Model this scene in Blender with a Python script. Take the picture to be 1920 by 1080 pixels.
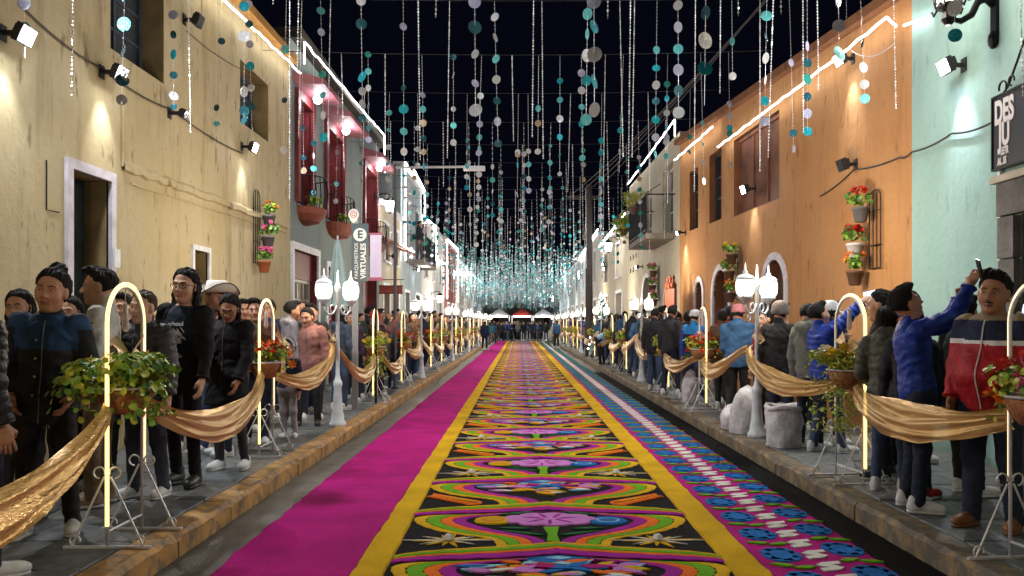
import bpy, math, random
import numpy as np
from mathutils import Vector, Matrix, Euler
R = math.radians
random.seed(7)
rng = np.random.default_rng(7)
scene = bpy.context.scene
for o in list(bpy.data.objects):
    bpy.data.objects.remove(o, do_unlink=True)
COL = scene.collection

# ------------------------------------------------------------------ camera, world, exposure
FPX, VX, VY, EYE = 1560.0, 973.0, 606.0, 1.55        # focal length and vanishing point of the 1920 x 1080 picture
cam_d = bpy.data.cameras.new('camera')
cam = bpy.data.objects.new('camera', cam_d)
COL.objects.link(cam)
cam.location = (0, 0, EYE)
cam.rotation_euler = (R(90), 0, 0)
cam_d.sensor_width = 36
cam_d.lens = 36 * FPX / 1920
cam_d.shift_x = (960 - VX) / 1920
cam_d.shift_y = (VY - 540) / 1920
cam_d.clip_start = 0.05
cam_d.clip_end = 600
scene.camera = cam
world = bpy.data.worlds.new('World')
scene.world = world
world.use_nodes = True
wn = world.node_tree.nodes
wl_ = world.node_tree.links
bg = wn['Background']
sky = wn.new('ShaderNodeTexSky')
sky.sky_type = 'NISHITA'
sky.sun_disc = False
sky.sun_elevation = R(-6)
sky.sun_rotation = R(200)
mixn = wn.new('ShaderNodeMix')
mixn.data_type = 'RGBA'
mixn.inputs[0].default_value = 0.9
mixn.inputs[7].default_value = (0.0011, 0.0014, 0.0038, 1)      # night sky
wl_.new(sky.outputs[0], mixn.inputs[6])
wl_.new(mixn.outputs[2], bg.inputs[0])
bg.inputs[1].default_value = 1.0
scene.view_settings.view_transform = 'Standard'
scene.view_settings.look = 'None'
scene.view_settings.exposure = 0.45
scene.view_settings.gamma = 1.0
scene.render.engine = 'CYCLES'
scene.cycles.use_denoising = True
scene.cycles.use_adaptive_sampling = True
scene.cycles.adaptive_threshold = .02
scene.cycles.max_bounces = 4
scene.cycles.diffuse_bounces = 2
scene.cycles.glossy_bounces = 2
scene.cycles.transmission_bounces = 4
scene.cycles.transparent_max_bounces = 8
scene.cycles.caustics_reflective = False
scene.cycles.caustics_refractive = False
scene.cycles.sample_clamp_indirect = 4.0

# ------------------------------------------------------------------ helpers
def world_pt(px, py, Y):
    return Vector(((px - VX) * Y / FPX, Y, EYE + (VY - py) * Y / FPX))

def tag(o, label=None, cat=None, group=None, kind=None):
    if label: o['label'] = label
    if cat: o['category'] = cat
    if group: o['group'] = group
    if kind: o['kind'] = kind
    return o

def empty(name, loc=(0, 0, 0), rz=0.0, parent=None):
    o = bpy.data.objects.new(name, None)
    COL.objects.link(o)
    o.location = loc
    o.rotation_euler = (0, 0, rz)
    o.empty_display_size = 0.1
    o.parent = parent
    return o

def link(name, me, parent=None, loc=None, rot=None, scale=None):
    o = bpy.data.objects.new(name, me)
    COL.objects.link(o)
    o.parent = parent
    if loc is not None: o.location = loc
    if rot is not None: o.rotation_euler = rot
    if scale is not None: o.scale = scale if hasattr(scale, '__len__') else (scale,) * 3
    return o

def copy_tree(o, parent=None):
    c = o.copy()
    COL.objects.link(c)
    c.parent = parent
    for ch in list(o.children):
        copy_tree(ch, c)
    return c

def orient(d, up=Vector((0, 0, 1))):
    d = Vector(d).normalized()
    if abs(d.dot(up)) > 0.98: up = Vector((0, 1, 0))
    a = d.cross(up).normalized()
    b = a.cross(d).normalized()
    return a, b, d

class MB:
    def __init__(s):
        s.v, s.f, s.m = [], [], []
    def add(s, vs, fs, mi=0):
        k = len(s.v)
        s.v.extend([tuple(p) for p in vs])
        s.f.extend([tuple(i + k for i in f) for f in fs])
        s.m.extend([mi] * len(fs))
        return s
    def box(s, lo, hi, mi=0, rot=None, piv=None):
        x0, y0, z0 = lo; x1, y1, z1 = hi
        vs = [Vector(p) for p in ((x0,y0,z0),(x1,y0,z0),(x1,y1,z0),(x0,y1,z0),(x0,y0,z1),(x1,y0,z1),(x1,y1,z1),(x0,y1,z1))]
        if rot is not None:
            c = Vector(piv) if piv is not None else (Vector(lo) + Vector(hi)) / 2
            vs = [c + rot @ (p - c) for p in vs]
        return s.add(vs, [(0,3,2,1),(4,5,6,7),(0,1,5,4),(1,2,6,5),(2,3,7,6),(3,0,4,7)], mi)
    def tube(s, pts, r, n=8, mi=0, cap=True, closed=False):
        pts = [Vector(p) for p in pts]
        N = len(pts)
        rs = r if hasattr(r, '__len__') else [r] * N
        vs, fs = [], []
        up = None
        for i, p in enumerate(pts):
            if closed: d = pts[(i + 1) % N] - pts[i - 1]
            else: d = pts[min(i + 1, N - 1)] - pts[max(i - 1, 0)]
            if d.length < 1e-9: d = Vector((0, 0, 1))
            d.normalize()
            if up is None:
                up = Vector((0, 0, 1)) if abs(d.z) < .9 else Vector((1, 0, 0))
            a = d.cross(up)
            if a.length < 1e-6: a = d.cross(Vector((0, 1, 0)))
            a.normalize(); b = a.cross(d).normalized(); up = b
            for k in range(n):
                t = 2 * math.pi * k / n
                vs.append(p + (a * math.cos(t) + b * math.sin(t)) * rs[i])
        M = N if closed else N - 1
        for i in range(M):
            j = (i + 1) % N
            for k in range(n):
                q = (k + 1) % n
                fs.append((i*n+k, j*n+k, j*n+q, i*n+q))
        if cap and not closed:
            fs.append(tuple(range(n))); fs.append(tuple(range((N-1)*n + n - 1, (N-1)*n - 1, -1)))
        return s.add(vs, fs, mi)
    def lathe(s, prof, n=16, c=(0,0,0), mi=0, axis=None, sx=1, sy=1, cap=True):
        c = Vector(c)
        a, b, d = (Vector((1,0,0)), Vector((0,1,0)), Vector((0,0,1))) if axis is None else orient(axis)
        vs, fs = [], []
        for r, z in prof:
            for k in range(n):
                t = 2 * math.pi * k / n
                vs.append(c + a * (r * math.cos(t) * sx) + b * (r * math.sin(t) * sy) + d * z)
        for i in range(len(prof) - 1):
            for k in range(n):
                q = (k + 1) % n
                fs.append((i*n+k, i*n+q, (i+1)*n+q, (i+1)*n+k))
        if cap:
            fs.append(tuple(range(n - 1, -1, -1))); L = (len(prof) - 1) * n
            fs.append(tuple(range(L, L + n)))
        return s.add(vs, fs, mi)
    def prism(s, poly, z0, z1, mi=0, bottom=True):
        n = len(poly)
        vs = [(p[0], p[1], z0) for p in poly] + [(p[0], p[1], z1) for p in poly]
        fs = [tuple(range(n, 2 * n))] + [(i, (i+1) % n, (i+1) % n + n, i + n) for i in range(n)]
        if bottom: fs.append(tuple(range(n - 1, -1, -1)))
        return s.add(vs, fs, mi)
    def ball(s, c, r, n=8, m=6, mi=0):
        c = Vector(c)
        rx, ry, rz = r if hasattr(r, '__len__') else (r, r, r)
        prof = [(math.sin(math.pi * i / m), -math.cos(math.pi * i / m)) for i in range(m + 1)]
        vs, fs = [], []
        for q, z in prof:
            for k in range(n):
                t = 2 * math.pi * k / n
                vs.append(c + Vector((rx * q * math.cos(t), ry * q * math.sin(t), rz * z)))
        for i in range(m):
            for k in range(n):
                q = (k + 1) % n
                fs.append((i*n+k, i*n+q, (i+1)*n+q, (i+1)*n+k))
        return s.add(vs, fs, mi)
    def mesh(s, name, mats, smooth=False, angle=None):
        me = bpy.data.meshes.new(name)
        me.from_pydata(s.v, [], s.f)
        if not isinstance(mats, (list, tuple)): mats = [mats]
        for m in mats: me.materials.append(m)
        if len(mats) > 1: me.polygons.foreach_set('material_index', s.m)
        if smooth: me.polygons.foreach_set('use_smooth', [True] * len(me.polygons))
        me.update()
        return me
    def build(s, name, mats, parent=None, smooth=False, **kw):
        return link(name, s.mesh(name, mats, smooth), parent, **kw)

def arr_mesh(name, V, F, mats, smooth=True, mi=None):
    me = bpy.data.meshes.new(name)
    me.from_pydata(V.tolist() if hasattr(V, 'tolist') else V, [], F.tolist() if hasattr(F, 'tolist') else F)
    if not isinstance(mats, (list, tuple)): mats = [mats]
    for m in mats: me.materials.append(m)
    if mi is not None: me.polygons.foreach_set('material_index', np.asarray(mi, dtype=np.int32))
    if smooth: me.polygons.foreach_set('use_smooth', [True] * len(me.polygons))
    me.update()
    return me

def catmull(P, n=8, closed=False):
    P = [np.array(p, float) for p in P]
    out = []
    N = len(P)
    for i in range(N if closed else N - 1):
        if closed: p0, p1, p2, p3 = P[i-1], P[i], P[(i+1) % N], P[(i+2) % N]
        else: p0, p1, p2, p3 = P[max(i-1,0)], P[i], P[i+1], P[min(i+2,N-1)]
        for k in range(n):
            t = k / n
            out.append(.5*((2*p1)+(-p0+p2)*t+(2*p0-5*p1+4*p2-p3)*t*t+(-p0+3*p1-3*p2+p3)*t**3))
    if not closed: out.append(P[-1])
    return out

# ------------------------------------------------------------------ materials
MATS = {}
def mat(name, col, rough=.7, metal=0., var=0., vscale=4., bump=0., bscale=60., emit=0., ecol=None, spec=.4, sheen=0., dark=None, trans=0., coat=0., det=4., vstretch=(1,1,1)):
    if name in MATS: return MATS[name]
    m = bpy.data.materials.new(name)
    m.use_nodes = True
    nt = m.node_tree
    b = nt.nodes['Principled BSDF']
    b.inputs['Base Color'].default_value = (*col, 1)
    b.inputs['Roughness'].default_value = rough
    b.inputs['Metallic'].default_value = metal
    b.inputs['Specular IOR Level'].default_value = spec
    if sheen: b.inputs['Sheen Weight'].default_value = sheen
    if coat: b.inputs['Coat Weight'].default_value = coat
    if trans: b.inputs['Transmission Weight'].default_value = trans
    if emit:
        b.inputs['Emission Color'].default_value = (*(ecol or col), 1)
        b.inputs['Emission Strength'].default_value = emit
    tc = None
    if var or bump:
        tc = nt.nodes.new('ShaderNodeTexCoord')
    if var:
        mp = nt.nodes.new('ShaderNodeMapping'); mp.inputs['Scale'].default_value = vstretch
        nt.links.new(tc.outputs['Object'], mp.inputs[0])
        n = nt.nodes.new('ShaderNodeTexNoise'); n.inputs['Scale'].default_value = vscale; n.inputs['Detail'].default_value = det
        nt.links.new(mp.outputs[0], n.inputs[0])
        rp = nt.nodes.new('ShaderNodeValToRGB')
        d = dark or tuple(c * (1 - var) for c in col)
        li = tuple(min(1, c * (1 + var * .6)) for c in col)
        rp.color_ramp.elements[0].position = .3; rp.color_ramp.elements[0].color = (*d, 1)
        rp.color_ramp.elements[1].position = .7; rp.color_ramp.elements[1].color = (*li, 1)
        nt.links.new(n.outputs[0], rp.inputs[0]); nt.links.new(rp.outputs[0], b.inputs['Base Color'])
    if bump:
        n2 = nt.nodes.new('ShaderNodeTexNoise'); n2.inputs['Scale'].default_value = bscale; n2.inputs['Detail'].default_value = 3
        nt.links.new(tc.outputs['Object'], n2.inputs[0])
        bp = nt.nodes.new('ShaderNodeBump'); bp.inputs['Strength'].default_value = bump; bp.inputs['Distance'].default_value = .02
        nt.links.new(n2.outputs[0], bp.inputs['Height']); nt.links.new(bp.outputs[0], b.inputs['Normal'])
    MATS[name] = m
    return m

def wall_mat(name, col, stain, worn=None, amount=.55, streak=.5):
    """plaster: large blotches, vertical rain streaks, small dark spots and a lumpy trowelled relief"""
    if name in MATS: return MATS[name]
    m = bpy.data.materials.new(name); m.use_nodes = True
    nt = m.node_tree; b = nt.nodes['Principled BSDF']; L = nt.links.new
    b.inputs['Roughness'].default_value = .85; b.inputs['Specular IOR Level'].default_value = .2
    tc = nt.nodes.new('ShaderNodeTexCoord')
    def noise(scale, stretch, det=5, rough=.6):
        mp = nt.nodes.new('ShaderNodeMapping'); mp.inputs['Scale'].default_value = stretch
        L(tc.outputs['Object'], mp.inputs[0])
        n = nt.nodes.new('ShaderNodeTexNoise'); n.inputs['Scale'].default_value = scale; n.inputs['Detail'].default_value = det; n.inputs['Roughness'].default_value = rough
        L(mp.outputs[0], n.inputs[0]); return n.outputs[0]
    def ramp(src, a, c, lo=0., hi=1.):
        r = nt.nodes.new('ShaderNodeMapRange'); r.inputs[1].default_value = a; r.inputs[2].default_value = c; r.inputs[3].default_value = lo; r.inputs[4].default_value = hi
        L(src, r.inputs[0]); return r.outputs[0]
    def mix(fac, c1, c2):
        x = nt.nodes.new('ShaderNodeMix'); x.data_type = 'RGBA'
        if hasattr(fac, 'links'): L(fac, x.inputs[0])
        else: x.inputs[0].default_value = fac
        for i, c in ((6, c1), (7, c2)):
            if hasattr(c, 'links'): L(c, x.inputs[i])
            else: x.inputs[i].default_value = (*c, 1)
        return x.outputs[2]
    w = worn or tuple(min(1, c * 1.25) for c in col)
    c = mix(ramp(noise(.7, (1, 1, 1)), .35, .7), col, w)
    c = mix(ramp(noise(2.2, (1.6, 1, .22), 4), .52, .72, 0, streak), c, stain)
    c = mix(ramp(noise(4.6, (1.5, 1, .42), 3), .60, .69, 0, amount), c, tuple(s * .62 for s in stain))
    c = mix(ramp(noise(11, (1, 1, 1), 6), .3, .75, 0, .35), c, tuple(q * .75 for q in col))
    L(c, b.inputs['Base Color'])
    bp = nt.nodes.new('ShaderNodeBump'); bp.inputs['Strength'].default_value = .35; bp.inputs['Distance'].default_value = .03
    L(noise(9, (1, 1, 1), 8, .65), bp.inputs['Height']); L(bp.outputs[0], b.inputs['Normal'])
    MATS[name] = m
    return m

def sawdust(name, col, var=.3):
    """dyed sawdust: grains of slightly different colour with a rough relief and broad darker patches"""
    if name in MATS: return MATS[name]
    m = bpy.data.materials.new(name); m.use_nodes = True
    nt = m.node_tree; b = nt.nodes['Principled BSDF']; L = nt.links.new
    b.inputs['Roughness'].default_value = .95; b.inputs['Specular IOR Level'].default_value = .1
    tc = nt.nodes.new('ShaderNodeTexCoord')
    n = nt.nodes.new('ShaderNodeTexNoise'); n.inputs['Scale'].default_value = 60; n.inputs['Detail'].default_value = 6; n.inputs['Roughness'].default_value = .75
    L(tc.outputs['Object'], n.inputs[0])
    n2 = nt.nodes.new('ShaderNodeTexNoise'); n2.inputs['Scale'].default_value = 2.2; n2.inputs['Detail'].default_value = 5
    L(tc.outputs['Object'], n2.inputs[0])
    ad = nt.nodes.new('ShaderNodeMath'); ad.operation = 'ADD'; L(n.outputs[0], ad.inputs[0]); L(n2.outputs[0], ad.inputs[1])
    rp = nt.nodes.new('ShaderNodeValToRGB')
    rp.color_ramp.elements[0].position = .36; rp.color_ramp.elements[0].color = (*[c * (1 - var) for c in col], 1)
    rp.color_ramp.elements[1].position = .66; rp.color_ramp.elements[1].color = (*[min(1, c * (1 + var * .5)) for c in col], 1)
    hv = nt.nodes.new('ShaderNodeMath'); hv.operation = 'MULTIPLY'; hv.inputs[1].default_value = .5; L(ad.outputs[0], hv.inputs[0])
    L(hv.outputs[0], rp.inputs[0]); L(rp.outputs[0], b.inputs['Base Color'])
    bp = nt.nodes.new('ShaderNodeBump'); bp.inputs['Strength'].default_value = 1.0; bp.inputs['Distance'].default_value = .02
    L(n.outputs[0], bp.inputs['Height']); L(bp.outputs[0], b.inputs['Normal'])
    MATS[name] = m
    return m

def emis(name, col, s):
    if name in MATS: return MATS[name]
    return mat(name, (.8, .8, .8), emit=s, ecol=col)

def lamp(name, kind, loc, power, col, parent=None, target=None, angle=None, radius=.08, blend=.4):
    d = bpy.data.lights.new(name, kind)
    d.energy = power; d.color = col
    if kind == 'SPOT':
        d.spot_size = angle; d.spot_blend = blend
    d.shadow_soft_size = radius
    o = bpy.data.objects.new(name, d); COL.objects.link(o)
    o.parent = parent; o.location = loc
    if target is not None:
        o.rotation_euler = (Vector(target) - Vector(loc)).to_track_quat('-Z', 'Y').to_euler()
    return o

M_black = mat('black_iron', (.012, .012, .013), .45, .6)
M_whitepaint = mat('white_paint', (.72, .73, .76), .5, var=.2, vscale=9)
M_glass_dark = mat('dark_window_glass', (.02, .025, .035), .12, spec=.7)
M_chrome = mat('painted_white_steel', (.66, .66, .68), .35, .25)
# ------------------------------------------------------------------ ground, road, pavements
KL, KR = -2.25, 2.62          # kerb faces
WL, WR = -4.4, 4.6            # facades
SZ = .16                      # pavement height
asphalt = mat('road_asphalt', (.068, .062, .056), .55, var=.7, vscale=3.6, bump=.5, bscale=70)
m = MB(); m.add([(-90, -20, -.012), (90, -20, -.012), (90, 400, -.012), (-90, 400, -.012)], [(0, 1, 2, 3)])
tag(m.build('ground', mat('bare_ground', (.05, .05, .05), .9, var=.3)), kind='structure')
m = MB(); m.add([(KL, -6, 0), (KR, -6, 0), (KR, 130, 0), (KL, 130, 0)], [(0, 1, 2, 3)])
road = tag(m.build('road', asphalt), kind='structure')

slab_m = [mat('slab_stone_%d' % i, c, .42, var=.45, vscale=5, bump=.35, bscale=35) for i, c in
          enumerate([(.16, .175, .185), (.125, .14, .15), (.19, .195, .195), (.14, .14, .135)])]
grout = mat('pavement_bed', (.05, .05, .048), .9, var=.3)
def pavement(name, xa, xb, seed):
    rnd = random.Random(seed)
    m = MB(); m.box((xa, -6, -.02), (xb, 130, SZ - .02))
    base = tag(m.build(name, grout), kind='structure')
    meshes = []
    for k, mm in enumerate(slab_m):
        b = MB(); w, d, h = .5, .5, .022; e = .012
        vs = [(-w+e, -d+e, 0), (w-e, -d+e, 0), (w-e, d-e, 0), (-w+e, d-e, 0), (-w+e, -d+e, h-.006), (w-e, -d+e, h-.006), (w-e, d-e, h-.006), (-w+e, d-e, h-.006),
              (-w+2*e, -d+2*e, h), (w-2*e, -d+2*e, h), (w-2*e, d-2*e, h), (-w+2*e, d-2*e, h)]
        b.add(vs, [(0,1,5,4),(1,2,6,5),(2,3,7,6),(3,0,4,7),(4,5,9,8),(5,6,10,9),(6,7,11,10),(7,4,8,11),(8,9,10,11)])
        meshes.append(b.mesh('slab', mm))
    ncol = 4
    cw = (xb - xa) / ncol
    rl = .62
    far = MB()
    r = 0; y = 2.2
    while y < 75:
        off = .5 if r % 2 else 0
        xs = [xa + max(0, (c - off)) * cw for c in range(ncol + 2)]
        xs = sorted(set(min(xb, x) for x in xs))
        for x0, x1 in zip(xs[:-1], xs[1:]):
            if x1 - x0 < .05: continue
            if y < 30:
                link('slab', meshes[rnd.randrange(4)], base, loc=((x0+x1)/2, y + rl/2, SZ - .02 + rnd.uniform(-.004, .003)),
                     rot=(rnd.uniform(-.006, .006), rnd.uniform(-.006, .006), 0), scale=(x1 - x0, rl, 1))
            else:
                far.box((x0 + .012, y + .012, SZ - .03), (x1 - .012, y + rl - .012, SZ + rnd.uniform(-.003, .003)))
        r += 1; y += rl
    tag(far.build('far_slabs', slab_m[0], base), kind='stuff')
    return base
pavement('left_pavement', WL, KL - .215, 1)
pavement('right_pavement', KR + .215, WR + .25, 2)

def kerb_mat(name, paint, stone, fac):
    if name in MATS: return MATS[name]
    m = bpy.data.materials.new(name); m.use_nodes = True
    nt = m.node_tree; b = nt.nodes['Principled BSDF']; L = nt.links.new
    b.inputs['Roughness'].default_value = .7
    tc = nt.nodes.new('ShaderNodeTexCoord')
    n = nt.nodes.new('ShaderNodeTexNoise'); n.inputs['Scale'].default_value = 7; n.inputs['Detail'].default_value = 8; n.inputs['Roughness'].default_value = .7
    L(tc.outputs['Object'], n.inputs[0])
    rp = nt.nodes.new('ShaderNodeValToRGB'); rp.color_ramp.elements[0].position = fac - .06; rp.color_ramp.elements[1].position = fac + .08
    rp.color_ramp.elements[0].color = (*stone, 1); rp.color_ramp.elements[1].color = (*paint, 1)
    L(n.outputs[0], rp.inputs[0])
    n2 = nt.nodes.new('ShaderNodeTexNoise'); n2.inputs['Scale'].default_value = 2.3; n2.inputs['Detail'].default_value = 4
    L(tc.outputs['Object'], n2.inputs[0])
    x = nt.nodes.new('ShaderNodeMix'); x.data_type = 'RGBA'; x.blend_type = 'MULTIPLY'; x.inputs[0].default_value = .75
    L(rp.outputs[0], x.inputs[6])
    r2 = nt.nodes.new('ShaderNodeValToRGB'); r2.color_ramp.elements[0].color = (.25, .22, .2, 1); r2.color_ramp.elements[1].position = .62
    L(n2.outputs[0], r2.inputs[0]); L(r2.outputs[0], x.inputs[7]); L(x.outputs[2], b.inputs['Base Color'])
    bp = nt.nodes.new('ShaderNodeBump'); bp.inputs['Strength'].default_value = .6; bp.inputs['Distance'].default_value = .02
    L(n.outputs[0], bp.inputs['Height']); L(bp.outputs[0], b.inputs['Normal'])
    MATS[name] = m
    return m
def kerb(name, xa, xb, ma, seed, face):
    rnd = random.Random(seed)
    root = tag(empty(name, (0, 0, 0)), kind='structure')
    variants = []
    for v in range(4):                       # worn stones: uneven chamfer along the street edge
        mb = MB(); n = 10; prof_n = 7
        for i in range(n + 1):
            y = -.495 + .99 * i / n
            c = .018 + rnd.random() * .022; dz = rnd.uniform(-.005, .004); dx = rnd.uniform(-.006, .006)
            if i in (0, n): c += .012
            w = .105
            mb.v += [(-w, y, -.19), (-w + dx, y, -c + dz), (-w + c, y, dz), (w - .012, y, 0), (w, y, -.012), (w, y, -.19)]
        for i in range(n):
            for k in range(5):
                a = i * 6 + k; mb.f.append((a, a + 1, a + 7, a + 6)); mb.m.append(0)
        mb.f += [(0, 1, 2, 3, 4, 5)[::-1], tuple(n * 6 + q for q in range(6))]; mb.m += [0, 0]
        variants.append(mb.mesh('kerb_stone', ma))
    y = 1.5
    while y < 100:
        o = link('kerb_stone', variants[rnd.randrange(4)], root, loc=((xa + xb) / 2 + rnd.uniform(-.006, .006), y + .5, SZ + .002 + rnd.uniform(-.006, .004)),
                 rot=(rnd.uniform(-.005, .005), 0, 0 if face < 0 else math.pi))
        y += 1.0
    return root
# the street-facing edge of the variant is -x: the left kerb (face towards +x) is turned round
kerb('left_kerb', KL - .21, KL, kerb_mat('left_kerb_paint', (.5, .27, .07), (.2, .13, .08), .46), 3, 1)
kerb('right_kerb', KR, KR + .21, kerb_mat('right_kerb_paint', (.3, .2, .09), (.12, .105, .085), .52), 4, -1)
# ------------------------------------------------------------------ sawdust carpet
C_mag = sawdust('magenta_sawdust', (.47, .006, .205), .38)  # stronger mottling paints in shadowy patches as well as footprints
C_mag2 = sawdust('purple_sawdust', (.36, .012, .30), .25)
C_yel = sawdust('yellow_sawdust', (.70, .41, .008), .3)
C_grn = sawdust('green_sawdust', (.15, .42, .012), .3)
C_org = sawdust('orange_sawdust', (.85, .17, .015), .25)
C_blk = sawdust('black_sawdust', (.0065, .006, .0075), .5)
C_wht = sawdust('white_sawdust', (.75, .73, .68), .15)
C_blu = sawdust('blue_sawdust', (.015, .16, .5), .3)
C_pnk = sawdust('lilac_sawdust', (.62, .22, .62), .25)
C_dgr = sawdust('dark_green_sawdust', (.02, .14, .05), .35)
C_lbl = sawdust('pale_blue_sawdust', (.3, .58, .75), .2)
carpet = tag(empty('sawdust_carpet', (0, 0, 0)), 'long multicoloured sawdust carpet laid down the middle of the street', 'carpet')
CY0, CY1 = 2.6, 71.0
def strip(name, xa, xb, ma, z, seed, wob=.012, y0=CY0, y1=CY1):
    rnd = random.Random(seed); mb = MB(); n = 260
    ys = [y0 + (y1 - y0) * (i / n) ** 1.9 for i in range(n + 1)]
    for y in ys:
        a, b = xa + rnd.uniform(-wob, wob), xb + rnd.uniform(-wob, wob)
        s = .01
        mb.v += [(a - s, y, .001), (a + s, y, z), (b - s, y, z), (b + s, y, .001)]
    for i in range(n):
        for k in range(3):
            q = i * 4 + k; mb.f.append((q, q + 1, q + 5, q + 4)); mb.m.append(0)
    return mb.build(name, ma, carpet)
CXC = .245
strip('magenta_border', -1.9, -1.03, C_mag, .016, 1, .016)
strip('yellow_stripe', -1.03, -.83, C_yel, .022, 2, .008)
strip('black_field', -.835, 1.325, C_blk, .012, 3, .004)
strip('yellow_stripe', 1.32, 1.55, C_yel, .022, 4, .008)
strip('flowered_magenta_border', 1.545, 2.33, C_mag, .016, 5, .008)
strip('black_edge_strip', 2.325, KR - .002, C_blk, .013, 6, .004, CY0, 26)

ML = 1.31
def smooth2(P, n=6): return catmull(P, n)
def lerp2(A, B, t): return [a * (1 - t) + b * t for a, b in zip(A, B)]
O_ = smooth2([(-.385, -.14), (-.395, -.05), (-.43, .035), (-.52, .095), (-.64, .14), (-.825, .226), (-.98, .36), (-1.05, .48), (-1.04, .56), (-.93, .605), (-.7, .625), (-.35, .66), (0, .752)])
I_ = smooth2([(-.055, -.05), (-.065, .01), (-.10, .07), (-.18, .125), (-.34, .205), (-.52, .32), (-.64, .44), (-.64, .52), (-.52, .585), (-.38, .62), (-.18, .67), (0, .715)])
R0 = smooth2([(-1.08, .735), (-.95, .795), (-.75, .845), (-.45, .895), (-.15, .955), (0, 1.0)], 5)
R1 = smooth2([(-1.08, .61), (-.95, .64), (-.75, .665), (-.45, .69), (-.15, .735), (0, .775)], 5)
def band(mb, A, B, t0, t1, z, mirror):
    P, Q = lerp2(A, B, t0), lerp2(A, B, t1)
    s = -1 if mirror else 1
    k = len(mb.v); n = len(P)
    for p, q in zip(P, Q):
        d = (q - p); l = max(1e-6, float(np.hypot(d[0], d[1] * ML))); e = d * min(.3, .007 / l) * (1 + .9 * math.sin(len(mb.v) * 12.9898)) 
        for c, zz in ((p - e * .6, .002), (p + e * .6, z), (q - e * .6, z), (q + e * .6, .002)):
            mb.v.append((s * c[0], c[1] * ML, zz))
    for i in range(n - 1):
        for j in range(3):
            a = k + i * 4 + j; f = (a, a + 1, a + 5, a + 4)
            mb.f.append(f if not mirror else f[::-1]); mb.m.append(0)
def blob(mb, u, v, ru, rv, z=.012, n=14, rot=0., mi=0, wob=0., rnd=random):
    """raised patch of sawdust, u sideways and v along the street in metres"""
    ring = []
    for i in range(n):
        t = 2 * math.pi * i / n; q = 1 + rnd.uniform(-wob, wob)
        a, b = ru * q * math.cos(t), rv * q * math.sin(t)
        ring.append((u + a * math.cos(rot) - b * math.sin(rot), v + a * math.sin(rot) + b * math.cos(rot)))
    vs = [(x, y, .001) for x, y in ring] + [(u + (x - u) * .92, v + (y - v) * .92, z) for x, y in ring]
    mb.add(vs, [tuple(range(n, 2 * n))] + [(i, (i + 1) % n, (i + 1) % n + n, i + n) for i in range(n)], mi)
def leafp(mb, u, v, l, w, a, z=.012, mi=0):
    P = [(0, 0), (.25 * l, w * .45), (.5 * l, w * .5), (.8 * l, w * .25), (l, 0), (.8 * l, -w * .25), (.5 * l, -w * .5), (.25 * l, -w * .45)]
    Q = [(u + x * math.cos(a) - y * math.sin(a), v + x * math.sin(a) + y * math.cos(a)) for x, y in P]
    mb.prism(Q, .001, z, mi, bottom=False)
def sl(name, ma, fn):
    mb = MB(); fn(mb); return (name, mb.mesh(name, ma))
def sym(fn):
    def g(mb):
        fn(mb, False); fn(mb, True)
    return g
Z0 = .0125
common = []
for nm, ma, t0, t1 in (('yellow_lobe_band', C_yel, 0, .19), ('green_lobe_band', C_grn, .23, .47), ('orange_lobe_band', C_org, .5, .72), ('purple_lobe_band', C_mag2, .75, 1.0)):
    for mi in (False, True): common.append(sl(nm, ma, lambda mb: band(mb, O_, I_, t0, t1, .006, mi)))
for nm, ma, t0, t1 in (('yellow_roof_band', C_yel, 0, .14), ('green_roof_band', C_grn, .16, .38), ('orange_roof_band', C_org, .44, .6), ('purple_roof_band', C_mag2, .64, 1.0)):
    for mi in (False, True): common.append(sl(nm, ma, lambda mb: band(mb, R0, R1, t0, t1, .0075, mi)))
rf = random.Random(11)
def pink_flower(mb):
    for k in range(9):
        a = 2 * math.pi * k / 9
        blob(mb, .25 * math.cos(a), .50 * ML + .135 * math.sin(a), .13, .085, .012, 12, 0, 0, .08, rf)
    blob(mb, 0, .50 * ML, .27, .14, .0125, 16, 0, 0, .03, rf)
def petals_line(mb):
    for k in range(7):
        a = 2 * math.pi * k / 7 + .2
        leafp(mb, .05 * math.cos(a), .50 * ML + .03 * math.sin(a), .17, .03, a, .0145)
def star(mb, s):
    u, v = s * .74, .035
    for k in range(10):
        a = math.pi * k / 5 + .1
        l = (.34 if k % 5 == 0 else .2) * (1 if k % 2 == 0 else .75)
        leafp(mb, u, v, l, .034, a, .006)
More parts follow.
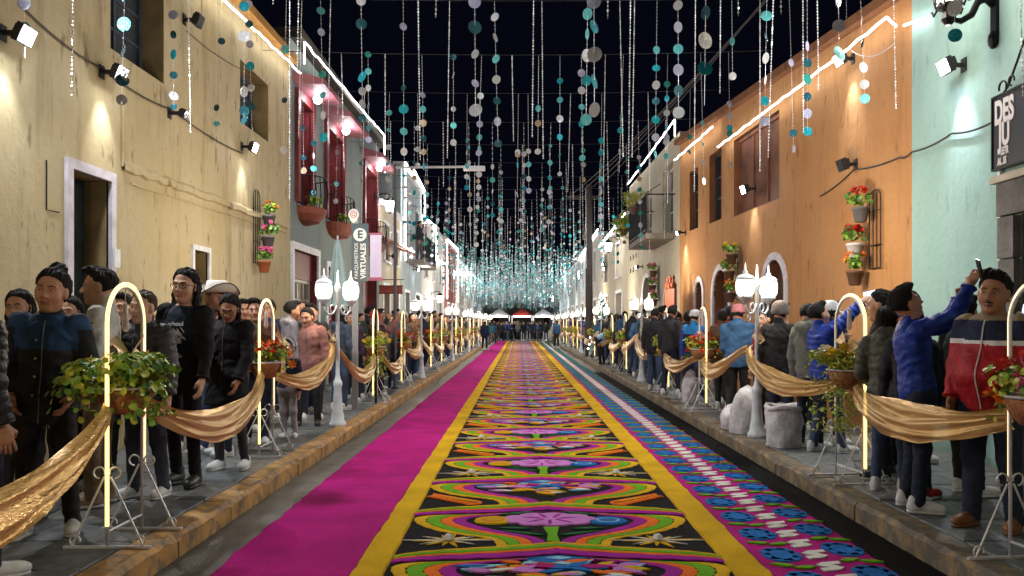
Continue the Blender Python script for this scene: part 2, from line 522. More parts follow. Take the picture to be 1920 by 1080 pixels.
motif_A = common + [
    sl('lilac_flower', C_pnk, pink_flower), sl('flower_petal_lines', C_mag2, petals_line),
    sl('yellow_disc', C_yel, lambda mb: blob(mb, -.44, .475 * ML, .15, .13, .012, 20, 0, 0, .03, rf)),
    sl('orange_ring', C_org, lambda mb: blob(mb, -.44, .475 * ML, .095, .075, .0135, 16)),
    sl('yellow_disc_centre', C_yel, lambda mb: blob(mb, -.44, .475 * ML, .075, .06, .0145, 16)),
    sl('blue_disc', C_blu, lambda mb: blob(mb, .45, .465 * ML, .155, .13, .012, 20, 0, 0, .03, rf)),
    sl('pale_blue_ring', C_lbl, lambda mb: blob(mb, .45, .465 * ML, .10, .075, .0135, 16)),
    sl('blue_disc_centre', C_blu, lambda mb: blob(mb, .45, .465 * ML, .08, .06, .0145, 16)),
    sl('green_stem', C_grn, lambda mb: mb.prism([(-.045, -.01), (.045, -.01), (.035, .2), (.06, .40), (-.06, .40), (-.03, .2)], .001, .011, 0, False)),
    sl('leaves', C_dgr, lambda mb: [leafp(mb, s * .05, .16, .36, .05, (.42 if s > 0 else math.pi - .42), .010) for s in (-1, 1)] +
       [leafp(mb, s * .15, .36, .25, .05, (.1 if s > 0 else math.pi - .1), .010) for s in (-1, 1)] + [leafp(mb, s * .1, .70 * ML, .32, .055, (-.35 if s > 0 else math.pi + .35), .010) for s in (-1, 1)]),
    sl('yellow_star', C_yel, lambda mb: star(mb, -1)), sl('yellow_star', C_yel, lambda mb: star(mb, 1)),
    sl('white_star_point', C_wht, lambda mb: [leafp(mb, s * .74, .035, .36 if a in (0, math.pi) else .22, .016, a, .007) for s in (-1, 1) for a in (0, math.pi, .5, math.pi - .5, -.5, math.pi + .5)]),
]
# the white pillows in the stars are small padded diamonds
pil = MB()
for s in (-1, 1):
    c = Vector((s * .74, .035, .018))
    ring = [c + Vector((.042 * math.cos(a), .06 * math.sin(a), 0)) for a in [math.pi / 2 * k + (.3 if s < 0 else -.3) for k in range(4)]]
    mid = [c + (p - c) * .62 + Vector((0, 0, .026)) for p in ring]
    pil.add([*ring, *mid, c + Vector((0, 0, .032))], [(0,1,5,4),(1,2,6,5),(2,3,7,6),(3,0,4,7),(4,5,8),(5,6,8),(6,7,8),(7,4,8)])
motif_A.append(('white_pillow', pil.mesh('white_pillow', C_wht)))
def shards(seed, n):
    r = random.Random(seed)
    def g(mb):
        for _ in range(n):
            u = r.uniform(-.5, .5); vmax = .66 - .25 * abs(u); v = r.uniform(.2 + .42 * abs(u), vmax) * ML
            leafp(mb, u - .08, v, r.uniform(.14, .26), r.uniform(.05, .09), r.choice([0, .3, -.3, math.pi, math.pi - .3, .7, -.6]), r.uniform(.010, .0135))
    return g
def feather(mb, s):
    u0, v0 = s * .55, .0
    for k in range(9):
        t = k / 8
        u, v = s * (.55 + .40 * t), -.08 + .30 * t
        for q in (-1, 1):
            a = (.35 + q * .75) if s > 0 else math.pi - (.35 + q * .75)
            leafp(mb, u, v, .15 * (1 - .3 * t), .055, a, .007 + .0005 * k)
motif_B = common + [
    sl('blue_shards', C_blu, shards(1, 13)), sl('lilac_shards', C_pnk, shards(2, 12)), sl('orange_shards', C_org, shards(3, 10)),
    sl('yellow_shards', C_yel, shards(4, 9)), sl('pale_blue_shards', C_lbl, shards(5, 9)), sl('magenta_shards', C_mag, shards(6, 6)), sl('white_shards', C_wht, shards(7, 5)),
    sl('blue_diamond', C_blu, lambda mb: mb.prism([(-.2, .665 * ML), (0, .62 * ML), (.2, .665 * ML), (0, .715 * ML)], .001, .0136, 0, False)),
    sl('pale_diamond', C_lbl, lambda mb: mb.prism([(-.09, .667 * ML), (0, .638 * ML), (.09, .667 * ML), (0, .695 * ML)], .001, .0147, 0, False)),
    sl('orange_feather', C_org, lambda mb: feather(mb, -1)), sl('orange_feather', C_org, lambda mb: feather(mb, 1)),
    sl('yellow_feather_tip', C_yel, lambda mb: [leafp(mb, s * .58, -.06, .42, .03, (.62 if s > 0 else math.pi - .62), .0155) for s in (-1, 1)]),
]
# cusps of the motifs lie at 5.845 m + k * ML ; a flower motif ends at 7.15 m
SMALL = {'leaves', 'white_star_point', 'flower_petal_lines', 'yellow_feather_tip', 'white_pillow', 'lilac_flower', 'yellow_star', 'orange_feather'} | {n for n, _ in motif_B if 'shards' in n}
k = 0
y = 5.845 - 2 * ML
while y < CY1 - ML:
    isA = (k % 2 == 0)
    if y > 2.5:
        pass
    for nm, me in (motif_A if isA else motif_B):
        if y > 24 and nm in ('flower_petal_lines', 'orange_ring', 'yellow_disc_centre', 'pale_blue_ring', 'blue_disc_centre', 'white_star_point', 'pale_diamond', 'yellow_feather_tip', 'leaves', 'white_shards'): continue
        o = link(nm, me, carpet, loc=(CXC + .015 * math.sin(k * 1.7), y, Z0))
        if nm in SMALL: o['kind'] = 'stuff'
    y += ML; k += 1
# right border: white zigzag, blue flowers, green leaves
zig = MB(); n = 6
P = [(-.075, 0), (.03, .03), (.075, .075), (.02, .135), (.085, .16), (.09, .215), (-.03, .185), (-.085, .13), (-.02, .075), (-.085, .055)]
zig.prism(P, .001, .009, 0, False)
zig_me = zig.mesh('white_zigzag', C_wht)
bf = MB(); rb = random.Random(5)
for kk in range(7):
    a = 2 * math.pi * kk / 7; blob(bf, .065 * math.cos(a), .09 * math.sin(a), .055, .07, .009, 9, a, 0, .1, rb)
blob(bf, 0, 0, .07, .1, .0095, 12)
bf_me = bf.mesh('blue_flower', C_blu)
gl = MB(); leafp(gl, -.13, 0, .15, .06, .25); leafp(gl, 0, 0, .15, .06, -.35)
gl_me = gl.mesh('green_leaf_pair', C_grn)
zfar, bfar, gfar = MB(), MB(), MB()
for i in range(250):
    y = 2.7 + i * .27
    if y > CY1: break
    if y < 16: link('white_zigzag', zig_me, carpet, loc=(1.955 + rb.uniform(-.008, .008), y, .0155))
    else: zfar.add([(p[0] + 1.955, p[1] + y, p[2] + .0155) for p in zig.v], zig.f)
for i in range(130):
    y = 2.8 + i * .54
    if y > CY1: break
    for s, dy in ((-1, 0), (1, .13)):
        x = 1.955 + s * .23
        if y < 18:
            link('blue_flower', bf_me, carpet, loc=(x + rb.uniform(-.01, .01), y + dy, .0155), rot=(0, 0, rb.uniform(-.3, .3)), scale=(1.12, 1.2, 1))
            link('green_leaf_pair', gl_me, carpet, loc=(x + .01, y + dy + .27, .0155), rot=(0, 0, rb.uniform(-.2, .2) + (0 if s > 0 else math.pi)))
        else:
            bfar.add([(p[0] + x, p[1] + y + dy, p[2] + .0155) for p in bf.v], bf.f)
            gfar.add([(p[0] + x, p[1] + y + dy + .27, p[2] + .0155) for p in gl.v], gl.f)
tag(zfar.build('far_white_zigzag', C_wht, carpet), kind='stuff')
tag(bfar.build('far_blue_flowers', C_blu, carpet), kind='stuff')
tag(gfar.build('far_green_leaves', C_grn, carpet), kind='stuff')
# ------------------------------------------------------------------ buildings
class Wall:
    """facade line from P0 to P1; local x runs along it, local y goes into the house, z up"""
    def __init__(s, name, label, P0, P1, H0, H1=None, cat='building'):
        s.P0, s.P1 = Vector((*P0, 0)), Vector((*P1, 0))
        s.L = (s.P1 - s.P0).length
        s.d = (s.P1 - s.P0).normalized()
        s.rz = math.atan2(s.d.y, s.d.x)
        s.n = Vector((-s.d.y, s.d.x, 0))
        s.H0, s.H1 = H0, H1 if H1 is not None else H0
        s.root = tag(empty(name, s.P0, s.rz), label, cat)
        s.holes = []
    def x(s, px):
        a = (px - VX) / FPX
        return (a * s.P0.y - s.P0.x) / (s.d.x - a * s.d.y)
    def Y(s, x): return (s.P0 + s.d * x).y
    def z(s, px, py): return EYE + (VY - py) * s.Y(s.x(px)) / FPX
    def w(s, x, y, z): return s.P0 + s.d * x + s.n * y + Vector((0, 0, z))
    def top(s, x): return s.H0 + (s.H1 - s.H0) * x / s.L
    def hole(s, x0, x1, z0, z1, depth=.28, arch=False):
        if x0 > x1: x0, x1 = x1, x0
        s.holes.append((x0, x1, z0, z1, depth, arch)); return s.holes[-1]
    def wall(s, ma, back=5.0, reveal=None):
        xs = sorted({0, s.L, *[h[0] for h in s.holes], *[h[1] for h in s.holes]})
        zs = sorted({0, *[h[2] for h in s.holes], *[h[3] for h in s.holes]})
        mb = MB(); rm = 1 if reveal else 0
        def inside(xa, xb, za, zb):
            return any(h[0] - 1e-6 <= xa and xb <= h[1] + 1e-6 and h[2] - 1e-6 <= za and zb <= h[3] + 1e-6 for h in s.holes)
        for xa, xb in zip(xs[:-1], xs[1:]):
            for i, za in enumerate(zs):
                last = i == len(zs) - 1
                if last: za0, zb0, zb1 = za, s.top(xa), s.top(xb)
                else: za0, zb0, zb1 = za, zs[i + 1], zs[i + 1]
                if not last and inside(xa, xb, za, zs[i + 1]): continue
                mb.add([(xa, 0, za0), (xb, 0, za0), (xb, 0, zb1), (xa, 0, zb0)], [(0, 1, 2, 3)])
        for x0, x1, z0, z1, dp, arch in s.holes:
            if not arch:
                mb.add([(x0, 0, z0), (x1, 0, z0), (x1, 0, z1), (x0, 0, z1), (x0, dp, z0), (x1, dp, z0), (x1, dp, z1), (x0, dp, z1)],
                       [(0, 4, 5, 1), (1, 5, 6, 2), (2, 6, 7, 3), (3, 7, 4, 0)], rm)
            else:
                r = (x1 - x0) / 2; cx = (x0 + x1) / 2; n = 12; ring = [(cx - r * math.cos(math.pi * i / n), z1 - r + r * math.sin(math.pi * i / n)) for i in range(n + 1)]
                prof = [(x0, z0)] + ring + [(x1, z0)]
                k = len(mb.v)
                for i in range(len(prof) - 1):
                    (a, b), (c, d) = prof[i], prof[i + 1]
                    mb.add([(a, 0, b), (c, 0, d), (c, dp, d), (a, dp, b)], [(0, 1, 2, 3)], rm)
                for i in range(n):
                    (a, b), (c, d) = ring[i], ring[i + 1]
                    mb.add([(a, 0, b), (c, 0, d), (c, 0, z1), (a, 0, z1)], [(0, 1, 2, 3)])
        L, t0, t1 = s.L, s.H0, s.H1
        mb.add([(0, 0, t0), (L, 0, t1), (L, back, t1), (0, back, t0)], [(0, 1, 2, 3)])
        mb.add([(0, 0, 0), (0, 0, t0), (0, back, t0), (0, back, 0)], [(0, 1, 2, 3)])
        mb.add([(L, 0, 0), (L, back, 0), (L, back, t1), (L, 0, t1)], [(0, 1, 2, 3)])
        return mb.build('wall', [ma, reveal] if reveal else ma, s.root)
    def box(s, name, x0, x1, y0, y1, z0, z1, ma, parent=None):
        mb = MB(); mb.box((min(x0, x1), y0, z0), (max(x0, x1), y1, z1)); return mb.build(name, ma, parent or s.root)
    def surround(s, name, x0, x1, z0, z1, w, proud, ma, bottom=False):
        if x0 > x1: x0, x1 = x1, x0
        mb = MB()
        mb.box((x0 - w, -proud, z0), (x0, .02, z1)); mb.box((x1, -proud, z0), (x1 + w, .02, z1))
        mb.box((x0 - w, -proud - .002, z1), (x1 + w, .02, z1 + w))
        if bottom: mb.box((x0 - w - .04, -proud - .04, z0 - .06), (x1 + w + .04, .02, z0))
        return mb.build(name, ma, s.root)
    def arch_surround(s, x0, x1, z0, z1, w, proud, ma):
        if x0 > x1: x0, x1 = x1, x0
        r = (x1 - x0) / 2; cx = (x0 + x1) / 2; n = 16; mb = MB()
        def prof(q): return [(cx - q, z0)] + [(cx - q * math.cos(math.pi * i / n), z1 - r + q * math.sin(math.pi * i / n)) for i in range(n + 1)] + [(cx + q, z0)]
        A, B = prof(r), prof(r + w)
        for i in range(len(A) - 1):
            a, b, c, d = A[i], A[i + 1], B[i + 1], B[i]
            mb.add([(a[0], -proud, a[1]), (b[0], -proud, b[1]), (c[0], -proud, c[1]), (d[0], -proud, d[1]),
                    (a[0], .02, a[1]), (b[0], .02, b[1]), (c[0], .02, c[1]), (d[0], .02, d[1])], [(0, 1, 2, 3), (3, 2, 6, 7), (0, 4, 5, 1)])
        return mb.build('arch_surround', ma, s.root)
    def window(s, h, fm, gm, nx=2, nz=3, bar=.04, fw=.06, name='window'):
        x0, x1, z0, z1, dp, arch = h
        mb = MB(); y = dp - .07
        mb.box((x0, y, z0), (x0 + fw, dp, z1)); mb.box((x1 - fw, y, z0), (x1, dp, z1)); mb.box((x0 + fw, y, z1 - fw), (x1 - fw, dp, z1)); mb.box((x0 + fw, y, z0), (x1 - fw, dp, z0 + fw))
        f = mb.build(name, fm, s.root)
        xi = [x0 + fw + (x1 - x0 - 2 * fw) * i / nx for i in range(nx + 1)]; zi = [z0 + fw + (z1 - z0 - 2 * fw) * i / nz for i in range(nz + 1)]
        b = MB()
        for q in xi[1:-1]: b.box((q - bar / 2, y + .012, z0 + fw), (q + bar / 2, dp - .01, z1 - fw))
        for q in zi[1:-1]: b.box((x0 + fw, y + .018, q - bar / 2), (x1 - fw, dp - .014, q + bar / 2))
        if nx > 1 or nz > 1: b.build('glazing_bars', fm, f)
        for i in range(nx):
            for j in range(nz):
                p = MB(); p.box((xi[i] + .004, dp - .03, zi[j] + .004), (xi[i + 1] - .004, dp - .02, zi[j + 1] - .004)); p.build('pane', gm, f)
        bk = MB(); bk.box((x0, dp + .001, z0), (x1, dp + .05, z1)); bk.build('backing', mat('dark_interior', (.02, .02, .022), .9), f)
        return f
    def door(s, h, ma, leaves=2, panels=3, name='door'):
        x0, x1, z0, z1, dp, arch = h
        mb = MB(); mb.box((x0, dp, z0), (x1, dp + .06, z1)); d = mb.build(name, ma, s.root)
        lw = (x1 - x0) / leaves
        for i in range(leaves):
            for j in range(panels):
                a, b = x0 + i * lw + .08 * lw + .02, x0 + (i + 1) * lw - .08 * lw - .02
                za, zb = z0 + (z1 - z0) * (j + .1) / panels, z0 + (z1 - z0) * (j + .9) / panels
                p = MB(); p.box((a, dp - .02, za), (b, dp, zb)); p.build('panel', ma, d)
        k = MB(); k.ball((x0 + lw + .06, dp - .05, z0 + 1.0), .03); k.build('handle', mat('brass', (.4, .28, .1), .35, .9), d)
        return d

def led_rope(label, pts, parent=None, r=.013, strength=14., col=(1, .97, .9), seg=.22, wob=.02, seed=0, group='rope lights along the rooflines'):
    rnd = random.Random(seed); P = [Vector(p) for p in pts]; out = []
    for a, b in zip(P[:-1], P[1:]):
        n = max(1, int((b - a).length / seg))
        for i in range(n):
            q = a.lerp(b, i / n)
            out.append(q + Vector((0, 0, rnd.uniform(-wob, wob))) if i else q)
    out.append(P[-1])
    mb = MB(); mb.tube(out, r, 5)
    return tag(mb.build('rope_light', emis('rope_light_white_%g' % strength, col, strength)), label, 'rope light', group)

M_house = mat('floodlight_housing', (.03, .03, .033), .5, .4)
def floodlight(W, px, py, label, power=300., beam=25., lit=True, col=(.94, .97, 1), aim=(0.0, -1.0, -.55), out=.16, size=.10, cone=172):
    x, z = W.x(px), W.z(px, py)
    e = tag(empty('floodlight', W.w(x, 0, z), W.rz), label, 'floodlight', 'floodlights on the facades')
    aim = (aim[0], aim[1], aim[2] * .65)
    rot = Matrix.Rotation(math.atan2(aim[2], -aim[1]) * -1, 3, 'X')
    mb = MB(); mb.box((-size, -out - .06, -size * .8), (size, -out, size * .8), 0, rot, (0, -out, 0))
    for k in range(5): mb.box((-size + .03 + k * size * .4, -out, -size * .6), (-size + .045 + k * size * .4, -out + .03, size * .6), 0, rot, (0, -out, 0))
    mb.build('housing', M_house, e)
    b = MB(); b.box((-.02, -out + .01, -.02), (.02, .01, .02)); b.box((-.05, -.012, -.07), (.05, .01, .07)); b.build('bracket', M_house, e)
    l = MB(); l.box((-size * .86, -out - .068, -size * .66), (size * .86, -out - .061, size * .66), 0, rot, (0, -out, 0))
    l.build('lens', emis('floodlight_lens', (1, .98, .95), 60.) if lit else M_glass_dark, e)
    if lit:
        c = Vector((0, -out, 0)) + rot @ Vector((0, -.10, 0))
        if power: lamp('flood_lamp', 'SPOT', c, power, col, e, c + Vector(aim), R(cone), .07, .6)
        if size >= .1 and size < .2: lamp('halo_fill_lamp', 'POINT', (0, -.26, -.03), 9, col, e, radius=.05)  # added point light, imitates a glare halo on the wall around the fixture
        if beam: lamp('beam_lamp', 'SPOT', (0, -.20, -.06), beam * 4.5, col, e, (0, .10, -1.2), R(60), .03, 1.0)
    return e

def cable(label, pts, r=.008, sag=0., ma=None, n=10, cat='cable', group='cables on the facades'):
    P = [Vector(p) for p in pts]; out = []
    for a, b in zip(P[:-1], P[1:]):
        for i in range(n):
            t = i / n; q = a.lerp(b, t); q.z -= sag * 4 * t * (1 - t); out.append(q)
    out.append(P[-1])
    mb = MB(); mb.tube(out, r, 4)
    return tag(mb.build('cable', ma or mat('cable_rubber', (.025, .024, .024), .6)), label, cat, group)

cream = wall_mat('cream_plaster', (.53, .425, .235), (.27, .195, .10), (.58, .50, .33), .85, .65)
M_frame = mat('lilac_white_trim', (.66, .62, .70), .6, var=.25, vscale=6, bump=.3)
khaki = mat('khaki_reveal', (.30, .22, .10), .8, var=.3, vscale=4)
# --- cream house on the left
A = Wall('cream_house', 'long cream plastered house on the left with white framed doorway and upper windows', (WL, 1.0), (WL, 16.0), 6.3, 6.52)
h_door = A.hole(A.x(131), A.x(203), SZ, A.z(131, 316), .26)
h_small = A.hole(A.x(362), A.x(389), SZ, A.z(362, 468), .3)
h_w1 = A.hole(A.x(207), A.x(307), A.z(207, 90), 5.75, .34)
h_w2 = A.hole(A.x(450), A.x(503), A.z(450, 228), 5.72, .34)
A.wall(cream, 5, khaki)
A.surround('door_surround', h_door[0], h_door[1], SZ, h_door[3], .10, .04, M_frame)
A.surround('door_surround', h_small[0], h_small[1], SZ, h_small[3], .07, .03, M_whitepaint)
dgreen = mat('dark_green_door_paint', (.012, .022, .024), .4, var=.4, vscale=7)
A.door(h_door, dgreen, 2, 4)
A.door(h_small, mat('ochre_door_paint', (.20, .13, .045), .6, var=.3), 1, 3)
bluegrey = mat('blue_grey_window_paint', (.07, .09, .12), .5, var=.3)
A.window(h_w1, bluegrey, mat('grey_window_glass', (.06, .07, .085), .2), 2, 3)
A.window(h_w2, bluegrey, mat('grey_window_glass', (.06, .07, .085), .2), 2, 3)
# thicker upper plaster with a broken lower edge
led = MB(); rl = random.Random(9); xs0, xs1 = A.x(228), A.x(540); n = 46
zt = [A.z(240, 322) + .0 + .10 * i / n for i in range(n + 1)]
for i in range(n + 1):
    x = xs0 + (xs1 - xs0) * i / n; z = zt[i] + rl.uniform(-.018, .018)
    led.v += [(x, .005, z + .12), (x, -.035, z + .075), (x, -.04, z), (x, .005, z - .02)]
for i in range(n):
    for q in range(3):
        a = i * 4 + q; led.f.append((a, a + 4, a + 5, a + 1)); led.m.append(0)
led.build('plaster_ledge', cream, A.root)
led = MB(); zt = [A.z(250, 347) + .13 * i / n for i in range(n + 1)]
led.tube([(A.x(245) + (A.x(535) - A.x(245)) * i / n, -.012, zt[i] + rl.uniform(-.006, .006)) for i in range(n + 1)], .014, 5)
led.build('conduit', cream, A.root)
led = MB(); led.tube([(A.x(228), -.012, A.z(228, 200) + .0), (A.x(228), -.012, A.z(228, 312))], .016, 5); led.build('conduit', cream, A.root)
led = MB(); led.tube([(A.x(86), -.006, A.z(86, 300)), (A.x(86), -.006, A.z(86, 393)), (A.x(110), -.006, A.z(110, 398))], .007, 4); led.build('conduit', M_house, A.root)
m = MB(); m.box((A.x(208) - .03, -.06, 2.15), (A.x(208) + .09, 0, 2.35)); m.build('bell_box', M_whitepaint, A.root)
cop = MB(); cop.add([(0, -.16, A.H0), (A.L, -.16, A.H1), (A.L, .6, A.H1), (0, .6, A.H0), (0, -.16, A.H0 + .14), (A.L, -.16, A.H1 + .14), (A.L, .6, A.H1 + .14), (0, .6, A.H0 + .14)],
                    [(0, 1, 5, 4), (4, 5, 6, 7), (1, 2, 6, 5), (0, 3, 2, 1), (3, 0, 4, 7)])
cop.build('eaves', wall_mat('ochre_eaves', (.45, .24, .07), (.2, .1, .04)), A.root)
led_rope('rope light under the eaves of the cream house', [A.w(A.x(330), -.19, 6.12), A.w(A.x(395), -.19, A.z(395, 0)), A.w(A.x(545), -.19, A.z(545, 137))], seed=1)
floodlight(A, 190, 135, 'lit floodlight above the white framed doorway of the cream house', 240, 40, aim=(.15, -1, -.6))
floodlight(A, 453, 275, 'lit floodlight under the far upper window of the cream house', 240, 40, aim=(.3, -1, -.5))
floodlight(A, 4, 62, 'lit floodlight on the cream house at the picture edge', 200, 25, aim=(.25, -1, -.7))
floodlight(A, 345, 37, 'unlit black floodlight beside the nearest upper window of the cream house', lit=False)
floodlight(A, 317, 212, 'small unlit spotlight on the cream wall over the doorway', lit=False, size=.07)
cable('black cable sagging across the cream wall past the doorway floodlight', [A.w(A.x(40), -.02, A.z(40, 15)), A.w(A.x(190), -.03, A.z(190, 130)), A.w(A.x(317), -.03, A.z(317, 205)), A.w(A.x(453), -.03, A.z(453, 288))], .009, .05)
cable('thin cable drooping between window and far floodlight on the cream wall', [A.w(A.x(345), -.03, A.z(345, 58)), A.w(A.x(450), -.02, A.z(450, 130))], .006, .04)

# --- grey green house with maroon windows
teal = wall_mat('grey_green_plaster', (.19, .24, .235), (.10, .13, .125), (.25, .30, .29), .3, .35)
maroon = mat('maroon_paint', (.17, .022, .026), .55, var=.35, vscale=5)
rose = mat('rose_hood', (.34, .12, .15), .6, var=.2)
B = Wall('grey_green_house', 'grey green house with maroon balcony windows and rose hoods next to the cream house', (WL, 16.0), (WL, 26.2), 7.05, 7.45)
bays = []
for a, b in ((557, 582), (611, 641), (682, 704)):
    bays.append(B.hole(B.x(a), B.x(b), 3.95, 6.0, .3))
hd = B.hole(B.x(548), B.x(594), SZ, 3.0, .22)
hd2 = B.hole(B.x(612), B.x(640), SZ, 2.85, .22)
hd3 = B.hole(B.x(680), B.x(703), SZ, 2.85, .22)
B.wall(teal, 5, maroon)
B.surround('door_surround', hd[0], hd[1], SZ, hd[3], .14, .05, M_whitepaint)
B.surround('door_surround', hd2[0], hd2[1], SZ, hd2[3], .12, .05, M_whitepaint)
lit_glass = mat('shop_glass', (.16, .15, .13), .2)
B.window((hd[0], hd[1], .9, 2.45, hd[4], False), mat('cream_sash', (.6, .56, .48), .5), lit_glass, 4, 4, .035)
m = MB(); m.box((hd[0], .1, 2.45), (hd[1], .22, 3.0)); m.build('maroon_panel', maroon, B.root)
m = MB(); m.box((hd[0], .1, SZ), (hd[1], .22, .9)); m.build('maroon_panel', maroon, B.root)
B.door(hd2, maroon); B.door(hd3, maroon)
for i, h in enumerate(bays):
    B.window(h, maroon, M_glass_dark, 2, 4)
    B.surround('window_surround', h[0], h[1], h[2], h[3], .18, .08, maroon)
    m = MB(); x0, x1 = h[0] - .3, h[1] + .3
    m.add([(x0, .0, h[3] + .24), (x1, .0, h[3] + .24), (x1, -.62, h[3] + .2), (x0, -.62, h[3] + .2), (x0, .0, h[3] + .5), (x1, .0, h[3] + .5), (x1, -.62, h[3] + .3), (x0, -.62, h[3] + .3)],
          [(0, 1, 2, 3), (4, 7, 6, 5), (3, 2, 6, 7), (0, 3, 7, 4), (1, 5, 6, 2)])
    m.build('window_hood', rose, B.root)
    cx = (h[0] + h[1]) / 2
    e = tag(empty('hood_lamp', B.w(cx, -.28, h[3] + .2), B.rz), 'bright round lamp under the %s maroon window hood' % ('nearest', 'middle', 'farthest')[i], 'lamp', 'lamps under the window hoods')
    m = MB(); m.ball((0, 0, -.07), .09, 12, 8); m.build('bulb', emis('hood_bulb', (1, .95, .98), 20.), e, True)
    m = MB(); m.lathe([(.06, -.01), (.06, .03)], 10); m.build('lamp_base', M_whitepaint, e)
    lamp('hood_light', 'POINT', (0, -.05, -.2), 14, (1, .9, .93), e, radius=.09)
m = MB(); m.box((-.01, -.22, 7.05), (B.L, .4, 7.25)); m.build('eaves', mat('dark_eaves_wood', (.06, .05, .045), .8), B.root)
led_rope('rope light outlining the roof of the grey green house', [B.w(.05, -.26, B.z(530, 92) - .1), B.w(.05, -.26, B.z(530, 60)), B.w(B.x(705), -.26, 7.32), B.w(B.x(706), -.26, 6.2)], seed=2)
floodlight(B, 650, 405, 'small bright spotlight beside the middle balcony basket', 90, 0, size=.06, aim=(.2, -1, -.3))

# --- houses farther down the left side
def simple_house(name, label, P0, P1, H, wm, wins, doors, seed, trim=M_whitepaint, dm=None, up=(3.7, 5.3)):
    W = Wall(name, label, P0, P1, H, H)
    hs, ds = [], []
    for a, b in wins: hs.append(W.hole(a * W.L, b * W.L, up[0], up[1], .25))
    for a, b in doors: ds.append(W.hole(a * W.L, b * W.L, SZ, 2.75, .25))
    W.wall(wm, 5)
    for h in hs:
        W.window(h, dm or M_whitepaint, M_glass_dark, 2, 2); W.surround('window_surround', h[0], h[1], h[2], h[3], .12, .04, trim, True)
    for h in ds:
        W.door(h, dm or maroon, 2, 3); W.surround('door_surround', h[0], h[1], SZ, h[3], .12, .04, trim)
    m = MB(); m.box((0.002, -.12, H - .12), (W.L - .002, .3, H + .08)); m.build('cornice', trim, W.root)
    return W
pale = wall_mat('pale_blue_plaster', (.36, .44, .47), (.2, .25, .28))
ivory = wall_mat('ivory_plaster', (.52, .47, .36), (.3, .25, .18))
brick = wall_mat('maroon_plaster', (.24, .06, .05), (.12, .04, .03))
whitew = wall_mat('white_plaster', (.6, .6, .58), (.35, .34, .31))
L1 = simple_house('low_ivory_house', 'low ivory house with fairy lit canopy past the grey green house', (WL, 26.2), (WL, 31), 5.4, ivory, [(.2, .4), (.6, .8)], [(.15, .4), (.6, .85)], 1, up=(3.6, 4.8))
L2 = simple_house('pale_blue_house', 'tall pale blue house with black balcony on the left', (WL, 31), (WL, 37.6), 7.5, pale, [(.12, .32), (.6, .8)], [(.15, .35), (.65, .85)], 2, up=(4.1, 6.3))
L3 = simple_house('far_white_house', 'white house with stepped rope lit roof beyond the black balcony', (WL, 37.6), (WL, 49), 6.4, whitew, [(.1, .2), (.4, .5), (.7, .8)], [(.1, .22), (.4, .52), (.7, .82)], 3)
L4 = simple_house('far_maroon_house', 'narrow maroon fronted house far down the left side', (WL, 49), (WL, 58), 6.6, brick, [(.15, .3), (.6, .75)], [(.2, .4), (.6, .8)], 4)
L5 = simple_house('farthest_left_house', 'farthest pale house at the end of the left side', (WL, 58), (WL, 110), 6.2, whitew, [(i / 12 + .02, i / 12 + .05) for i in range(12)], [(i / 12 + .02, i / 12 + .05) for i in range(12)], 5)
led_rope('fairy lights along the canopy of the low ivory house', [L1.w(.1, -.5, 4.1), L1.w(L1.L, -.5, 4.2)], seed=3, r=.02)
m = MB(); m.add([(0.05, 0, 4.35), (L1.L - .05, 0, 4.35), (L1.L - .05, -.55, 4.1), (0.05, -.55, 4.1), (0.05, 0, 4.25), (L1.L - .05, 0, 4.25), (L1.L - .05, -.55, 4.03), (0.05, -.55, 4.03)], [(0, 3, 2, 1), (4, 5, 6, 7), (3, 7, 6, 2), (0, 4, 7, 3), (1, 2, 6, 5)])
m.build('tiled_canopy', mat('canopy_tile', (.25, .1, .06), .8, var=.3), L1.root)
led_rope('rope light outlining the stepped roof of the pale blue house', [L2.w(.05, -.16, 3.9), L2.w(.05, -.16, 7.55), L2.w(2.6, -.16, 7.45), L2.w(2.6, -.16, 7.75), L2.w(L2.L - .1, -.16, 7.5), L2.w(L2.L - .1, -.16, 5.8)], seed=4, r=.028, col=(.85, .97, 1))
led_rope('rope light on the roof of the far white house', [L3.w(.1, -.16, 6.3), L3.w(5, -.16, 6.5), L3.w(5.1, -.16, 4.8), L3.w(L3.L, -.16, 5.0)], seed=5, r=.03, col=(.9, .97, 1))
led_rope('rope light outlining the far maroon house', [L4.w(.1, -.16, 3), L4.w(.1, -.16, 6.5), L4.w(L4.L - .1, -.16, 6.7), L4.w(L4.L - .1, -.16, 3)], seed=6, r=.035, col=(.9, .97, 1))
led_rope('rope light along the farthest left house', [L5.w(.5, -.16, 5.2), L5.w(20, -.16, 6.0)], seed=7, r=.04, col=(.9, .97, 1))
def balcony(W, x0, x1, z, label, dep=.7, hr=1.0):
    e = tag(empty('balcony', W.w(x0, 0, z), W.rz), label, 'balcony')
    m = MB(); m.box((0, -dep, -.14), (x1 - x0, 0, 0)); m.build('balcony_slab', mat('balcony_stone', (.2, .18, .15), .8, var=.3), e)
    m = MB(); L = x1 - x0
    m.box((0, -dep, hr - .03), (L, -dep + .03, hr)); m.box((0, -dep, .06), (L, -dep + .03, .09))
    m.box((0, -dep + .03, hr - .03), (.03, 0, hr)); m.box((L - .03, -dep + .03, hr - .03), (L, 0, hr)); m.build('handrail', M_black, e)
    n = int(L / .13)
    for i in range(n + 1):
        q = MB(); x = L * i / n; q.tube([(min(max(x, .015), L - .015), -dep + .015, 0), (min(max(x, .015), L - .015), -dep + .015, hr)], .011, 5); q.build('baluster', M_black, e)
    return e
balcony(L2, 1.6, 6.2, 4.05, 'black railed balcony on the pale blue house')
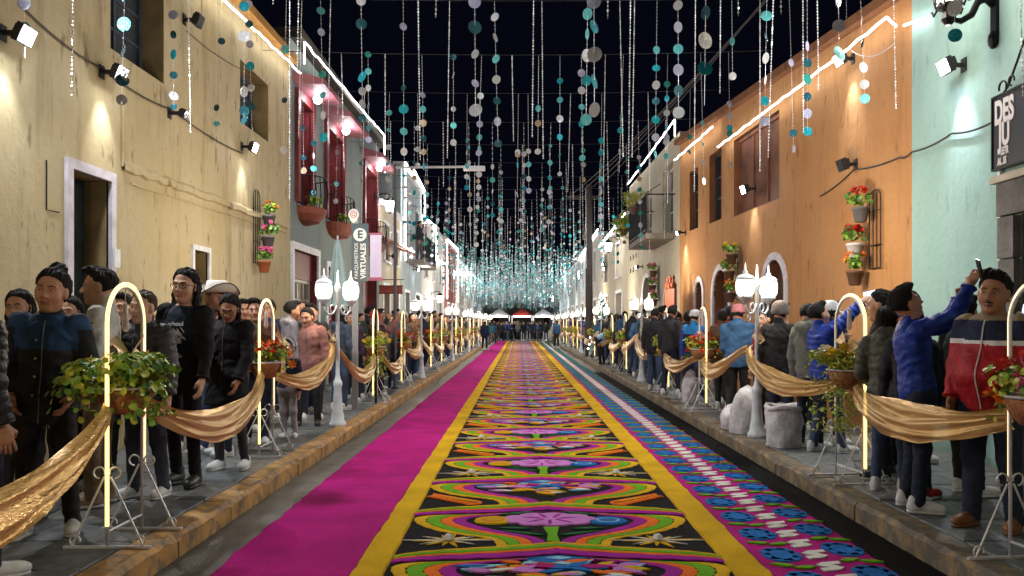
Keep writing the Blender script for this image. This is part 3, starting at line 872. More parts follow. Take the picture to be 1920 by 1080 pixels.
floodlight(L3, 845, 515, 'bright white floodlight on the far white house at left', 750, 0, size=.35, aim=(.2, -1, -.1), cone=170, col=(.84, .95, 1))
floodlight(L5, 878, 520, 'dazzling white floodlight far down the left side', 1100, 0, size=.5, aim=(-.5, -1, -.05), cone=170, col=(.78, .93, 1))
floodlight(L1, 728, 480, 'floodlight under the fairy lit canopy of the low ivory house', 250, 0, aim=(.2, -1, -.4))
floodlight(L2, 775, 505, 'floodlight under the black balcony of the pale blue house', 260, 20, aim=(.1, -1, -.4))

# --- right side
RN, RF = Vector((4.6, 9.74)), Vector((3.98, 20.6))
orange = wall_mat('orange_plaster', (.47, .225, .088), (.26, .11, .042), (.54, .30, .14), .6, .45)
mint = wall_mat('mint_plaster', (.30, .49, .475), (.19, .32, .315), (.37, .55, .53), .35, .3)
stone = mat('grey_cut_stone', (.16, .155, .155), .8, var=.4, vscale=4, bump=.5, bscale=25)
C = Wall('mint_house', 'mint green plastered house at right with wall lantern and stone doorway', (4.6, 9.74), (4.6, 3.4), 6.2)
x_st = C.x(1882)
hs = C.hole(x_st + .28, x_st + 1.5, SZ, 2.55, .4)
C.wall(mint, 5, stone)
# stone jambs and lintel built of blocks
for k in range(6):
    z0 = SZ + k * .398
    C.box('stone_block', x_st + .02, x_st + .275, -.07 - .006 * (k % 2), .02, z0 + .006, z0 + .392, stone)
    C.box('stone_block', x_st + 1.505, x_st + 1.78, -.07 - .006 * (k % 2), .02, z0 + .006, z0 + .392, stone)
for k in range(3):
    C.box('stone_block', x_st + .02 + k * .587, x_st + .02 + (k + 1) * .587 - .01, -.085, .02, 2.556, 2.86, stone)
C.box('white_corner_strip', x_st - .055, x_st - .012, -.03, .01, SZ, 3.3, M_whitepaint)
C.door(hs, mat('dark_brown_door', (.03, .022, .018), .6, var=.3), 2, 4)
C.box('lintel_ledge', x_st - .02, x_st + 1.85, -.13, .02, 2.865, 2.93, mat('cream_ledge', (.5, .46, .38), .7, var=.2))
D = Wall('orange_house', 'long orange plastered house on the right with arched white doorways', (RF.x, RF.y), (RN.x, RN.y), 5.95, 5.42)
o1 = D.hole(D.x(1338), D.x(1367), SZ, D.z(1352, 506), .22, True)
o2 = D.hole(D.x(1434), D.x(1472), SZ, D.z(1452, 487), .22, True)
o3 = D.hole(D.x(1305), D.x(1318), SZ, D.z(1312, 528), .22, True)
w3 = D.hole(D.x(1376), D.x(1461), D.z(1461, 372), D.z(1461, 205), .16)
w4 = D.hole(D.x(1293), D.x(1309), D.z(1301, 430), D.z(1301, 318), .2)
w5 = D.hole(D.x(1330), D.x(1353), D.z(1341, 415), D.z(1341, 285), .2)
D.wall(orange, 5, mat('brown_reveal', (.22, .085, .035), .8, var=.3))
for h in (o1, o2, o3):
    D.arch_surround(h[0], h[1], SZ, h[3], .13, .03, M_frame)
    D.door(h, mat('old_brown_door', (.10, .05, .04), .6, var=.4, vscale=6), 2, 3)
D.window(w3, mat('brown_shutter', (.20, .075, .04), .7, var=.3), mat('brown_shutter_board', (.17, .065, .035), .75, var=.4), 3, 1)
D.window(w4, mat('grey_window_paint', (.05, .055, .06), .6), M_glass_dark, 1, 3)
D.window(w5, mat('grey_window_paint', (.05, .055, .06), .6), M_glass_dark, 1, 3)
m = MB(); L = D.L
m.add([(0, -.14, D.H0), (L, -.14, D.H1), (L, .6, D.H1), (0, .6, D.H0), (0, -.14, D.H0 + .13), (L, -.14, D.H1 + .13), (L, .6, D.H1 + .13), (0, .6, D.H0 + .13)], [(0, 1, 5, 4), (4, 5, 6, 7), (0, 4, 7, 3), (1, 2, 6, 5), (0, 3, 2, 1)])
m.build('eaves', wall_mat('brown_eaves', (.22, .10, .05), (.1, .05, .03)), D.root)
led_rope('short rope light at the far end of the orange house eaves', [D.w(D.x(1278), -.18, D.z(1278, 300)), D.w(D.x(1352), -.18, D.z(1352, 238))], seed=18, wob=.03)
led_rope('rope light along the eaves of the orange house', [D.w(D.x(1362), -.18, D.z(1362, 276)), D.w(D.x(1440), -.18, D.z(1440, 220)), D.w(D.x(1600), -.18, D.z(1600, 103)), D.w(D.x(1690), -.18, D.z(1690, 33)), D.w(D.L - .02, -.18, D.z(1700, 55))], seed=8, wob=.014)
led_rope('rope light crossing the corner of the mint house', [C.w(.02, -.1, C.z(1702, 55)), C.w(C.x(1750), -.1, C.z(1750, 33))], seed=9)
floodlight(C, 1808, 122, 'lit floodlight on the mint wall below the black lantern', 200, 45, aim=(-.1, -1, -.6))
floodlight(D, 1415, 354, 'lit floodlight in the middle of the orange wall', 260, 45, aim=(0, -1, -.5))
floodlight(D, 1600, 110, 'grey box floodlight under the eaves of the orange house', 120, 30, aim=(0, -1, -.8), size=.10)
floodlight(D, 1605, 308, 'unlit black floodlight above the red flowered rack on the orange wall', lit=False, size=.10)
floodlight(D, 1286, 436, 'small lit spotlight at the far end of the orange wall', 140, 35, size=.06, aim=(0, -1, -.6))
cable('black cable running from the orange wall floodlight across the mint wall', [D.w(D.x(1540), -.02, D.z(1540, 368)), D.w(D.x(1605), -.03, D.z(1605, 318)), D.w(D.x(1690), -.02, D.z(1690, 295)), C.w(C.x(1712), -.02, C.z(1712, 285)), C.w(C.x(1790), -.03, C.z(1790, 250)), C.w(C.x(1868), -.03, C.z(1868, 228)), C.w(C.x(1872), -.03, C.z(1872, 310))], .011, .03)
cable('thin white cable hanging from the eaves of the orange house', [D.w(D.x(1610), -.1, D.z(1610, 95)), D.w(D.x(1690), -.08, D.z(1690, 80))], .006, .12, M_whitepaint)
# red door leaf standing open at the far end of the orange house
m = MB(); x3 = D.x(1305); m.box((x3 - .95, -.5, SZ), (x3 - .02, -.44, 2.35))
for k in range(3): m.lathe([(.05, 2.35), (.08, 2.43), (.02, 2.55), (.04, 2.6), (0.004, 2.68)], 8, (x3 - .8 + k * .3, -.47, 0))
m.build('red_wooden_screen', mat('red_brown_wood', (.26, .06, .025), .6, var=.3), D.root)
E_ = Wall('white_balcony_house', 'whitish house with planted balcony past the orange house', (3.98, 30), (3.98, 20.6), 6.45, 6.3)
e1 = E_.hole(E_.x(1205), E_.x(1222), SZ, E_.z(1212, 520), .25, True)
e2 = E_.hole(E_.x(1243), E_.x(1262), 3.95, 5.75, .25)
e3 = E_.hole(E_.x(1246), E_.x(1258), SZ, 2.5, .25, True)
e4 = E_.hole(E_.x(1206), E_.x(1222), 4.0, 5.6, .25)
E_.wall(wall_mat('creamy_white_plaster', (.50, .46, .36), (.3, .26, .2)), 5)
for h in (e1, e3): E_.door(h, mat('black_door', (.02, .02, .022), .5), 2, 3); E_.arch_surround(h[0], h[1], SZ, h[3], .12, .03, M_whitepaint)
for h in (e2, e4): E_.window(h, M_whitepaint, M_glass_dark, 2, 3)
for k in range(6):
    for j in range(3):
        m = MB(); m.lathe([(.09, -.02), (.09, .03)], 10, (.4 + j * .7, .0, 3.4 + k * .45), 0, (0, 1, 0)); m.build('vent_hole', M_black, E_.root)
balcony(E_, E_.x(1226) , E_.x(1266), 3.85, 'black railed balcony with plants on the white house', .75)
led_rope('rope light climbing the roof of the white balcony house', [E_.w(E_.L - .1, -.1, 6.2), E_.w(E_.L - .1, -.1, 6.62), E_.w(.2, -.1, 6.5)], seed=10, wob=.02)
floodlight(E_, 1200, 395, 'small spotlight near the roof of the white balcony house', 180, 0, size=.08, aim=(0, -1, -.4))
floodlight(E_, 1205, 500, 'pair of angled spotlights over the far arched doorway', 160, 20, size=.08, aim=(0, -1, -.4))
F1 = simple_house('beige_right_house', 'beige house with pale cornice beyond the planted balcony', (3.98, 40), (3.98, 30), 5.3, ivory, [(.15, .3), (.6, .75)], [(.1, .3), (.6, .8)], 6, up=(3.4, 4.7))
F2 = simple_house('far_white_right_house', 'white house with wine red doors far down the right side', (3.98, 54), (3.98, 40), 5.9, whitew, [(.1, .2), (.4, .5), (.7, .8)], [(.1, .22), (.4, .52), (.7, .82)], 7)
F3 = simple_house('farthest_right_house', 'farthest pale house at the end of the right side', (3.98, 110), (3.98, 54), 5.6, pale, [(i / 12 + .02, i / 12 + .05) for i in range(12)], [(i / 12 + .02, i / 12 + .05) for i in range(12)], 8)
led_rope('rope light on the roof of the beige house', [F1.w(.3, -.16, 5.2), F1.w(F1.L, -.16, 5.5)], seed=11, r=.026)
led_rope('rope light on the roof of the far white right house', [F2.w(.3, -.16, 5.6), F2.w(F2.L - .3, -.16, 6.1)], seed=12, r=.032, col=(.9, .97, 1))
floodlight(F1, 1140, 500, 'white floodlight on the beige house beyond the planted balcony', 600, 0, size=.25, aim=(-.1, -1, -.2), cone=170)
floodlight(F2, 1092, 515, 'bright white floodlight far down the right side', 750, 0, size=.35, aim=(.1, -1, -.1), cone=170, col=(.84, .95, 1))
floodlight(F3, 1040, 560, 'floodlight at the farthest end of the right side', 900, 0, size=.45, aim=(.3, -1, 0), cone=170, col=(.78, .93, 1))
G = simple_house('end_house', 'dark house closing the far end of the street', (-7, 118), (8, 118), 6.5, ivory, [(.2, .28), (.45, .53), (.7, .78)], [(.2, .28), (.7, .78)], 9)
# ------------------------------------------------------------------ street furniture
def leaf_mesh(name, ma, n, rx, ry, rz, size, seed, droop=.0, trail=0, shape='round', hollow=.35):
    """many small bent leaves spread through a lumpy volume"""
    r = random.Random(seed); mb = MB()
    mats = ma if isinstance(ma, (list, tuple)) else [ma]
    lumps = [(Vector((r.uniform(-1, 1) * rx * .7, r.uniform(-1, 1) * ry * .7, r.uniform(-.5, .9) * rz * .6)), r.uniform(.35, .6)) for _ in range(9)]
    for i in range(n):
        c, q = r.choice(lumps)
        d = Vector((r.gauss(0, 1), r.gauss(0, 1), r.gauss(0, 1))).normalized()
        p = c + Vector((d.x * rx, d.y * ry, d.z * rz)) * q * r.uniform(hollow, 1) ** .5
        if trail and i % trail == 0:
            p = Vector((p.x * 1.1, p.y * 1.1, -r.uniform(0, 1) * droop))
        s = size * r.uniform(.6, 1.25)
        up = (d + Vector((0, 0, .6)) + Vector((r.gauss(0, .4), r.gauss(0, .4), r.gauss(0, .3)))).normalized()
        a, b, _ = orient(up)
        t = r.uniform(0, 6.28); u = a * math.cos(t) + b * math.sin(t); w = up.cross(u)
        if shape == 'round': P = [(0, 0, 0), (.35, .42, .06), (.8, .38, .02), (1.0, 0, -.08), (.8, -.38, .02), (.35, -.42, .06)]
        else: P = [(0, 0, 0), (.3, .2, .05), (.7, .16, .02), (1.15, 0, -.18), (.7, -.16, .02), (.3, -.2, .05)]
        vs = [p + (u * x + w * y + up * z) * s for x, y, z in P]
        mb.add(vs, [(0, 1, 2, 3), (0, 3, 4, 5)], r.randrange(len(mats)))
    return mb.mesh(name, mats)
def leafm(name, col, rough=.45): return mat(name, col, rough, var=.35, vscale=18, spec=.4)
G1, G2, G3 = leafm('leaf_mid_green', (.21, .40, .05)), leafm('leaf_yellow_green', (.46, .52, .06)), leafm('leaf_dark_green', (.08, .2, .04))
G4 = leafm('leaf_lime', (.52, .52, .08))
def flower_mesh(name, ma, mc, r=.045, n=7):
    mb = MB()
    for k in range(n):
        a = 2 * math.pi * k / n
        for q, zz in ((1.0, .012), (.62, .03)):
            aa = a + (.4 if q < 1 else 0)
            c, s = math.cos(aa), math.sin(aa); t = Vector((-s, c, 0))
            d = Vector((c, s, 0))
            vs = [Vector((0, 0, .004)), d * r * .5 * q + t * r * .32 * q + Vector((0, 0, zz)), d * r * q + Vector((0, 0, zz * 1.2)), d * r * .5 * q - t * r * .32 * q + Vector((0, 0, zz))]
            mb.add(vs, [(0, 1, 2, 3)])
    mb.ball((0, 0, .018), (r * .24, r * .24, r * .2), 6, 4, 1)
    return mb.mesh(name, [ma, mc])
FL = {k: mat('petal_' + k, c, .6, var=.25, vscale=30) for k, c in dict(red=(.62, .02, .012), orange=(.8, .2, .02), yellow=(.8, .55, .04), pink=(.7, .12, .3), white=(.7, .68, .6)).items()}
FLM = {k: flower_mesh('flower', m, FL['yellow']) for k, m in FL.items()}
wicker = mat('wicker_basket', (.34, .13, .05), .75, var=.35, vscale=25, bump=.6, bscale=60)
led_w = emis('arch_light_tube', (1, .70, .20), 2.0)
led_d = emis('arch_light_tube_dim', (1, .78, .4), .9)
lucite = mat('frosted_ornament', (.75, .6, .6), .25, trans=.35)
fol_A = leaf_mesh('foliage', [G1, G2, G2, G1, G3], 1100, .46, .34, .20, .06, 21, .30, 8)
fol_B = leaf_mesh('foliage', [G2, G1, G3, G2], 420, .25, .24, .14, .05, 22, .2, 7)
fol_C = leaf_mesh('foliage', [G2, G4, G4, G1, G2], 1500, .30, .28, .16, .05, 23, .62, 3, 'long')
fol_far = leaf_mesh('foliage', [G2, G1, G4], 130, .3, .24, .13, .085, 24, .3, 7)
fol_far2 = leaf_mesh('foliage', [G2, G3, G1], 110, .24, .2, .12, .08, 25, .2, 7)

def arc(c, r, a0, a1, n, pl=(Vector((1, 0, 0)), Vector((0, 0, 1)))):
    return [Vector(c) + pl[0] * r * math.cos(a0 + (a1 - a0) * i / n) + pl[1] * r * math.sin(a0 + (a1 - a0) * i / n) for i in range(n + 1)]
def curl(c, r, plane, s=1, turns=.8):
    return [Vector(c) + plane[0] * s * (r * math.cos(-math.pi / 2 + 2 * math.pi * turns * i / 12)) + plane[1] * (r * math.sin(-math.pi / 2 + 2 * math.pi * turns * i / 12) + r) for i in range(13)]
AW, AH = .235, 1.62
_parts = {}
def arch_parts(lo):
    n = 5 if lo else 8
    key = lo
    if key in _parts: return _parts[key]
    out = []
    top = AH - AW
    path = [Vector((-AW, 0, .0)), Vector((-AW, 0, .5)), Vector((-AW, 0, top))] + arc((0, 0, top), AW, math.pi, 0, 10 if lo else 18)[1:] + [Vector((AW, 0, .5)), Vector((AW, 0, 0))]
    m = MB(); m.tube(path, .010, n); out.append(('arch_frame', m.mesh('arch_frame', M_chrome, True), None))
    # tube lamp runs on the outside of the frame; the leg farther from the viewer is a dotted rope
    a = [Vector((-AW - .02, -.008, .14)), Vector((-AW - .02, -.008, top))] + [p + (p - Vector((0, 0, top))).normalized() * .02 + Vector((0, -.008, 0)) for p in arc((0, 0, top), AW, math.pi, math.pi * .35, 8 if lo else 12)]
    m = MB(); m.tube(a, .0125, n); out.append(('light_tube', m.mesh('light_tube', led_w, True), None))
    b = [p + (p - Vector((0, 0, top))).normalized() * .02 + Vector((0, -.008, 0)) for p in arc((0, 0, top), AW, math.pi * .33, 0, 6 if lo else 8)] + [Vector((AW + .02, -.008, top)), Vector((AW + .02, -.008, .45))]
    m = MB(); m.tube(b, .010, n); out.append(('light_rope', m.mesh('light_rope', led_d, True), None))
    m = MB()
    yz = (Vector((0, 1, 0)), Vector((0, 0, 1)))
    for s in (-1, 1):
        x = s * AW
        m.box((x - .012, -.27, 0), (x + .012, .27, .014))
        for q in (-1, 1):
            m.tube([(x, q * .22, .014), (x, q * .02, .44)], .007, 5)
            if not lo:
                m.tube(curl((x, q * .20, .014), .032, yz, q), .006, 5)
                m.tube(curl((x, q * .05, .43), .035, yz, q), .006, 5)
    m.tube([(-AW, 0, .10), (AW, 0, .10)], .008, 5)
    out.append(('stand_foot', m.mesh('stand_foot', M_chrome), None))
    m = MB(); m.lathe([(.03, .80), (.10, .815), (.15, .87), (.18, .955), (.175, .965), (.14, .90), (.03, .86)], 10 if lo else 18); out.append(('basket', m.mesh('basket', wicker, True), None))
    m = MB(); m.tube(arc((0, 0, .975), .19, 0, 2 * math.pi, 16, (Vector((1, 0, 0)), Vector((0, 1, 0))))[:-1], .008, 5, closed=True); m.tube([(-AW, 0, .975), (-.185, 0, .975)], .008, 5); m.tube([(AW, 0, .975), (.185, 0, .975)], .008, 5)
    out.append(('basket_hoop', m.mesh('basket_hoop', M_chrome), None))
    if not lo:
        m = MB(); m.tube([(0, 0, AH - .01), (0, 0, AH - .1)], .003, 4)
        m.lathe([(.004, AH - .10), (.018, AH - .12), (.015, AH - .17), (.024, AH - .25), (.016, AH - .285), (.004, AH - .29)][::-1], 10)
        out.append(('hanging_ornament', m.mesh('hanging_ornament', lucite, True), None))
    _parts[key] = out
    return out
def arch_stand(x, y, rz, label, kind, lo=False, seed=0):
    e = tag(empty('light_arch', (x, y, SZ + .002), rz), label, 'light arch', 'glowing arches along the pavements')
    for nm, me, _ in arch_parts(lo): link(nm, me, e)
    r = random.Random(seed)
    fol = {'leafy': fol_A, 'red': fol_B, 'lime': fol_C}[kind] if not lo else (fol_far if kind != 'red' else fol_far2)
    link('foliage', fol, e, loc=(0, 0, 1.03), rot=(0, 0, r.uniform(-.5, .5)), scale=.88 if kind == 'leafy' else 1)
    cols = {'leafy': ['yellow'] * 3, 'red': ['red', 'red', 'orange', 'red', 'orange', 'pink'], 'lime': ['yellow', 'white', 'yellow']}[kind]
    nfl = {'leafy': 8, 'red': 42, 'lime': 26}[kind]
    if lo: nfl = nfl // 3
    for k in range(nfl):
        a, q = r.uniform(0, 6.28), math.sqrt(r.uniform(.05, 1))
        p = Vector((.27 * q * math.cos(a), .24 * q * math.sin(a), 1.17 - .09 * q * q + r.uniform(-.05, .05)))
        if kind == 'red' and k % 5 == 0: p.z -= .12; p.x *= 1.15; p.y *= 1.2
        link('flower', FLM[r.choice(cols)], e, loc=p, rot=(r.uniform(-.9, .9) - .5, r.uniform(-.9, .9), r.uniform(0, 6)), scale=r.uniform(.8, 1.35) * (1.5 if lo else 1))
    return e

# gold cloth
def gold_mat(name, col, seq):
    if name in MATS: return MATS[name]
    m = bpy.data.materials.new(name); m.use_nodes = True
    nt = m.node_tree; b = nt.nodes['Principled BSDF']; L = nt.links.new
    b.inputs['Base Color'].default_value = (*col, 1); b.inputs['Metallic'].default_value = .45; b.inputs['Roughness'].default_value = .38; b.inputs['Alpha'].default_value = 1. if seq else .8
    tc = nt.nodes.new('ShaderNodeTexCoord')
    if seq:
        v = nt.nodes.new('ShaderNodeTexVoronoi'); v.inputs['Scale'].default_value = 95
        mp = nt.nodes.new('ShaderNodeMapping'); mp.inputs['Scale'].default_value = (1, .45, 1); L(tc.outputs['Object'], mp.inputs[0]); L(mp.outputs[0], v.inputs[0])
        h, st = v.outputs['Distance'], .22
        rr = nt.nodes.new('ShaderNodeMapRange'); rr.inputs[3].default_value = .18; rr.inputs[4].default_value = .6; L(v.outputs['Color'], rr.inputs[0]); L(rr.outputs[0], b.inputs['Roughness'])
    else:
        n = nt.nodes.new('ShaderNodeTexNoise'); n.inputs['Scale'].default_value = 26; n.inputs['Detail'].default_value = 6; L(tc.outputs['Object'], n.inputs[0])
        h, st = n.outputs[0], .5
    bp = nt.nodes.new('ShaderNodeBump'); bp.inputs['Strength'].default_value = st; bp.inputs['Distance'].default_value = .01
    L(h, bp.inputs['Height']); L(bp.outputs[0], b.inputs['Normal'])
    MATS[name] = m
    return m
gold_s = gold_mat('gold_sequin_cloth', (.64, .38, .12), True)
gold = gold_mat('gold_organza', (.58, .35, .12), False)
cream_gold = gold_mat('pale_gold_bow', (.72, .5, .25), False)
def swag(a, b, sag, label, width=.3, ma=None, nu=34, nv=12, bulge=.10, seed=0, wa=.3, wb=.3, bow=None, sgn=-1, out=.12):
    """folded cloth slung between two ties"""
    r = random.Random(seed); a, b = Vector(a), Vector(b)
    sag *= r.uniform(.8, 1.25); width *= r.uniform(.85, 1.2)
    d = (b - a); side = Vector((d.y, -d.x, 0)).normalized() * (1 if (sgn < 0) == (d.y > 0) else -1)
    V, F = [], []
    ph = r.uniform(0, 6); k1 = r.uniform(2.2, 3.2)
    for i in range(nu + 1):
        t = i / nu
        c = a.lerp(b, t); s4 = 4 * t * (1 - t)
        c.z -= sag * s4
        env = min(1, wa + (1 - wa) * (t / .35)) if t < .5 else min(1, wb + (1 - wb) * ((1 - t) / .35))
        w = width * env
        for j in range(nv + 1):
            q = j / nv - .5
            fold = math.sin(q * 6.28 * k1 * (1 + .25 * math.sin(t * 4 + ph)) + ph + t * 3.5) * .026 * (1.2 - .5 * env) + math.sin(q * 6.28 * 5 + ph * 2 + t * 7 + 2 * math.sin(t * 11 + ph)) * .011
            p = c + Vector((0, 0, -q * w)) + side * (fold + bulge * (s4 ** .5) * (.25 - q * q) * 1.2 + .05 * s4 * q + out * s4 ** .6)
            p.z += math.sin(t * 9 + q * 7 + ph) * .012 + math.sin(t * 23 + q * 13 + ph * 3) * .005
            V.append(tuple(p))
    for i in range(nu):
        for j in range(nv):
            k = i * (nv + 1) + j; F.append((k, k + 1, k + nv + 2, k + nv + 1))
    o = link('gold_drape', arr_mesh('gold_drape', V, F, ma or gold), None)
    tag(o, label, 'drape', 'gold drapes strung between the arches')
    if bow is not None:
        p = Vector(bow); m = MB(); n = 6
        for s, l in ((-1, .2), (1, .15)):
            pts = []
            for i in range(n + 1):
                t = i / n
                for j in range(5):
                    q = j / 4 - .5
                    pts.append(p + Vector((0, s * l * t, .05 + .10 * t * (1 - .3 * t))) + Vector((math.sin(j * 1.9 + s) * .03 * (t + .2), 0, q * (.05 + .13 * t))))
            f = [(i * 5 + j, i * 5 + j + 1, i * 5 + j + 6, i * 5 + j + 5) for i in range(n) for j in range(4)]
            m.add(pts, f)
        pts = []
        for i in range(n + 1):
            t = i / n
            for j in range(5):
                q = j / 4 - .5
                pts.append(p + Vector((math.sin(j * 2.3) * .025, q * (.05 + .11 * t), -.30 * t + .05)))
        m.add(pts, [(i * 5 + j, i * 5 + j + 1, i * 5 + j + 6, i * 5 + j + 5) for i in range(n) for j in range(4)])
        m.ball(p + Vector((0, 0, .045)), (.03, .035, .035), 8, 6)
        m.build('bow', cream_gold, o, True)
    return o

globe = emis('lantern_glass', (1, .84, .6), 4.5)
def lamp_post(x, y, label, ang=0., lo=False, power=55, side=1):
    e = tag(empty('lamp_post', (x, y, SZ + .002)), label, 'lamp post', 'white twin lamp posts along the pavements')
    n = 8 if lo else 14
    pm = mat('pale_blue_white_paint', (.6, .66, .72), .45, var=.2, vscale=8)
    m = MB(); m.lathe([(.115, 0), (.115, .05), (.09, .08), (.085, .16), (.07, .2), (.05, .52), (.062, .55), (.062, .6), (.042, .63), (.028, .70), (.025, 1.8), (.045, 1.83), (.045, 1.87), (.02, 1.95), (.012, 2.05), (.002, 2.1)], n); m.build('pole', pm, e, True)
    for s in (-1, 1):
        d = Vector((math.sin(ang), math.cos(ang), 0)) * s
        pl = (d, Vector((0, 0, 1)))
        m = MB(); m.tube([d * .02 + Vector((0, 0, 1.62)), d * .10 + Vector((0, 0, 1.52)), d * .2 + Vector((0, 0, 1.50)), d * .28 + Vector((0, 0, 1.56)), d * .30 + Vector((0, 0, 1.66))], .014, 6)
        if not lo:
            m.tube(curl(d * .12 + Vector((0, 0, 1.53)), .05, pl, 1), .009, 5); m.tube(curl(d * .2 + Vector((0, 0, 1.42)), .035, pl, -1), .008, 5)
        a = m.build('arm', pm, e, True)
        c = d * .30
        m = MB(); m.lathe([(.02, 1.62), (.05, 1.66), (.085, 1.69), (.09, 1.71), (.02, 1.71)], n, (c.x, c.y, 0)); m.build('lantern_cup', pm, a, True)
        m = MB(); m.lathe([(.095, 1.90), (.113, 1.91), (.108, 1.925), (.085, 1.95), (.05, 1.965), (.028, 1.98), (.032, 2.0), (.014, 2.02), (.002, 2.11)], n, (c.x, c.y, 0))
        m.build('lantern_cap', pm, a, True)
        m = MB(); m.lathe([(.07, 1.712), (.10, 1.75), (.108, 1.82), (.105, 1.88), (.095, 1.90)], n, (c.x, c.y, 0)); m.build('lantern_glass', globe, a, True)
        if not lo:
            for k in range(6):
                t = 2 * math.pi * k / 6; q = Vector((math.cos(t), math.sin(t), 0)); m = MB()
                m.tube([c + q * .073 + Vector((0, 0, 1.712)), c + q * .104 + Vector((0, 0, 1.75)), c + q * .113 + Vector((0, 0, 1.82)), c + q * .110 + Vector((0, 0, 1.88)), c + q * .099 + Vector((0, 0, 1.905))], .006, 4); m.build('lantern_rib', pm, a)
    if power: lamp('lantern_light', 'POINT', (0, 0, 2.35), power, (1, .84, .62), e, radius=.2)
    return e

LX, RX = -2.54, 2.93
# left row: arches, and every third station a lamp post
left_st = [('lamp', 1.7, None), ('arch', 5.37, 'leafy'), ('arch', 8.85, 'red'), ('lamp', 11.2, None), ('arch', 14.7, 'lime'), ('arch', 18.2, 'red'), ('lamp', 20.8, None)]  # first lamp post continues the row out of view, added to light faces
right_st = [('lamp', .7, None), ('arch', 4.68, 'red'), ('arch', 7.38, 'lime'), ('lamp', 10.1, None), ('arch', 13.3, 'red'), ('arch', 16.6, 'lime'), ('lamp', 19.6, None)]  # nearest post here is likewise unseen, put in for light on the faces
y = 24.2; k = 0
while y < 68:
    left_st += [('arch', y, 'lime' if k % 2 else 'red'), ('arch', y + 3.3, 'red' if k % 2 else 'lime'), ('lamp', y + 6.2, None)]
    right_st += [('arch', y - 1.2, 'lime'), ('arch', y + 2.1, 'red' if k % 2 else 'lime'), ('lamp', y + 5.0, None)]
    y += 9.5; k += 1
ordn = ['first', 'second', 'third', 'fourth', 'fifth', 'sixth', 'seventh', 'eighth', 'ninth', 'tenth', 'eleventh', 'twelfth', 'thirteenth', 'fourteenth', 'fifteenth', 'sixteenth', 'seventeenth', 'eighteenth', 'nineteenth', 'twentieth']
desc = {'leafy': 'with a broad green leafy basket', 'red': 'with a basket of red and orange flowers', 'lime': 'with a yellow green trailing basket'}
for sgn, st in ((-1, left_st), (1, right_st)):
    x0 = LX if sgn < 0 else RX
    na = nl = 0; sd = 'left' if sgn < 0 else 'right'
    pts = []
    for i, (kd, yy, fk) in enumerate(st):
        x0 = (LX if sgn < 0 else RX) + (-.15 if sgn < 0 and 8 < yy < 9 else 0)
        if kd == 'arch':
            if yy > 3:
                na += 1
                arch_stand(x0, yy, math.pi / 2 + (.12 if sgn > 0 else .0) * (1 if yy < 9 else 0), 'glowing arch %s, %s along the %s kerb' % (desc[fk], ordn[na - 1], sd), fk, yy > 15, i + (0 if sgn < 0 else 50))
            pts.append(((x0 - sgn * .01, yy - .26, 1.02 if sgn < 0 else 1.0), (x0 - sgn * .01, yy + .26, .99)))
        else:
            nl += 1
            lamp_post(x0 + (.1 if sgn < 0 else -.04), yy, 'white twin lantern lamp post, %s from the camera on the %s kerb' % (ordn[nl - 1], sd), (.42 if sgn < 0 else .75), yy > 15, 80 if yy < 35 else 100)
            pts.append(((x0 + (.02 if sgn < 0 else -.12), yy - .05, 1.25), (x0 + (.02 if sgn < 0 else -.12), yy + .05, 1.25)))
    for i in range(len(pts) - 1):
        a, b = pts[i][1], pts[i + 1][0]
        if b[1] > 62: break
        if i == 0 and sgn > 0: continue
        L_ = b[1] - a[1]
        nm = {0: 'nearest', 1: 'second', 2: 'third', 3: 'fourth', 4: 'fifth'}.get(i, ordn[min(i, 19)])
        fir, sec = st[i][0], st[i + 1][0]
        lab = '%s gold drape slung between %s and %s along the %s kerb' % (nm, {'arch': 'arch', 'lamp': 'lamp post'}[fir], {'arch': 'arch', 'lamp': 'lamp post'}[sec], sd)
        far = b[1] > 20
        swag(a, b, (.30 if (sgn < 0 and i > 0) else .20 if sgn > 0 else .42) * min(1.25, L_ / 2.6), lab, .23 if not (sgn < 0 and i == 0) else .27, gold_s if (sgn < 0 and i == 0) else gold, 34 if not far else 12, 12 if not far else 5, .1, i + 7, .45, .35, sgn=sgn, out=.12 if sgn < 0 else .17,
             bow=(x0 - sgn * .03, st[i + 1][1], 1.27) if st[i + 1][1] < 24 and st[i + 1][1] > 4 else None)
# the drape on the right runs on past the nearest arch out of the picture
swag((RX - .02, 4.42, 1.0), (RX, .75, 1.25), .3, 'gold drape leaving the picture beside the nearest red flowered arch at right', .3, gold, seed=77, sgn=1)

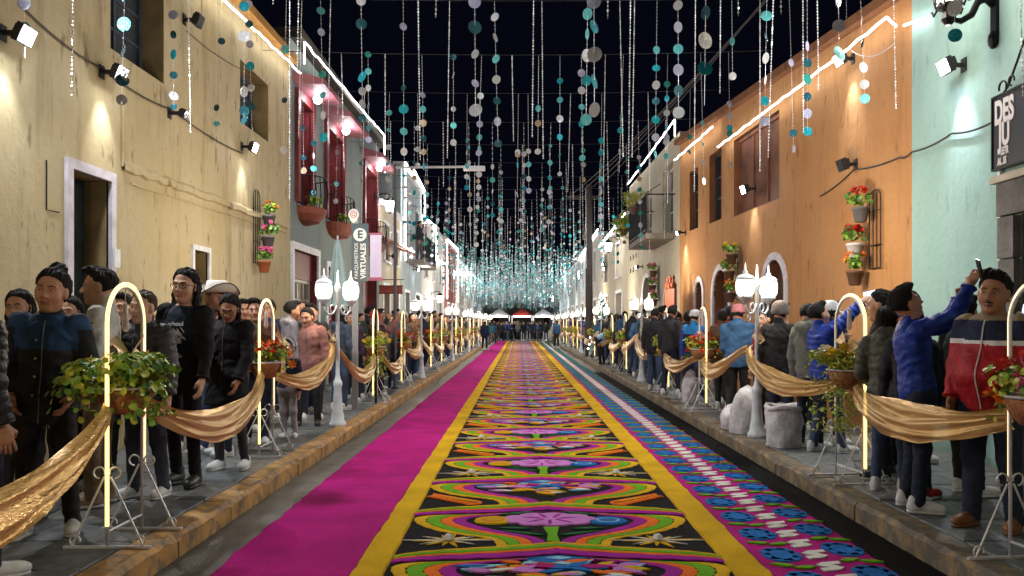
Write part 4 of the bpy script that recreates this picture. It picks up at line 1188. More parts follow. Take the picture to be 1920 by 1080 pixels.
# --- wall racks with flower pots
potm = {'grey': mat('grey_pot', (.12, .12, .13), .6, var=.2), 'white': mat('white_pot', (.62, .62, .64), .5, var=.15), 'terracotta': mat('terracotta_pot', (.42, .13, .05), .75, var=.25), 'brown': mat('brown_pot', (.13, .07, .045), .7, var=.2)}
fol_pot = leaf_mesh('foliage', [G1, G3, G1], 90, .13, .12, .13, .06, 31)
def flower_rack(W, px, z0, z1, w, pots, label):
    x = W.x(px)
    e = tag(empty('flower_pot_rack', W.w(x, 0, z0), W.rz), label, 'flower rack')
    H = z1 - z0
    m = MB(); m.tube([(-w / 2, -.04, 0), (w / 2, -.04, 0)], .008, 5); m.tube([(-w / 2, -.04, H * .3), (w / 2, -.04, H * .3)], .007, 5); m.tube([(-w / 2, -.04, H * .75), (w / 2, -.04, H * .75)], .007, 5)
    m.build('cross_bar', M_black, e)
    for k in range(4):
        q = MB(); xx = -w / 2 + w * k / 3; q.tube([(xx, -.03, 0), (xx, -.03, H * (.92 if k in (0, 3) else 1.0))], .009, 5); q.build('upright_bar', M_black, e)
    q = MB(); q.tube([Vector((w / 2 * math.cos(math.pi * i / 10), -.03, H * .92 + w * .35 * math.sin(math.pi * i / 10))) for i in range(11)], .008, 5); q.build('arched_top_bar', M_black, e)
    r = random.Random(int(px))
    for i, (dx, zf, pm, fc) in enumerate(pots):
        p = empty('flower_pot', (dx, -.17, zf * H), 0, e)
        q = MB(); q.lathe([(.06, -.16), (.075, -.15), (.105, .0), (.112, .0), (.112, .03), (.095, .03), (.09, -.01), (.05, -.02)], 14); q.build('pot', potm[pm], p, True)
        q = MB(); q.tube([(0, .12, -.02), (0, .02, -.02)], .01, 5); q.build('pot_bracket', M_black, p)
        link('pot_foliage', fol_pot, p, loc=(0, 0, .13), rot=(0, 0, i))
        for k in range(11):
            a, g = r.uniform(0, 6.28), math.sqrt(r.uniform(0, 1))
            link('pot_flower', FLM[fc], p, loc=(.14 * g * math.cos(a), .12 * g * math.sin(a) - .02, .25 - .08 * g + r.uniform(-.03, .05)), rot=(r.uniform(.1, 1.2), r.uniform(-.6, .6), r.uniform(0, 6)), scale=r.uniform(.8, 1.3))
    return e
flower_rack(A, 478, 2.55, 3.75, .34, [(.22, .66, 'grey', 'orange'), (.16, .36, 'grey', 'pink'), (-.05, 0.0, 'terracotta', 'pink')], 'arched iron rack of three flower pots on the cream wall')
flower_rack(D, 1645, D.z(1645, 503), D.z(1645, 360), .3, [(-.1, .78, 'grey', 'red'), (-.26, .32, 'white', 'red'), (-.26, -.05, 'brown', 'orange')], 'iron rack of red flower pots on the orange wall')
flower_rack(D, 1388, D.z(1388, 560), D.z(1388, 470), .4, [(0, .9, 'brown', 'yellow'), (-.15, .55, 'brown', 'yellow'), (-.1, .1, 'brown', 'orange')], 'rack of dark pots with yellow flowers between the arched doorways')
flower_rack(E_, 1236, 2.2, 3.1, .4, [(0, .9, 'brown', 'pink'), (-.15, .45, 'brown', 'pink'), (.1, .0, 'brown', 'pink')], 'rack of dark pots below the planted balcony')
# balcony baskets of the grey green house
for i, h in enumerate(bays):
    cx, w = (h[0] + h[1]) / 2, (h[1] - h[0]) / 2 + .02
    e = tag(empty('balcony_basket', B.w(cx, 0, 3.55), B.rz), 'rounded terracotta basket with iron rail under the %s maroon window' % ('nearest', 'middle', 'farthest')[i], 'balcony planter', 'terracotta baskets under the maroon windows')
    m = MB(); prof = [(.25, 0), (.7, .06), (.95, .2), (1.0, .32), (.95, .34)]
    ringn = 12
    for q, z in prof:
        for k in range(ringn + 1):
            t = math.pi * k / ringn; m.v.append((w * q * math.cos(t), -.45 * q * math.sin(t) - .002, z))
    for a in range(len(prof) - 1):
        for k in range(ringn):
            b0 = a * (ringn + 1) + k; m.f.append((b0, b0 + ringn + 1, b0 + ringn + 2, b0 + 1)); m.m.append(0)
    m.f.append(tuple(range(ringn + 1))); m.m.append(0); m.f.append(tuple((len(prof) - 1) * (ringn + 1) + k for k in range(ringn, -1, -1))); m.m.append(0)
    m.build('basket_bowl', mat('terracotta_bowl', (.22, .055, .03), .7, var=.3), e)
    m = MB(); m.tube([(w * math.cos(math.pi * k / 12), -.45 * math.sin(math.pi * k / 12), .95) for k in range(13)], .013, 5); m.build('rail', M_black, e)
    for k in range(13):
        q = MB(); t = math.pi * k / 12; q.tube([(w * .98 * math.cos(t), -.44 * math.sin(t), .32), (w * 1.06 * math.cos(t), -.48 * math.sin(t), .6), (w * math.cos(t), -.45 * math.sin(t), .95)], .009, 4); q.build('baluster', M_black, e)
    link('basket_plants', fol_far2, e, loc=(0, -.22, .5), scale=(1.2, .8, .9))

# --- parking meter sign on its pole
SX, SY = -2.6, 13.2
e = tag(empty('parking_sign', (SX, SY, SZ + .002)), 'tall grey pole with dark vertical parking meter sign and white E badge', 'sign')
m = MB(); m.box((-.045, -.03, 0), (.045, .03, 3.2)); m.box((-.08, -.08, 0), (.08, .08, .015)); m.build('pole', mat('galvanised_pole', (.28, .28, .31), .45, .5, var=.15), e)
zb = lambda py: EYE + (VY - py) * SY / FPX - SZ
navy = mat('sign_navy', (.012, .04, .055), .4, spec=.5)
bx0, bx1 = (660 - VX) * SY / FPX - SX, (692 - VX) * SY / FPX - SX
m = MB(); m.box((bx0, -.05, zb(528)), (bx1, -.034, zb(420))); brd = m.build('sign_board', navy, e)
def text(body, size, loc, rot, ma, parent, name='lettering', bold=0., align='CENTER', ext=.0015):
    c = bpy.data.curves.new(name, 'FONT'); c.body = body; c.size = size; c.align_x = align; c.align_y = 'CENTER'; c.extrude = ext; c.offset = bold
    c.materials.append(ma)
    t = bpy.data.objects.new(name, c); COL.objects.link(t)
    bpy.context.view_layer.update()
    me = bpy.data.meshes.new_from_object(t.evaluated_get(bpy.context.evaluated_depsgraph_get()))
    bpy.data.objects.remove(t, do_unlink=True)
    me.name = name
    o = bpy.data.objects.new(name, me); COL.objects.link(o); o.parent = parent; o.location = loc; o.rotation_euler = rot
    return o
inkw = mat('sign_white', (.78, .82, .84), .5)
cx = (bx0 + bx1) / 2; cz = zb(441)
m = MB(); m.lathe([(.104, 0), (.104, .003)], 28, (cx, -.0535, cz), 0, (0, 1, 0)); m.build('badge', inkw, brd)
text('E', .17, (cx + .003, -.0555, cz), (R(90), 0, 0), navy, brd, 'badge_letter', .006)
text('PARQUIMETROS', .078, (cx - .055, -.052, zb(490)), (R(90), R(-90), 0), inkw, brd, 'lettering', .0)
text('VIRTUALES', .115, (cx + .055, -.052, zb(490)), (R(90), R(-90), 0), inkw, brd, 'lettering', .003)
tx, tz = (664 - VX) * SY / FPX - SX, zb(404)
drop = [(.085 * math.sin(t) * (1 if math.cos(t) > -.2 else (1 + (math.cos(t) + .2) * .6)), .095 * math.cos(t) - (.03 if math.cos(t) < -.6 else 0)) for t in [2 * math.pi * k / 28 for k in range(28)]]
m = MB(); m.add([(tx + a, -.05, tz + b) for a, b in drop] + [(tx + a, -.036, tz + b) for a, b in drop], [tuple(range(28)), tuple(range(55, 27, -1))] + [(i, i + 28, (i + 1) % 28 + 28, (i + 1) % 28) for i in range(28)])
dp_ = m.build('drop_badge', inkw, e)
for rr_, mm in ((.058, mat('sign_rose', (.55, .12, .16), .5)), (.046, inkw), (.032, MATS['sign_rose']), (.02, inkw)):
    m = MB(); m.lathe([(rr_, 0), (rr_, .002)], 24, (tx, -.053 - (.06 - rr_) * .08, tz + .012), 0, (0, 1, 0)); m.build('badge_ring', mm, dp_)
# pinkish poster beyond the sign
pw = tag(empty('poster_banner', (0, 0, 0)), 'pale pink and lilac printed banner hanging right of the parking sign', 'banner')
b0, b1 = world_pt(694, 520, 14.4), world_pt(715, 440, 14.4)
m = MB(); m.box((b0.x, 14.39, b0.z), (b1.x, 14.41, b1.z)); m.build('banner_cloth', mat('banner_print', (.6, .45, .62), .6, var=.6, vscale=14, dark=(.75, .72, .8)), pw)
m = MB(); m.box((b0.x - .02, 14.38, b0.z - .06), (b1.x + .02, 14.42, b0.z)); m.box((b0.x - .02, 14.38, b1.z), (b1.x + .02, 14.42, b1.z + .03)); m.build('banner_rod', mat('rose_rod', (.5, .12, .2), .5), pw)
m = MB(); m.tube([((b0.x + b1.x) / 2, 14.42, SZ), ((b0.x + b1.x) / 2, 14.42, b1.z)], .02, 6); m.build('banner_pole', M_black, pw)

# --- street light pole with a long arm, left
e = tag(empty('street_light', (-2.62, 17.6, SZ + .002)), 'thin grey street light pole with a long horizontal arm', 'street light')
m = MB(); m.lathe([(.08, 0), (.08, .03), (.04, .05), (.028, 4.75)], 10); m.build('pole', mat('dull_steel', (.10, .10, .11), .6, .4), e)
m = MB(); m.tube([(0, 0, 4.68), (1.6, 0, 4.70)], .025, 6); m.build('arm', M_chrome, e)
m = MB(); m.box((1.45, -.09, 4.62), (1.9, .09, 4.70)); m.build('lamp_head', M_chrome, e)

# --- black wall lantern of the mint house
e = tag(empty('wall_lantern', C.w(C.x(1868), 0, 4.62), C.rz), 'ornate black bracket lantern lit on the mint wall', 'wall lantern')
m = MB(); m.box((-.05, -.03, -.32), (.05, .01, .5)); m.ball((0, -.03, -.34), (.06, .05, .09)); m.build('wall_plate', M_black, e)
m = MB(); m.tube([(0, -.02, .0), (0, -.10, .06), (0, -.18, .02), (0, -.24, -.10), (0, -.34, -.16), (0, -.44, -.14), (0, -.46, -.02)], [.045, .04, .035, .035, .03, .028, .03], 8); m.tube(curl((0, -.2, -.0), .06, (Vector((0, 1, 0)), Vector((0, 0, 1)))), .018, 6); m.build('arm', M_black, e, True)
m = MB(); m.lathe([(.03, -.2), (.07, -.14), (.05, -.06), (.12, -.03), (.12, .0), (.02, .0)], 8, (0, -.46, 0)); m.build('lantern_cup', M_black, e); m = MB(); m.lathe([(.24, .46), (.26, .5), (.16, .62), (.05, .7), (.01, .8)], 8, (0, -.46, 0)); m.build('lantern_cap', M_black, e)
m = MB(); m.lathe([(.11, .0), (.215, .46)], 8, (0, -.46, 0), cap=False); m.build('lantern_glass', emis('wall_lantern_glass', (1, .9, .75), 6.), e)
for k in range(8):
    t = 2 * math.pi * k / 8; m = MB(); m.tube([(.115 * math.cos(t), -.46 + .115 * math.sin(t), 0), (.225 * math.cos(t), -.46 + .225 * math.sin(t), .46)], .010, 5); m.build('lantern_bar', M_black, e)
for k in range(4):
    t = 2 * math.pi * k / 4 + .4; m = MB(); m.tube([(.11 * math.cos(t), -.46 + .11 * math.sin(t), .01), (.17 * math.cos(t), -.46 + .17 * math.sin(t), -.06), (.19 * math.cos(t), -.46 + .19 * math.sin(t), -.01)], .012, 5); m.build('scroll', M_black, e)
lamp('lantern_light', 'POINT', (0, -.75, .2), 60, (1, .88, .7), e, radius=.15)

# --- shop sign of the mint house
xs_ = C.x(1880); zt_, zb_ = C.z(1881, 186), C.z(1881, 318)
e = tag(empty('shop_sign', C.w(xs_, -.09, zb_), C.rz), 'dark blue shop sign with white lettering over the stone doorway', 'sign')
HS = zt_ - zb_
m = MB(); m.box((0, 0, 0), (1.35, .03, HS)); brd = m.build('sign_board', mat('sign_dark_blue', (.02, .022, .035), .45), e)
m = MB(); fr = .018
m.box((-fr, -.012, -fr), (1.37, .04, 0)); m.box((-fr, -.012, HS), (1.37, .04, HS + fr)); m.box((-fr, -.012, 0), (0, .04, HS)); m.build('sign_frame', M_black, e)
text('DES', .30, (.03, -.003, HS * .76), (R(90), 0, 0), mat('sign_letter_white', (.75, .72, .78), .5), brd, 'lettering', .012, 'LEFT', .003)
text('JU', .30, (.10, -.003, HS * .44), (R(90), 0, 0), MATS['sign_letter_white'], brd, 'lettering', .012, 'LEFT', .003)
text('LETR', .095, (.13, -.003, HS * .215), (R(90), 0, 0), MATS['sign_letter_white'], brd, 'lettering', .004, 'LEFT', .003)
text('AL. 55', .09, (.08, -.003, HS * .08), (R(90), 0, 0), MATS['sign_letter_white'], brd, 'lettering', .004, 'LEFT', .003)
for c_ in brd.children: c_.scale = (.6, 1, 1)
m = MB(); xz = (Vector((1, 0, 0)), Vector((0, 0, 1)))
m.tube(curl((.12, .02, HS + .02), .06, xz), .010, 5); m.tube([(.12, .02, HS + .02), (.2, .02, HS + .06), (.33, .03, HS + .26), (.4, .06, HS + .45)], .011, 5); m.tube(curl((.26, .02, HS + .06), .045, xz, -1), .009, 5); m.build('scroll_bracket', M_black, e)

# --- sacks
def sack(x, y, r, h, label, seed, tied=True, sx=1., rz=0.):
    rr = random.Random(seed); mb = MB(); n, mz = 20, 12
    ph = [rr.uniform(0, 6.28) for _ in range(4)]
    for i in range(mz + 1):
        t = i / mz
        if tied: q = r * ((1 - (max(0, t - .35) / .65) ** 2.6) ** .5 if t > .35 else .93 + .07 * t / .35)
        else: q = r * (.92 + .10 * math.sin(t * math.pi))
        for k in range(n):
            a = 2 * math.pi * k / n
            w = 1 + .07 * math.sin(3 * a + ph[0] + t * 4) + .05 * math.sin(5 * a + ph[1] - t * 7) + .04 * math.sin(8 * a + ph[2] + t * 11)
            mb.v.append((q * w * math.cos(a) * sx + (.04 * t * t if tied else 0), q * w * math.sin(a), h * t + .02 * math.sin(4 * a + ph[3]) * t + .02 * math.sin(2 * a + ph[1]) * t))
    for i in range(mz):
        for k in range(n):
            p = (k + 1) % n; mb.f.append((i*n+k, i*n+p, (i+1)*n+p, (i+1)*n+k)); mb.m.append(0)
    if not tied:                                   # rolled rim and the dark fill inside
        k0 = len(mb.v)
        mb.tube([(r * .93 * math.cos(2*math.pi*k/n) * sx, r * .93 * math.sin(2*math.pi*k/n), h + .015 * math.sin(k)) for k in range(n)], .03, 6, closed=True)
    e = tag(empty('sack', (x, y, SZ + .004), rz), label, 'sack', 'white sacks beside the right lamp post')
    mb.build('sack_cloth', mat('woven_sack', (.58, .58, .62), .65, var=.3, vscale=9, bump=.9, bscale=16), e, True)
    if not tied:
        m = MB(); m.lathe([(r * .9, h * .86), (.01, h * .9)], 16, sx=sx); m.build('sack_fill', C_wht, e)
    return e
sack(3.0, 9.4, .21, .44, 'open white sack with rolled rim right of the right lamp post', 1, False)
sack(2.86, 10.55, .19, .58, 'tall tied white sack leaning left of the right lamp post', 2, True)
sack(2.80, 10.98, .15, .30, 'small slumped white sack behind the tall one at right', 3, True)
sack(2.98, 14.6, .16, .55, 'tall narrow pale sack by the right kerb farther on', 4, True, .8)

# --- plants on the white house balcony, small wall lanterns, wooden shop sign
for px, z, lab, sc in ((1215, 4.55, 'green fern basket hanging in front of the white balcony house', 1.5), (1240, 4.9, 'lime green potted plant on the balcony of the white house', 1.0)):
    x = E_.x(px); e = tag(empty('hanging_plant', E_.w(x, -.75, z), E_.rz), lab, 'plant')
    link('foliage', leaf_mesh('foliage', [G4, G2, G1], 420, .42, .36, .36, .11, int(px), .4, 8, 'long'), e, loc=(0, 0, .1), scale=sc * .8)
    m = MB(); m.lathe([(.08, -.3), (.16, -.15), (.18, -.1)], 10); m.build('pot', potm['brown'], e)
    m = MB(); m.tube([(0, 0, .1), (0, .74, .55)], .01, 4); m.build('hanger', M_black, e)
def small_lantern(W, px, py, label, power=60):
    x, z = W.x(px), W.z(px, py)
    e = tag(empty('bracket_lantern', W.w(x, 0, z), W.rz), label, 'wall lantern', 'bracket lanterns on the far facades')
    m = MB(); m.tube([(0, 0, .2), (0, -.2, .36), (0, -.45, .34), (0, -.45, .26)], .02, 5); m.box((-.04, -.02, .05), (.04, .01, .4)); m.build('bracket', M_black, e)
    m = MB(); m.lathe([(.17, .12), (.12, .22), (.02, .30)], 8, (0, -.45, 0)); m.build('lantern_cap', M_black, e); m = MB(); m.lathe([(.03, -.26), (.09, -.2)], 8, (0, -.45, 0)); m.build('lantern_cup', M_black, e)
    m = MB(); m.lathe([(.09, -.2), (.16, .12)], 8, (0, -.45, 0)); m.build('lantern_glass', emis('small_lantern_glass', (1, .95, .88), 12.), e)
    if power: lamp('lantern_light', 'POINT', (0, -.75, 0), power, (1, .92, .8), e, radius=.12)
small_lantern(B, 703, 385, 'lit bracket lantern at the far corner of the grey green house')
small_lantern(F1, 1162, 462, 'lit bracket lantern on the beige house beyond the planted balcony')
small_lantern(L3, 808, 560, 'lit bracket lantern low on the far white house', 80)
e = tag(empty('wooden_shop_sign', world_pt(733, 543, 25.0)), 'small red brown wooden sign hanging over the left pavement', 'sign')
m = MB(); m.box((-.35, -.02, -.1), (.35, .02, .1)); m.build('sign_board', mat('red_sign_wood', (.3, .06, .035), .6, var=.3), e)
m = MB(); m.box((-.37, -.03, .1), (.37, .03, .13)); m.box((-.37, -.03, -.13), (.37, .03, -.1)); m.build('sign_frame', mat('dark_sign_wood', (.14, .03, .02), .6), e)
m = MB(); m.tube([(-1.0, 0, .3), (.4, 0, .3)], .012, 5); m.tube([(-.3, 0, .13), (-.3, 0, .3)], .006, 4); m.tube([(.3, 0, .13), (.3, 0, .3)], .006, 4); m.build('sign_bracket', M_black, e)
# closed parasol in front of the grey green house
e = tag(empty('closed_parasol', (-3.75, 17.2, SZ)), 'closed pale aqua parasol in front of the grey green house', 'parasol')
mb = MB(); n = 18
for i in range(9):
    t = i / 8; q = .03 + .16 * (1 - t) ** .8
    for k in range(n):
        a = 2 * math.pi * k / n; mb.v.append((q * (1 + .35 * (k % 2)) * math.cos(a), q * (1 + .35 * (k % 2)) * math.sin(a), 1.75 + 1.35 * t))
for i in range(8):
    for k in range(n):
        p = (k + 1) % n; mb.f.append((i*n+k, i*n+p, (i+1)*n+p, (i+1)*n+k)); mb.m.append(0)
mb.build('parasol_cloth', mat('aqua_canvas', (.5, .66, .66), .8, var=.15), e)
m = MB(); m.tube([(0, 0, 0), (0, 0, 3.2)], .022, 6); m.lathe([(.25, 0), (.25, .06), (.05, .08)], 14); m.build('parasol_pole', M_chrome, e)
# dark utility pole on the right and overhead power lines
e = tag(empty('utility_pole', (2.95, 35, SZ)), 'tall dark utility pole standing by the right kerb far down the street', 'utility pole')
m = MB(); m.lathe([(.17, 0), (.13, 7.2)], 10); m.build('pole', mat('dark_pole_wood', (.05, .042, .045), .8, var=.3), e)
m = MB(); m.box((-.9, -.06, 6.6), (.5, .06, 6.75)); m.build('cross_arm', MATS['dark_pole_wood'], e)
for k in range(4):
    cable(['lowest', 'second', 'third', 'highest'][k] + ' dark power line running over the right roofs', [(2.2 + k * .45, 35, 6.95 + .16 * k), (5.0 + k * .3, 9, 7.6 + .5 * k), (5.6 + k * .3, -3, 7.9 + .5 * k)], .016, .3, cat='power line', group='power lines over the right roofs')
# tree of white lights
e = tag(empty('lit_cone_tree', (3.3, 33, SZ)), 'cone shaped frame of white fairy lights and baubles by the right wall', 'light tree')
m = MB(); rr = random.Random(4)
m.lathe([(.55, .2), (.03, 2.6)], 14, cap=False); m.build('cone', mat('tinsel_green', (.04, .1, .06), .5, var=.5, vscale=20), e)
for k in range(70):
    t = k / 70; a = k * 2.4; q = MB(); rad = .57 * (1 - t) + .04
    q.ball((rad * math.cos(a), rad * math.sin(a), .25 + 2.35 * t), .035, 6, 4); q.build('fairy_light', emis('fairy_light', (.95, .98, 1), 10.), e)

# lit market stalls closing the view behind the far crowd
for k, (x, cm, lab) in enumerate(((-1.9, (.6, .6, .62), 'white awning stall lit up left of centre at the street end'), (.3, (.5, .05, .04), 'red awning stall at the middle of the street end'), (2.4, (.6, .6, .62), 'white awning stall lit up right of centre at the street end'))):
    e = tag(empty('market_stall', (x, 81 + k * .5, .0)), lab, 'market stall', 'stalls at the street end')
    m = MB(); m.add([(-1, -1, 2.3), (1, -1, 2.3), (1, 1, 2.3), (-1, 1, 2.3), (0, 0, 3.0)], [(0, 1, 4), (1, 2, 4), (2, 3, 4), (3, 0, 4)]); m.build('awning', mat('awning_%d' % k, cm, .7), e)
    for a in (-1, 1):
        for b in (-1, 1): m = MB(); m.tube([(a * .97, b * .97, 0), (a * .97, b * .97, 2.3)], .025, 5); m.build('post', M_chrome, e)
    m = MB(); m.tube([(-.8, -.95, 2.2), (.8, -.95, 2.2)], .05, 6); m.build('tube_lamp', emis('stall_tube', (1, .97, .92), 25.), e)
    lamp('stall_light', 'POINT', (0, -1.3, 2.1), 140, (1, .97, .92), e, radius=.2)
    m = MB(); m.box((-.9, -.8, 0), (.9, -.3, .85)); m.build('counter', mat('stall_counter', (.3, .28, .25), .7), e)
# ------------------------------------------------------------------ hanging strands of foil discs and beads
def foil(name, col, metal=.5, rough=.27):
    if name in MATS: return MATS[name]
    m = bpy.data.materials.new(name); m.use_nodes = True
    nt = m.node_tree; b = nt.nodes['Principled BSDF']; L = nt.links.new
    b.inputs['Metallic'].default_value = metal; b.inputs['Roughness'].default_value = rough
    oi = nt.nodes.new('ShaderNodeObjectInfo'); tc = nt.nodes.new('ShaderNodeTexCoord')
    mp = nt.nodes.new('ShaderNodeMapping'); L(tc.outputs['Object'], mp.inputs[0])
    cb = nt.nodes.new('ShaderNodeCombineXYZ'); L(oi.outputs['Random'], cb.inputs[0]); L(oi.outputs['Random'], cb.inputs[2])
    sc = nt.nodes.new('ShaderNodeVectorMath'); sc.operation = 'SCALE'; sc.inputs['Scale'].default_value = 40; L(cb.outputs[0], sc.inputs[0]); L(sc.outputs[0], mp.inputs['Location'])
    n = nt.nodes.new('ShaderNodeTexNoise'); n.inputs['Scale'].default_value = 17; n.inputs['Detail'].default_value = 3; L(mp.outputs[0], n.inputs[0])
    mp.inputs['Scale'].default_value = (.35, 1, 1.6)
    rp = nt.nodes.new('ShaderNodeValToRGB'); rp.color_ramp.elements[0].position = .32; rp.color_ramp.elements[1].position = .68
    rp.color_ramp.elements[0].color = (*[c * .55 for c in col], 1); rp.color_ramp.elements[1].color = (*[min(1, c * 1.3 + .03) for c in col], 1)  # stretched noise paints a streaky holographic sheen into the foil colour
    L(n.outputs[0], rp.inputs[0]); L(rp.outputs[0], b.inputs['Base Color'])
    bp = nt.nodes.new('ShaderNodeBump'); bp.inputs['Strength'].default_value = 1.0; bp.inputs['Distance'].default_value = .035; L(n.outputs[0], bp.inputs['Height']); L(bp.outputs[0], b.inputs['Normal'])
    MATS[name] = m
    return m
DC = {'t': ('teal', foil('foil_teal', (.0, .46, .56))), 'c': ('cyan', foil('foil_cyan', (.18, .80, .92))), 'w': ('white', foil('foil_white', (.86, .88, .92), .35)), 'l': ('lilac', foil('foil_lilac', (.58, .58, .86), .4)),
      'd': ('dark teal', foil('foil_dark', (.01, .13, .17))), 'g': ('green', foil('foil_green', (.03, .42, .33))), 'o': ('peach', foil('foil_peach', (.85, .6, .4), .6))}
beadm = mat('silver_bead', (.86, .86, .88), .3, .35)
cordm = mat('nylon_cord', (.35, .35, .37), .5)
def disc_mesh(ma):
    m = MB(); n = 22
    vs = [(0, -.0035, 0)] + [(math.cos(2*math.pi*k/n), -.0015 - .02 * math.cos(4*math.pi*k/n) * 0, math.sin(2*math.pi*k/n)) for k in range(n)]
    vs = [(x * .5, y, z * .5) for x, y, z in vs]
    back = [(x, .0015 if i else .0035, z) for i, (x, y, z) in enumerate(vs)]
    fs = [(0, k + 1, (k + 1) % n + 1) for k in range(n)]
    N = n + 1
    m.add(vs + back, [f[::-1] for f in fs] + [(N, N + k + 1, N + (k + 1) % n + 1) for k in range(n)] + [(k + 1, (k + 1) % n + 1, N + (k + 1) % n + 1, N + k + 1) for k in range(n)])
    return m.mesh('disc', ma)
DM = {k: disc_mesh(v[1]) for k, v in DC.items()}
def bead_mesh(L, sp=.034, r=.009, seed=0):
    m = MB(); rr = random.Random(seed)
    m.tube([(0, 0, 0), (0, 0, -L)], .0018, 3)
    z = .02
    while z < L:
        q = r * rr.uniform(.7, 1.3); h = q * 1.5; a = rr.uniform(0, 1.5)
        c, s = math.cos(a) * q, math.sin(a) * q
        m.add([(0, 0, -z + h), (c, s, -z), (-s, c, -z), (-c, -s, -z), (s, -c, -z), (0, 0, -z - h)], [(0, 1, 2), (0, 2, 3), (0, 3, 4), (0, 4, 1), (5, 2, 1), (5, 3, 2), (5, 4, 3), (5, 1, 4)])
        z += sp * rr.uniform(.8, 1.2)
    return m.mesh('bead_chain', beadm)
BEADS = {}
def beads(L, far=False):
    k = (round(L * 4) / 4, far)
    if k not in BEADS: BEADS[k] = bead_mesh(max(.25, k[0]), .034 if not far else .06, .0095 if not far else .014, len(BEADS))
    return BEADS[k]
CZ = 6.08
WIRES = {}
num = ['no', 'one', 'two', 'three', 'four', 'five', 'six', 'seven', 'eight', 'nine', 'ten', 'eleven', 'twelve']
strands = []       # (Y, X, kind, data)
def hand(px, Y, discs, dia=.112, tail=0):
    strands.append((Y, (px - VX) * Y / FPX, 'disc', [(EYE + (VY - py) * Y / FPX, c, dia * (k if k else 1)) for py, c, k in discs], tail))
def hb(px, Y, py, ptop=None):
    z = EYE + (VY - py) * Y / FPX
    strands.append((Y, (px - VX) * Y / FPX, 'bead', (CZ if ptop is None else EYE + (VY - ptop) * Y / FPX, z), 0))
def D_(s): 
    out = []
    for t in s.split():
        c = t[0]; a = t[1:].split('*'); out.append((float(a[0]), c, float(a[1]) if len(a) > 1 else 1))
    return out
Y1, Y2, Y3, Y4 = 7.1, 9.5, 11.9, 14.3
hand(36, Y1, D_('l5 t52'), .11, .2); hand(245, Y1, D_('d-8 g45*1.1 d95 w140 d150 w187*.8')); hand(323, Y2, D_('l28 d65*.8 t102 d141*.8 w180 d200*.7')); hand(405, Y3, D_('d202*.9 c232*.8 d263*.9')); hand(416, Y3, D_('d78*.9'))
hand(457, Y2, D_('t12 w68*1.3 w172*1.1 d208 d225')); hand(466, Y3, D_('l8 d45 l83 t124*1.1 w165 d200 l240')); hand(537, Y3, D_('c92*1.1 d187*.8 w280')); hand(567, Y4, D_('d240*.9 d295*.9 o320'))
hand(588, Y4, D_('d268*.9 w292 c316 w338 d361')); hand(601, Y3, D_('c20*1.1 l60 g139 c178 w216*1.1 t257*1.2')); hand(675, Y2, D_('w0 d44*1.1 t143*1.15 w170*.8 w195 d220*.8')); hand(690, Y4, D_('g102 c134 w165 d198 c240 l262'))
hand(756, Y3, D_('l50 d165*.8 t205*1.25 c247 w285')); hand(783, 16.7, D_('w240 w280 w310')); hand(791, Y4, D_('l178 c205 o231*1.1 d259 o285 t312')); hand(850, Y4, D_('d107 w141 w205*.8 c236 w268'))
hand(889, Y2, D_('l3*1.2 d50*1.3 w100*.9 l155*.8 w205*1.3'), .12); hand(927, Y3, D_('w32*1.15 w71*1.15 c111*1.15 w150*1.1 d190 l229*1.1 d270')); hand(903, Y4, D_('w180 l233 l287')); hand(876, 16.7, D_('c263 w286 c312 w332 t352'))
hand(1104, Y2, D_('c25*1.1 c63 w103*1.2 t150 c223*1.1'), .12); hand(1112, Y1, D_('l-2*1.2 t46*1.1 w98*1.3 t149*1.2 w202*1.2'), .105); hand(1090, Y4, D_('l137*1.2 w170*1.2 c201 t232*1.2 w265*1.3 c297'))
hand(1232, Y3, D_('c94 t128 w160*1.1 d190 t225*1.1 l258 t290*1.2')); hand(1252, Y4, D_('g158 t185 w212 t240 l258 w266 c293')); hand(1270, Y2, D_('w10 l51*1.1 c92 l131*1.15 d170*1.1 w211*1.2')); hand(1328, Y1, D_('d25*1.1 w77*1.35 t129*1.25'), .105, .25); hand(1372, Y3, D_('c78 w143')); hand(1366, Y4, D_('l195 l217 t240 g250 w275*.7 o310'))
hand(1441, Y2, D_('c28*1.15 d68 w107*1.1 w148*.9 t187 l225')); hand(1480, Y3, D_('l118 d250 l280')); hand(1513, Y2, D_('l87 d118 g149*1.1 d182*.9 l214 t247')); hand(1566, Y1, D_('d5 w52 t104*1.3'), .105); hand(1607, Y2, D_('w40*.9 d82 w128 w160*.9 c187*.9'), .12); hand(1782, Y1, D_('w15*1.3 t66*1.1'), .105)
hand(1010, Y4, D_('c204 o232 w285')); hand(972, 16.7, D_('w285 o290 t310 w365')); hand(1169, Y4, D_('g222 t245 w285*.9 c292*1.2 w318')); hand(990, 16.7, D_('w283 c308 w335 l357'))
for px, Y, py in ((143, Y1, 180), (350, Y2, 270), (394, Y3, 205), (563, Y2, 150), (566, Y3, 250), (514, Y2, 25), (543, Y2, 370), (620, Y3, 260), (782, Y2, 300), (826, Y1, 35), (843, Y3, 300), (1002, Y2, 255), (1016, Y3, 300), (1142, Y1, 38), (1184, Y2, 330), (1190, Y3, 300), (1162, Y3, 290), (1304, Y3, 350), (1352, Y2, 190), (1380, Y1, 20), (1425, Y3, 320), (1455, Y2, 300), (1505, Y2, 260), (1530, Y2, 170), (1587, Y3, 278), (1672, Y2, 190), (1903, Y1, 180), (1458, Y1, 30), (640, Y4, 330), (722, Y4, 300), (960, Y4, 280), (1135, Y4, 340), (1215, 16.7, 370)):
    hb(px, Y, py)
rs = random.Random(21)
rows = [Y4 + 2.4 * k for k in range(0, 11)]
cols_ = 'ttccwwwwlldgo'
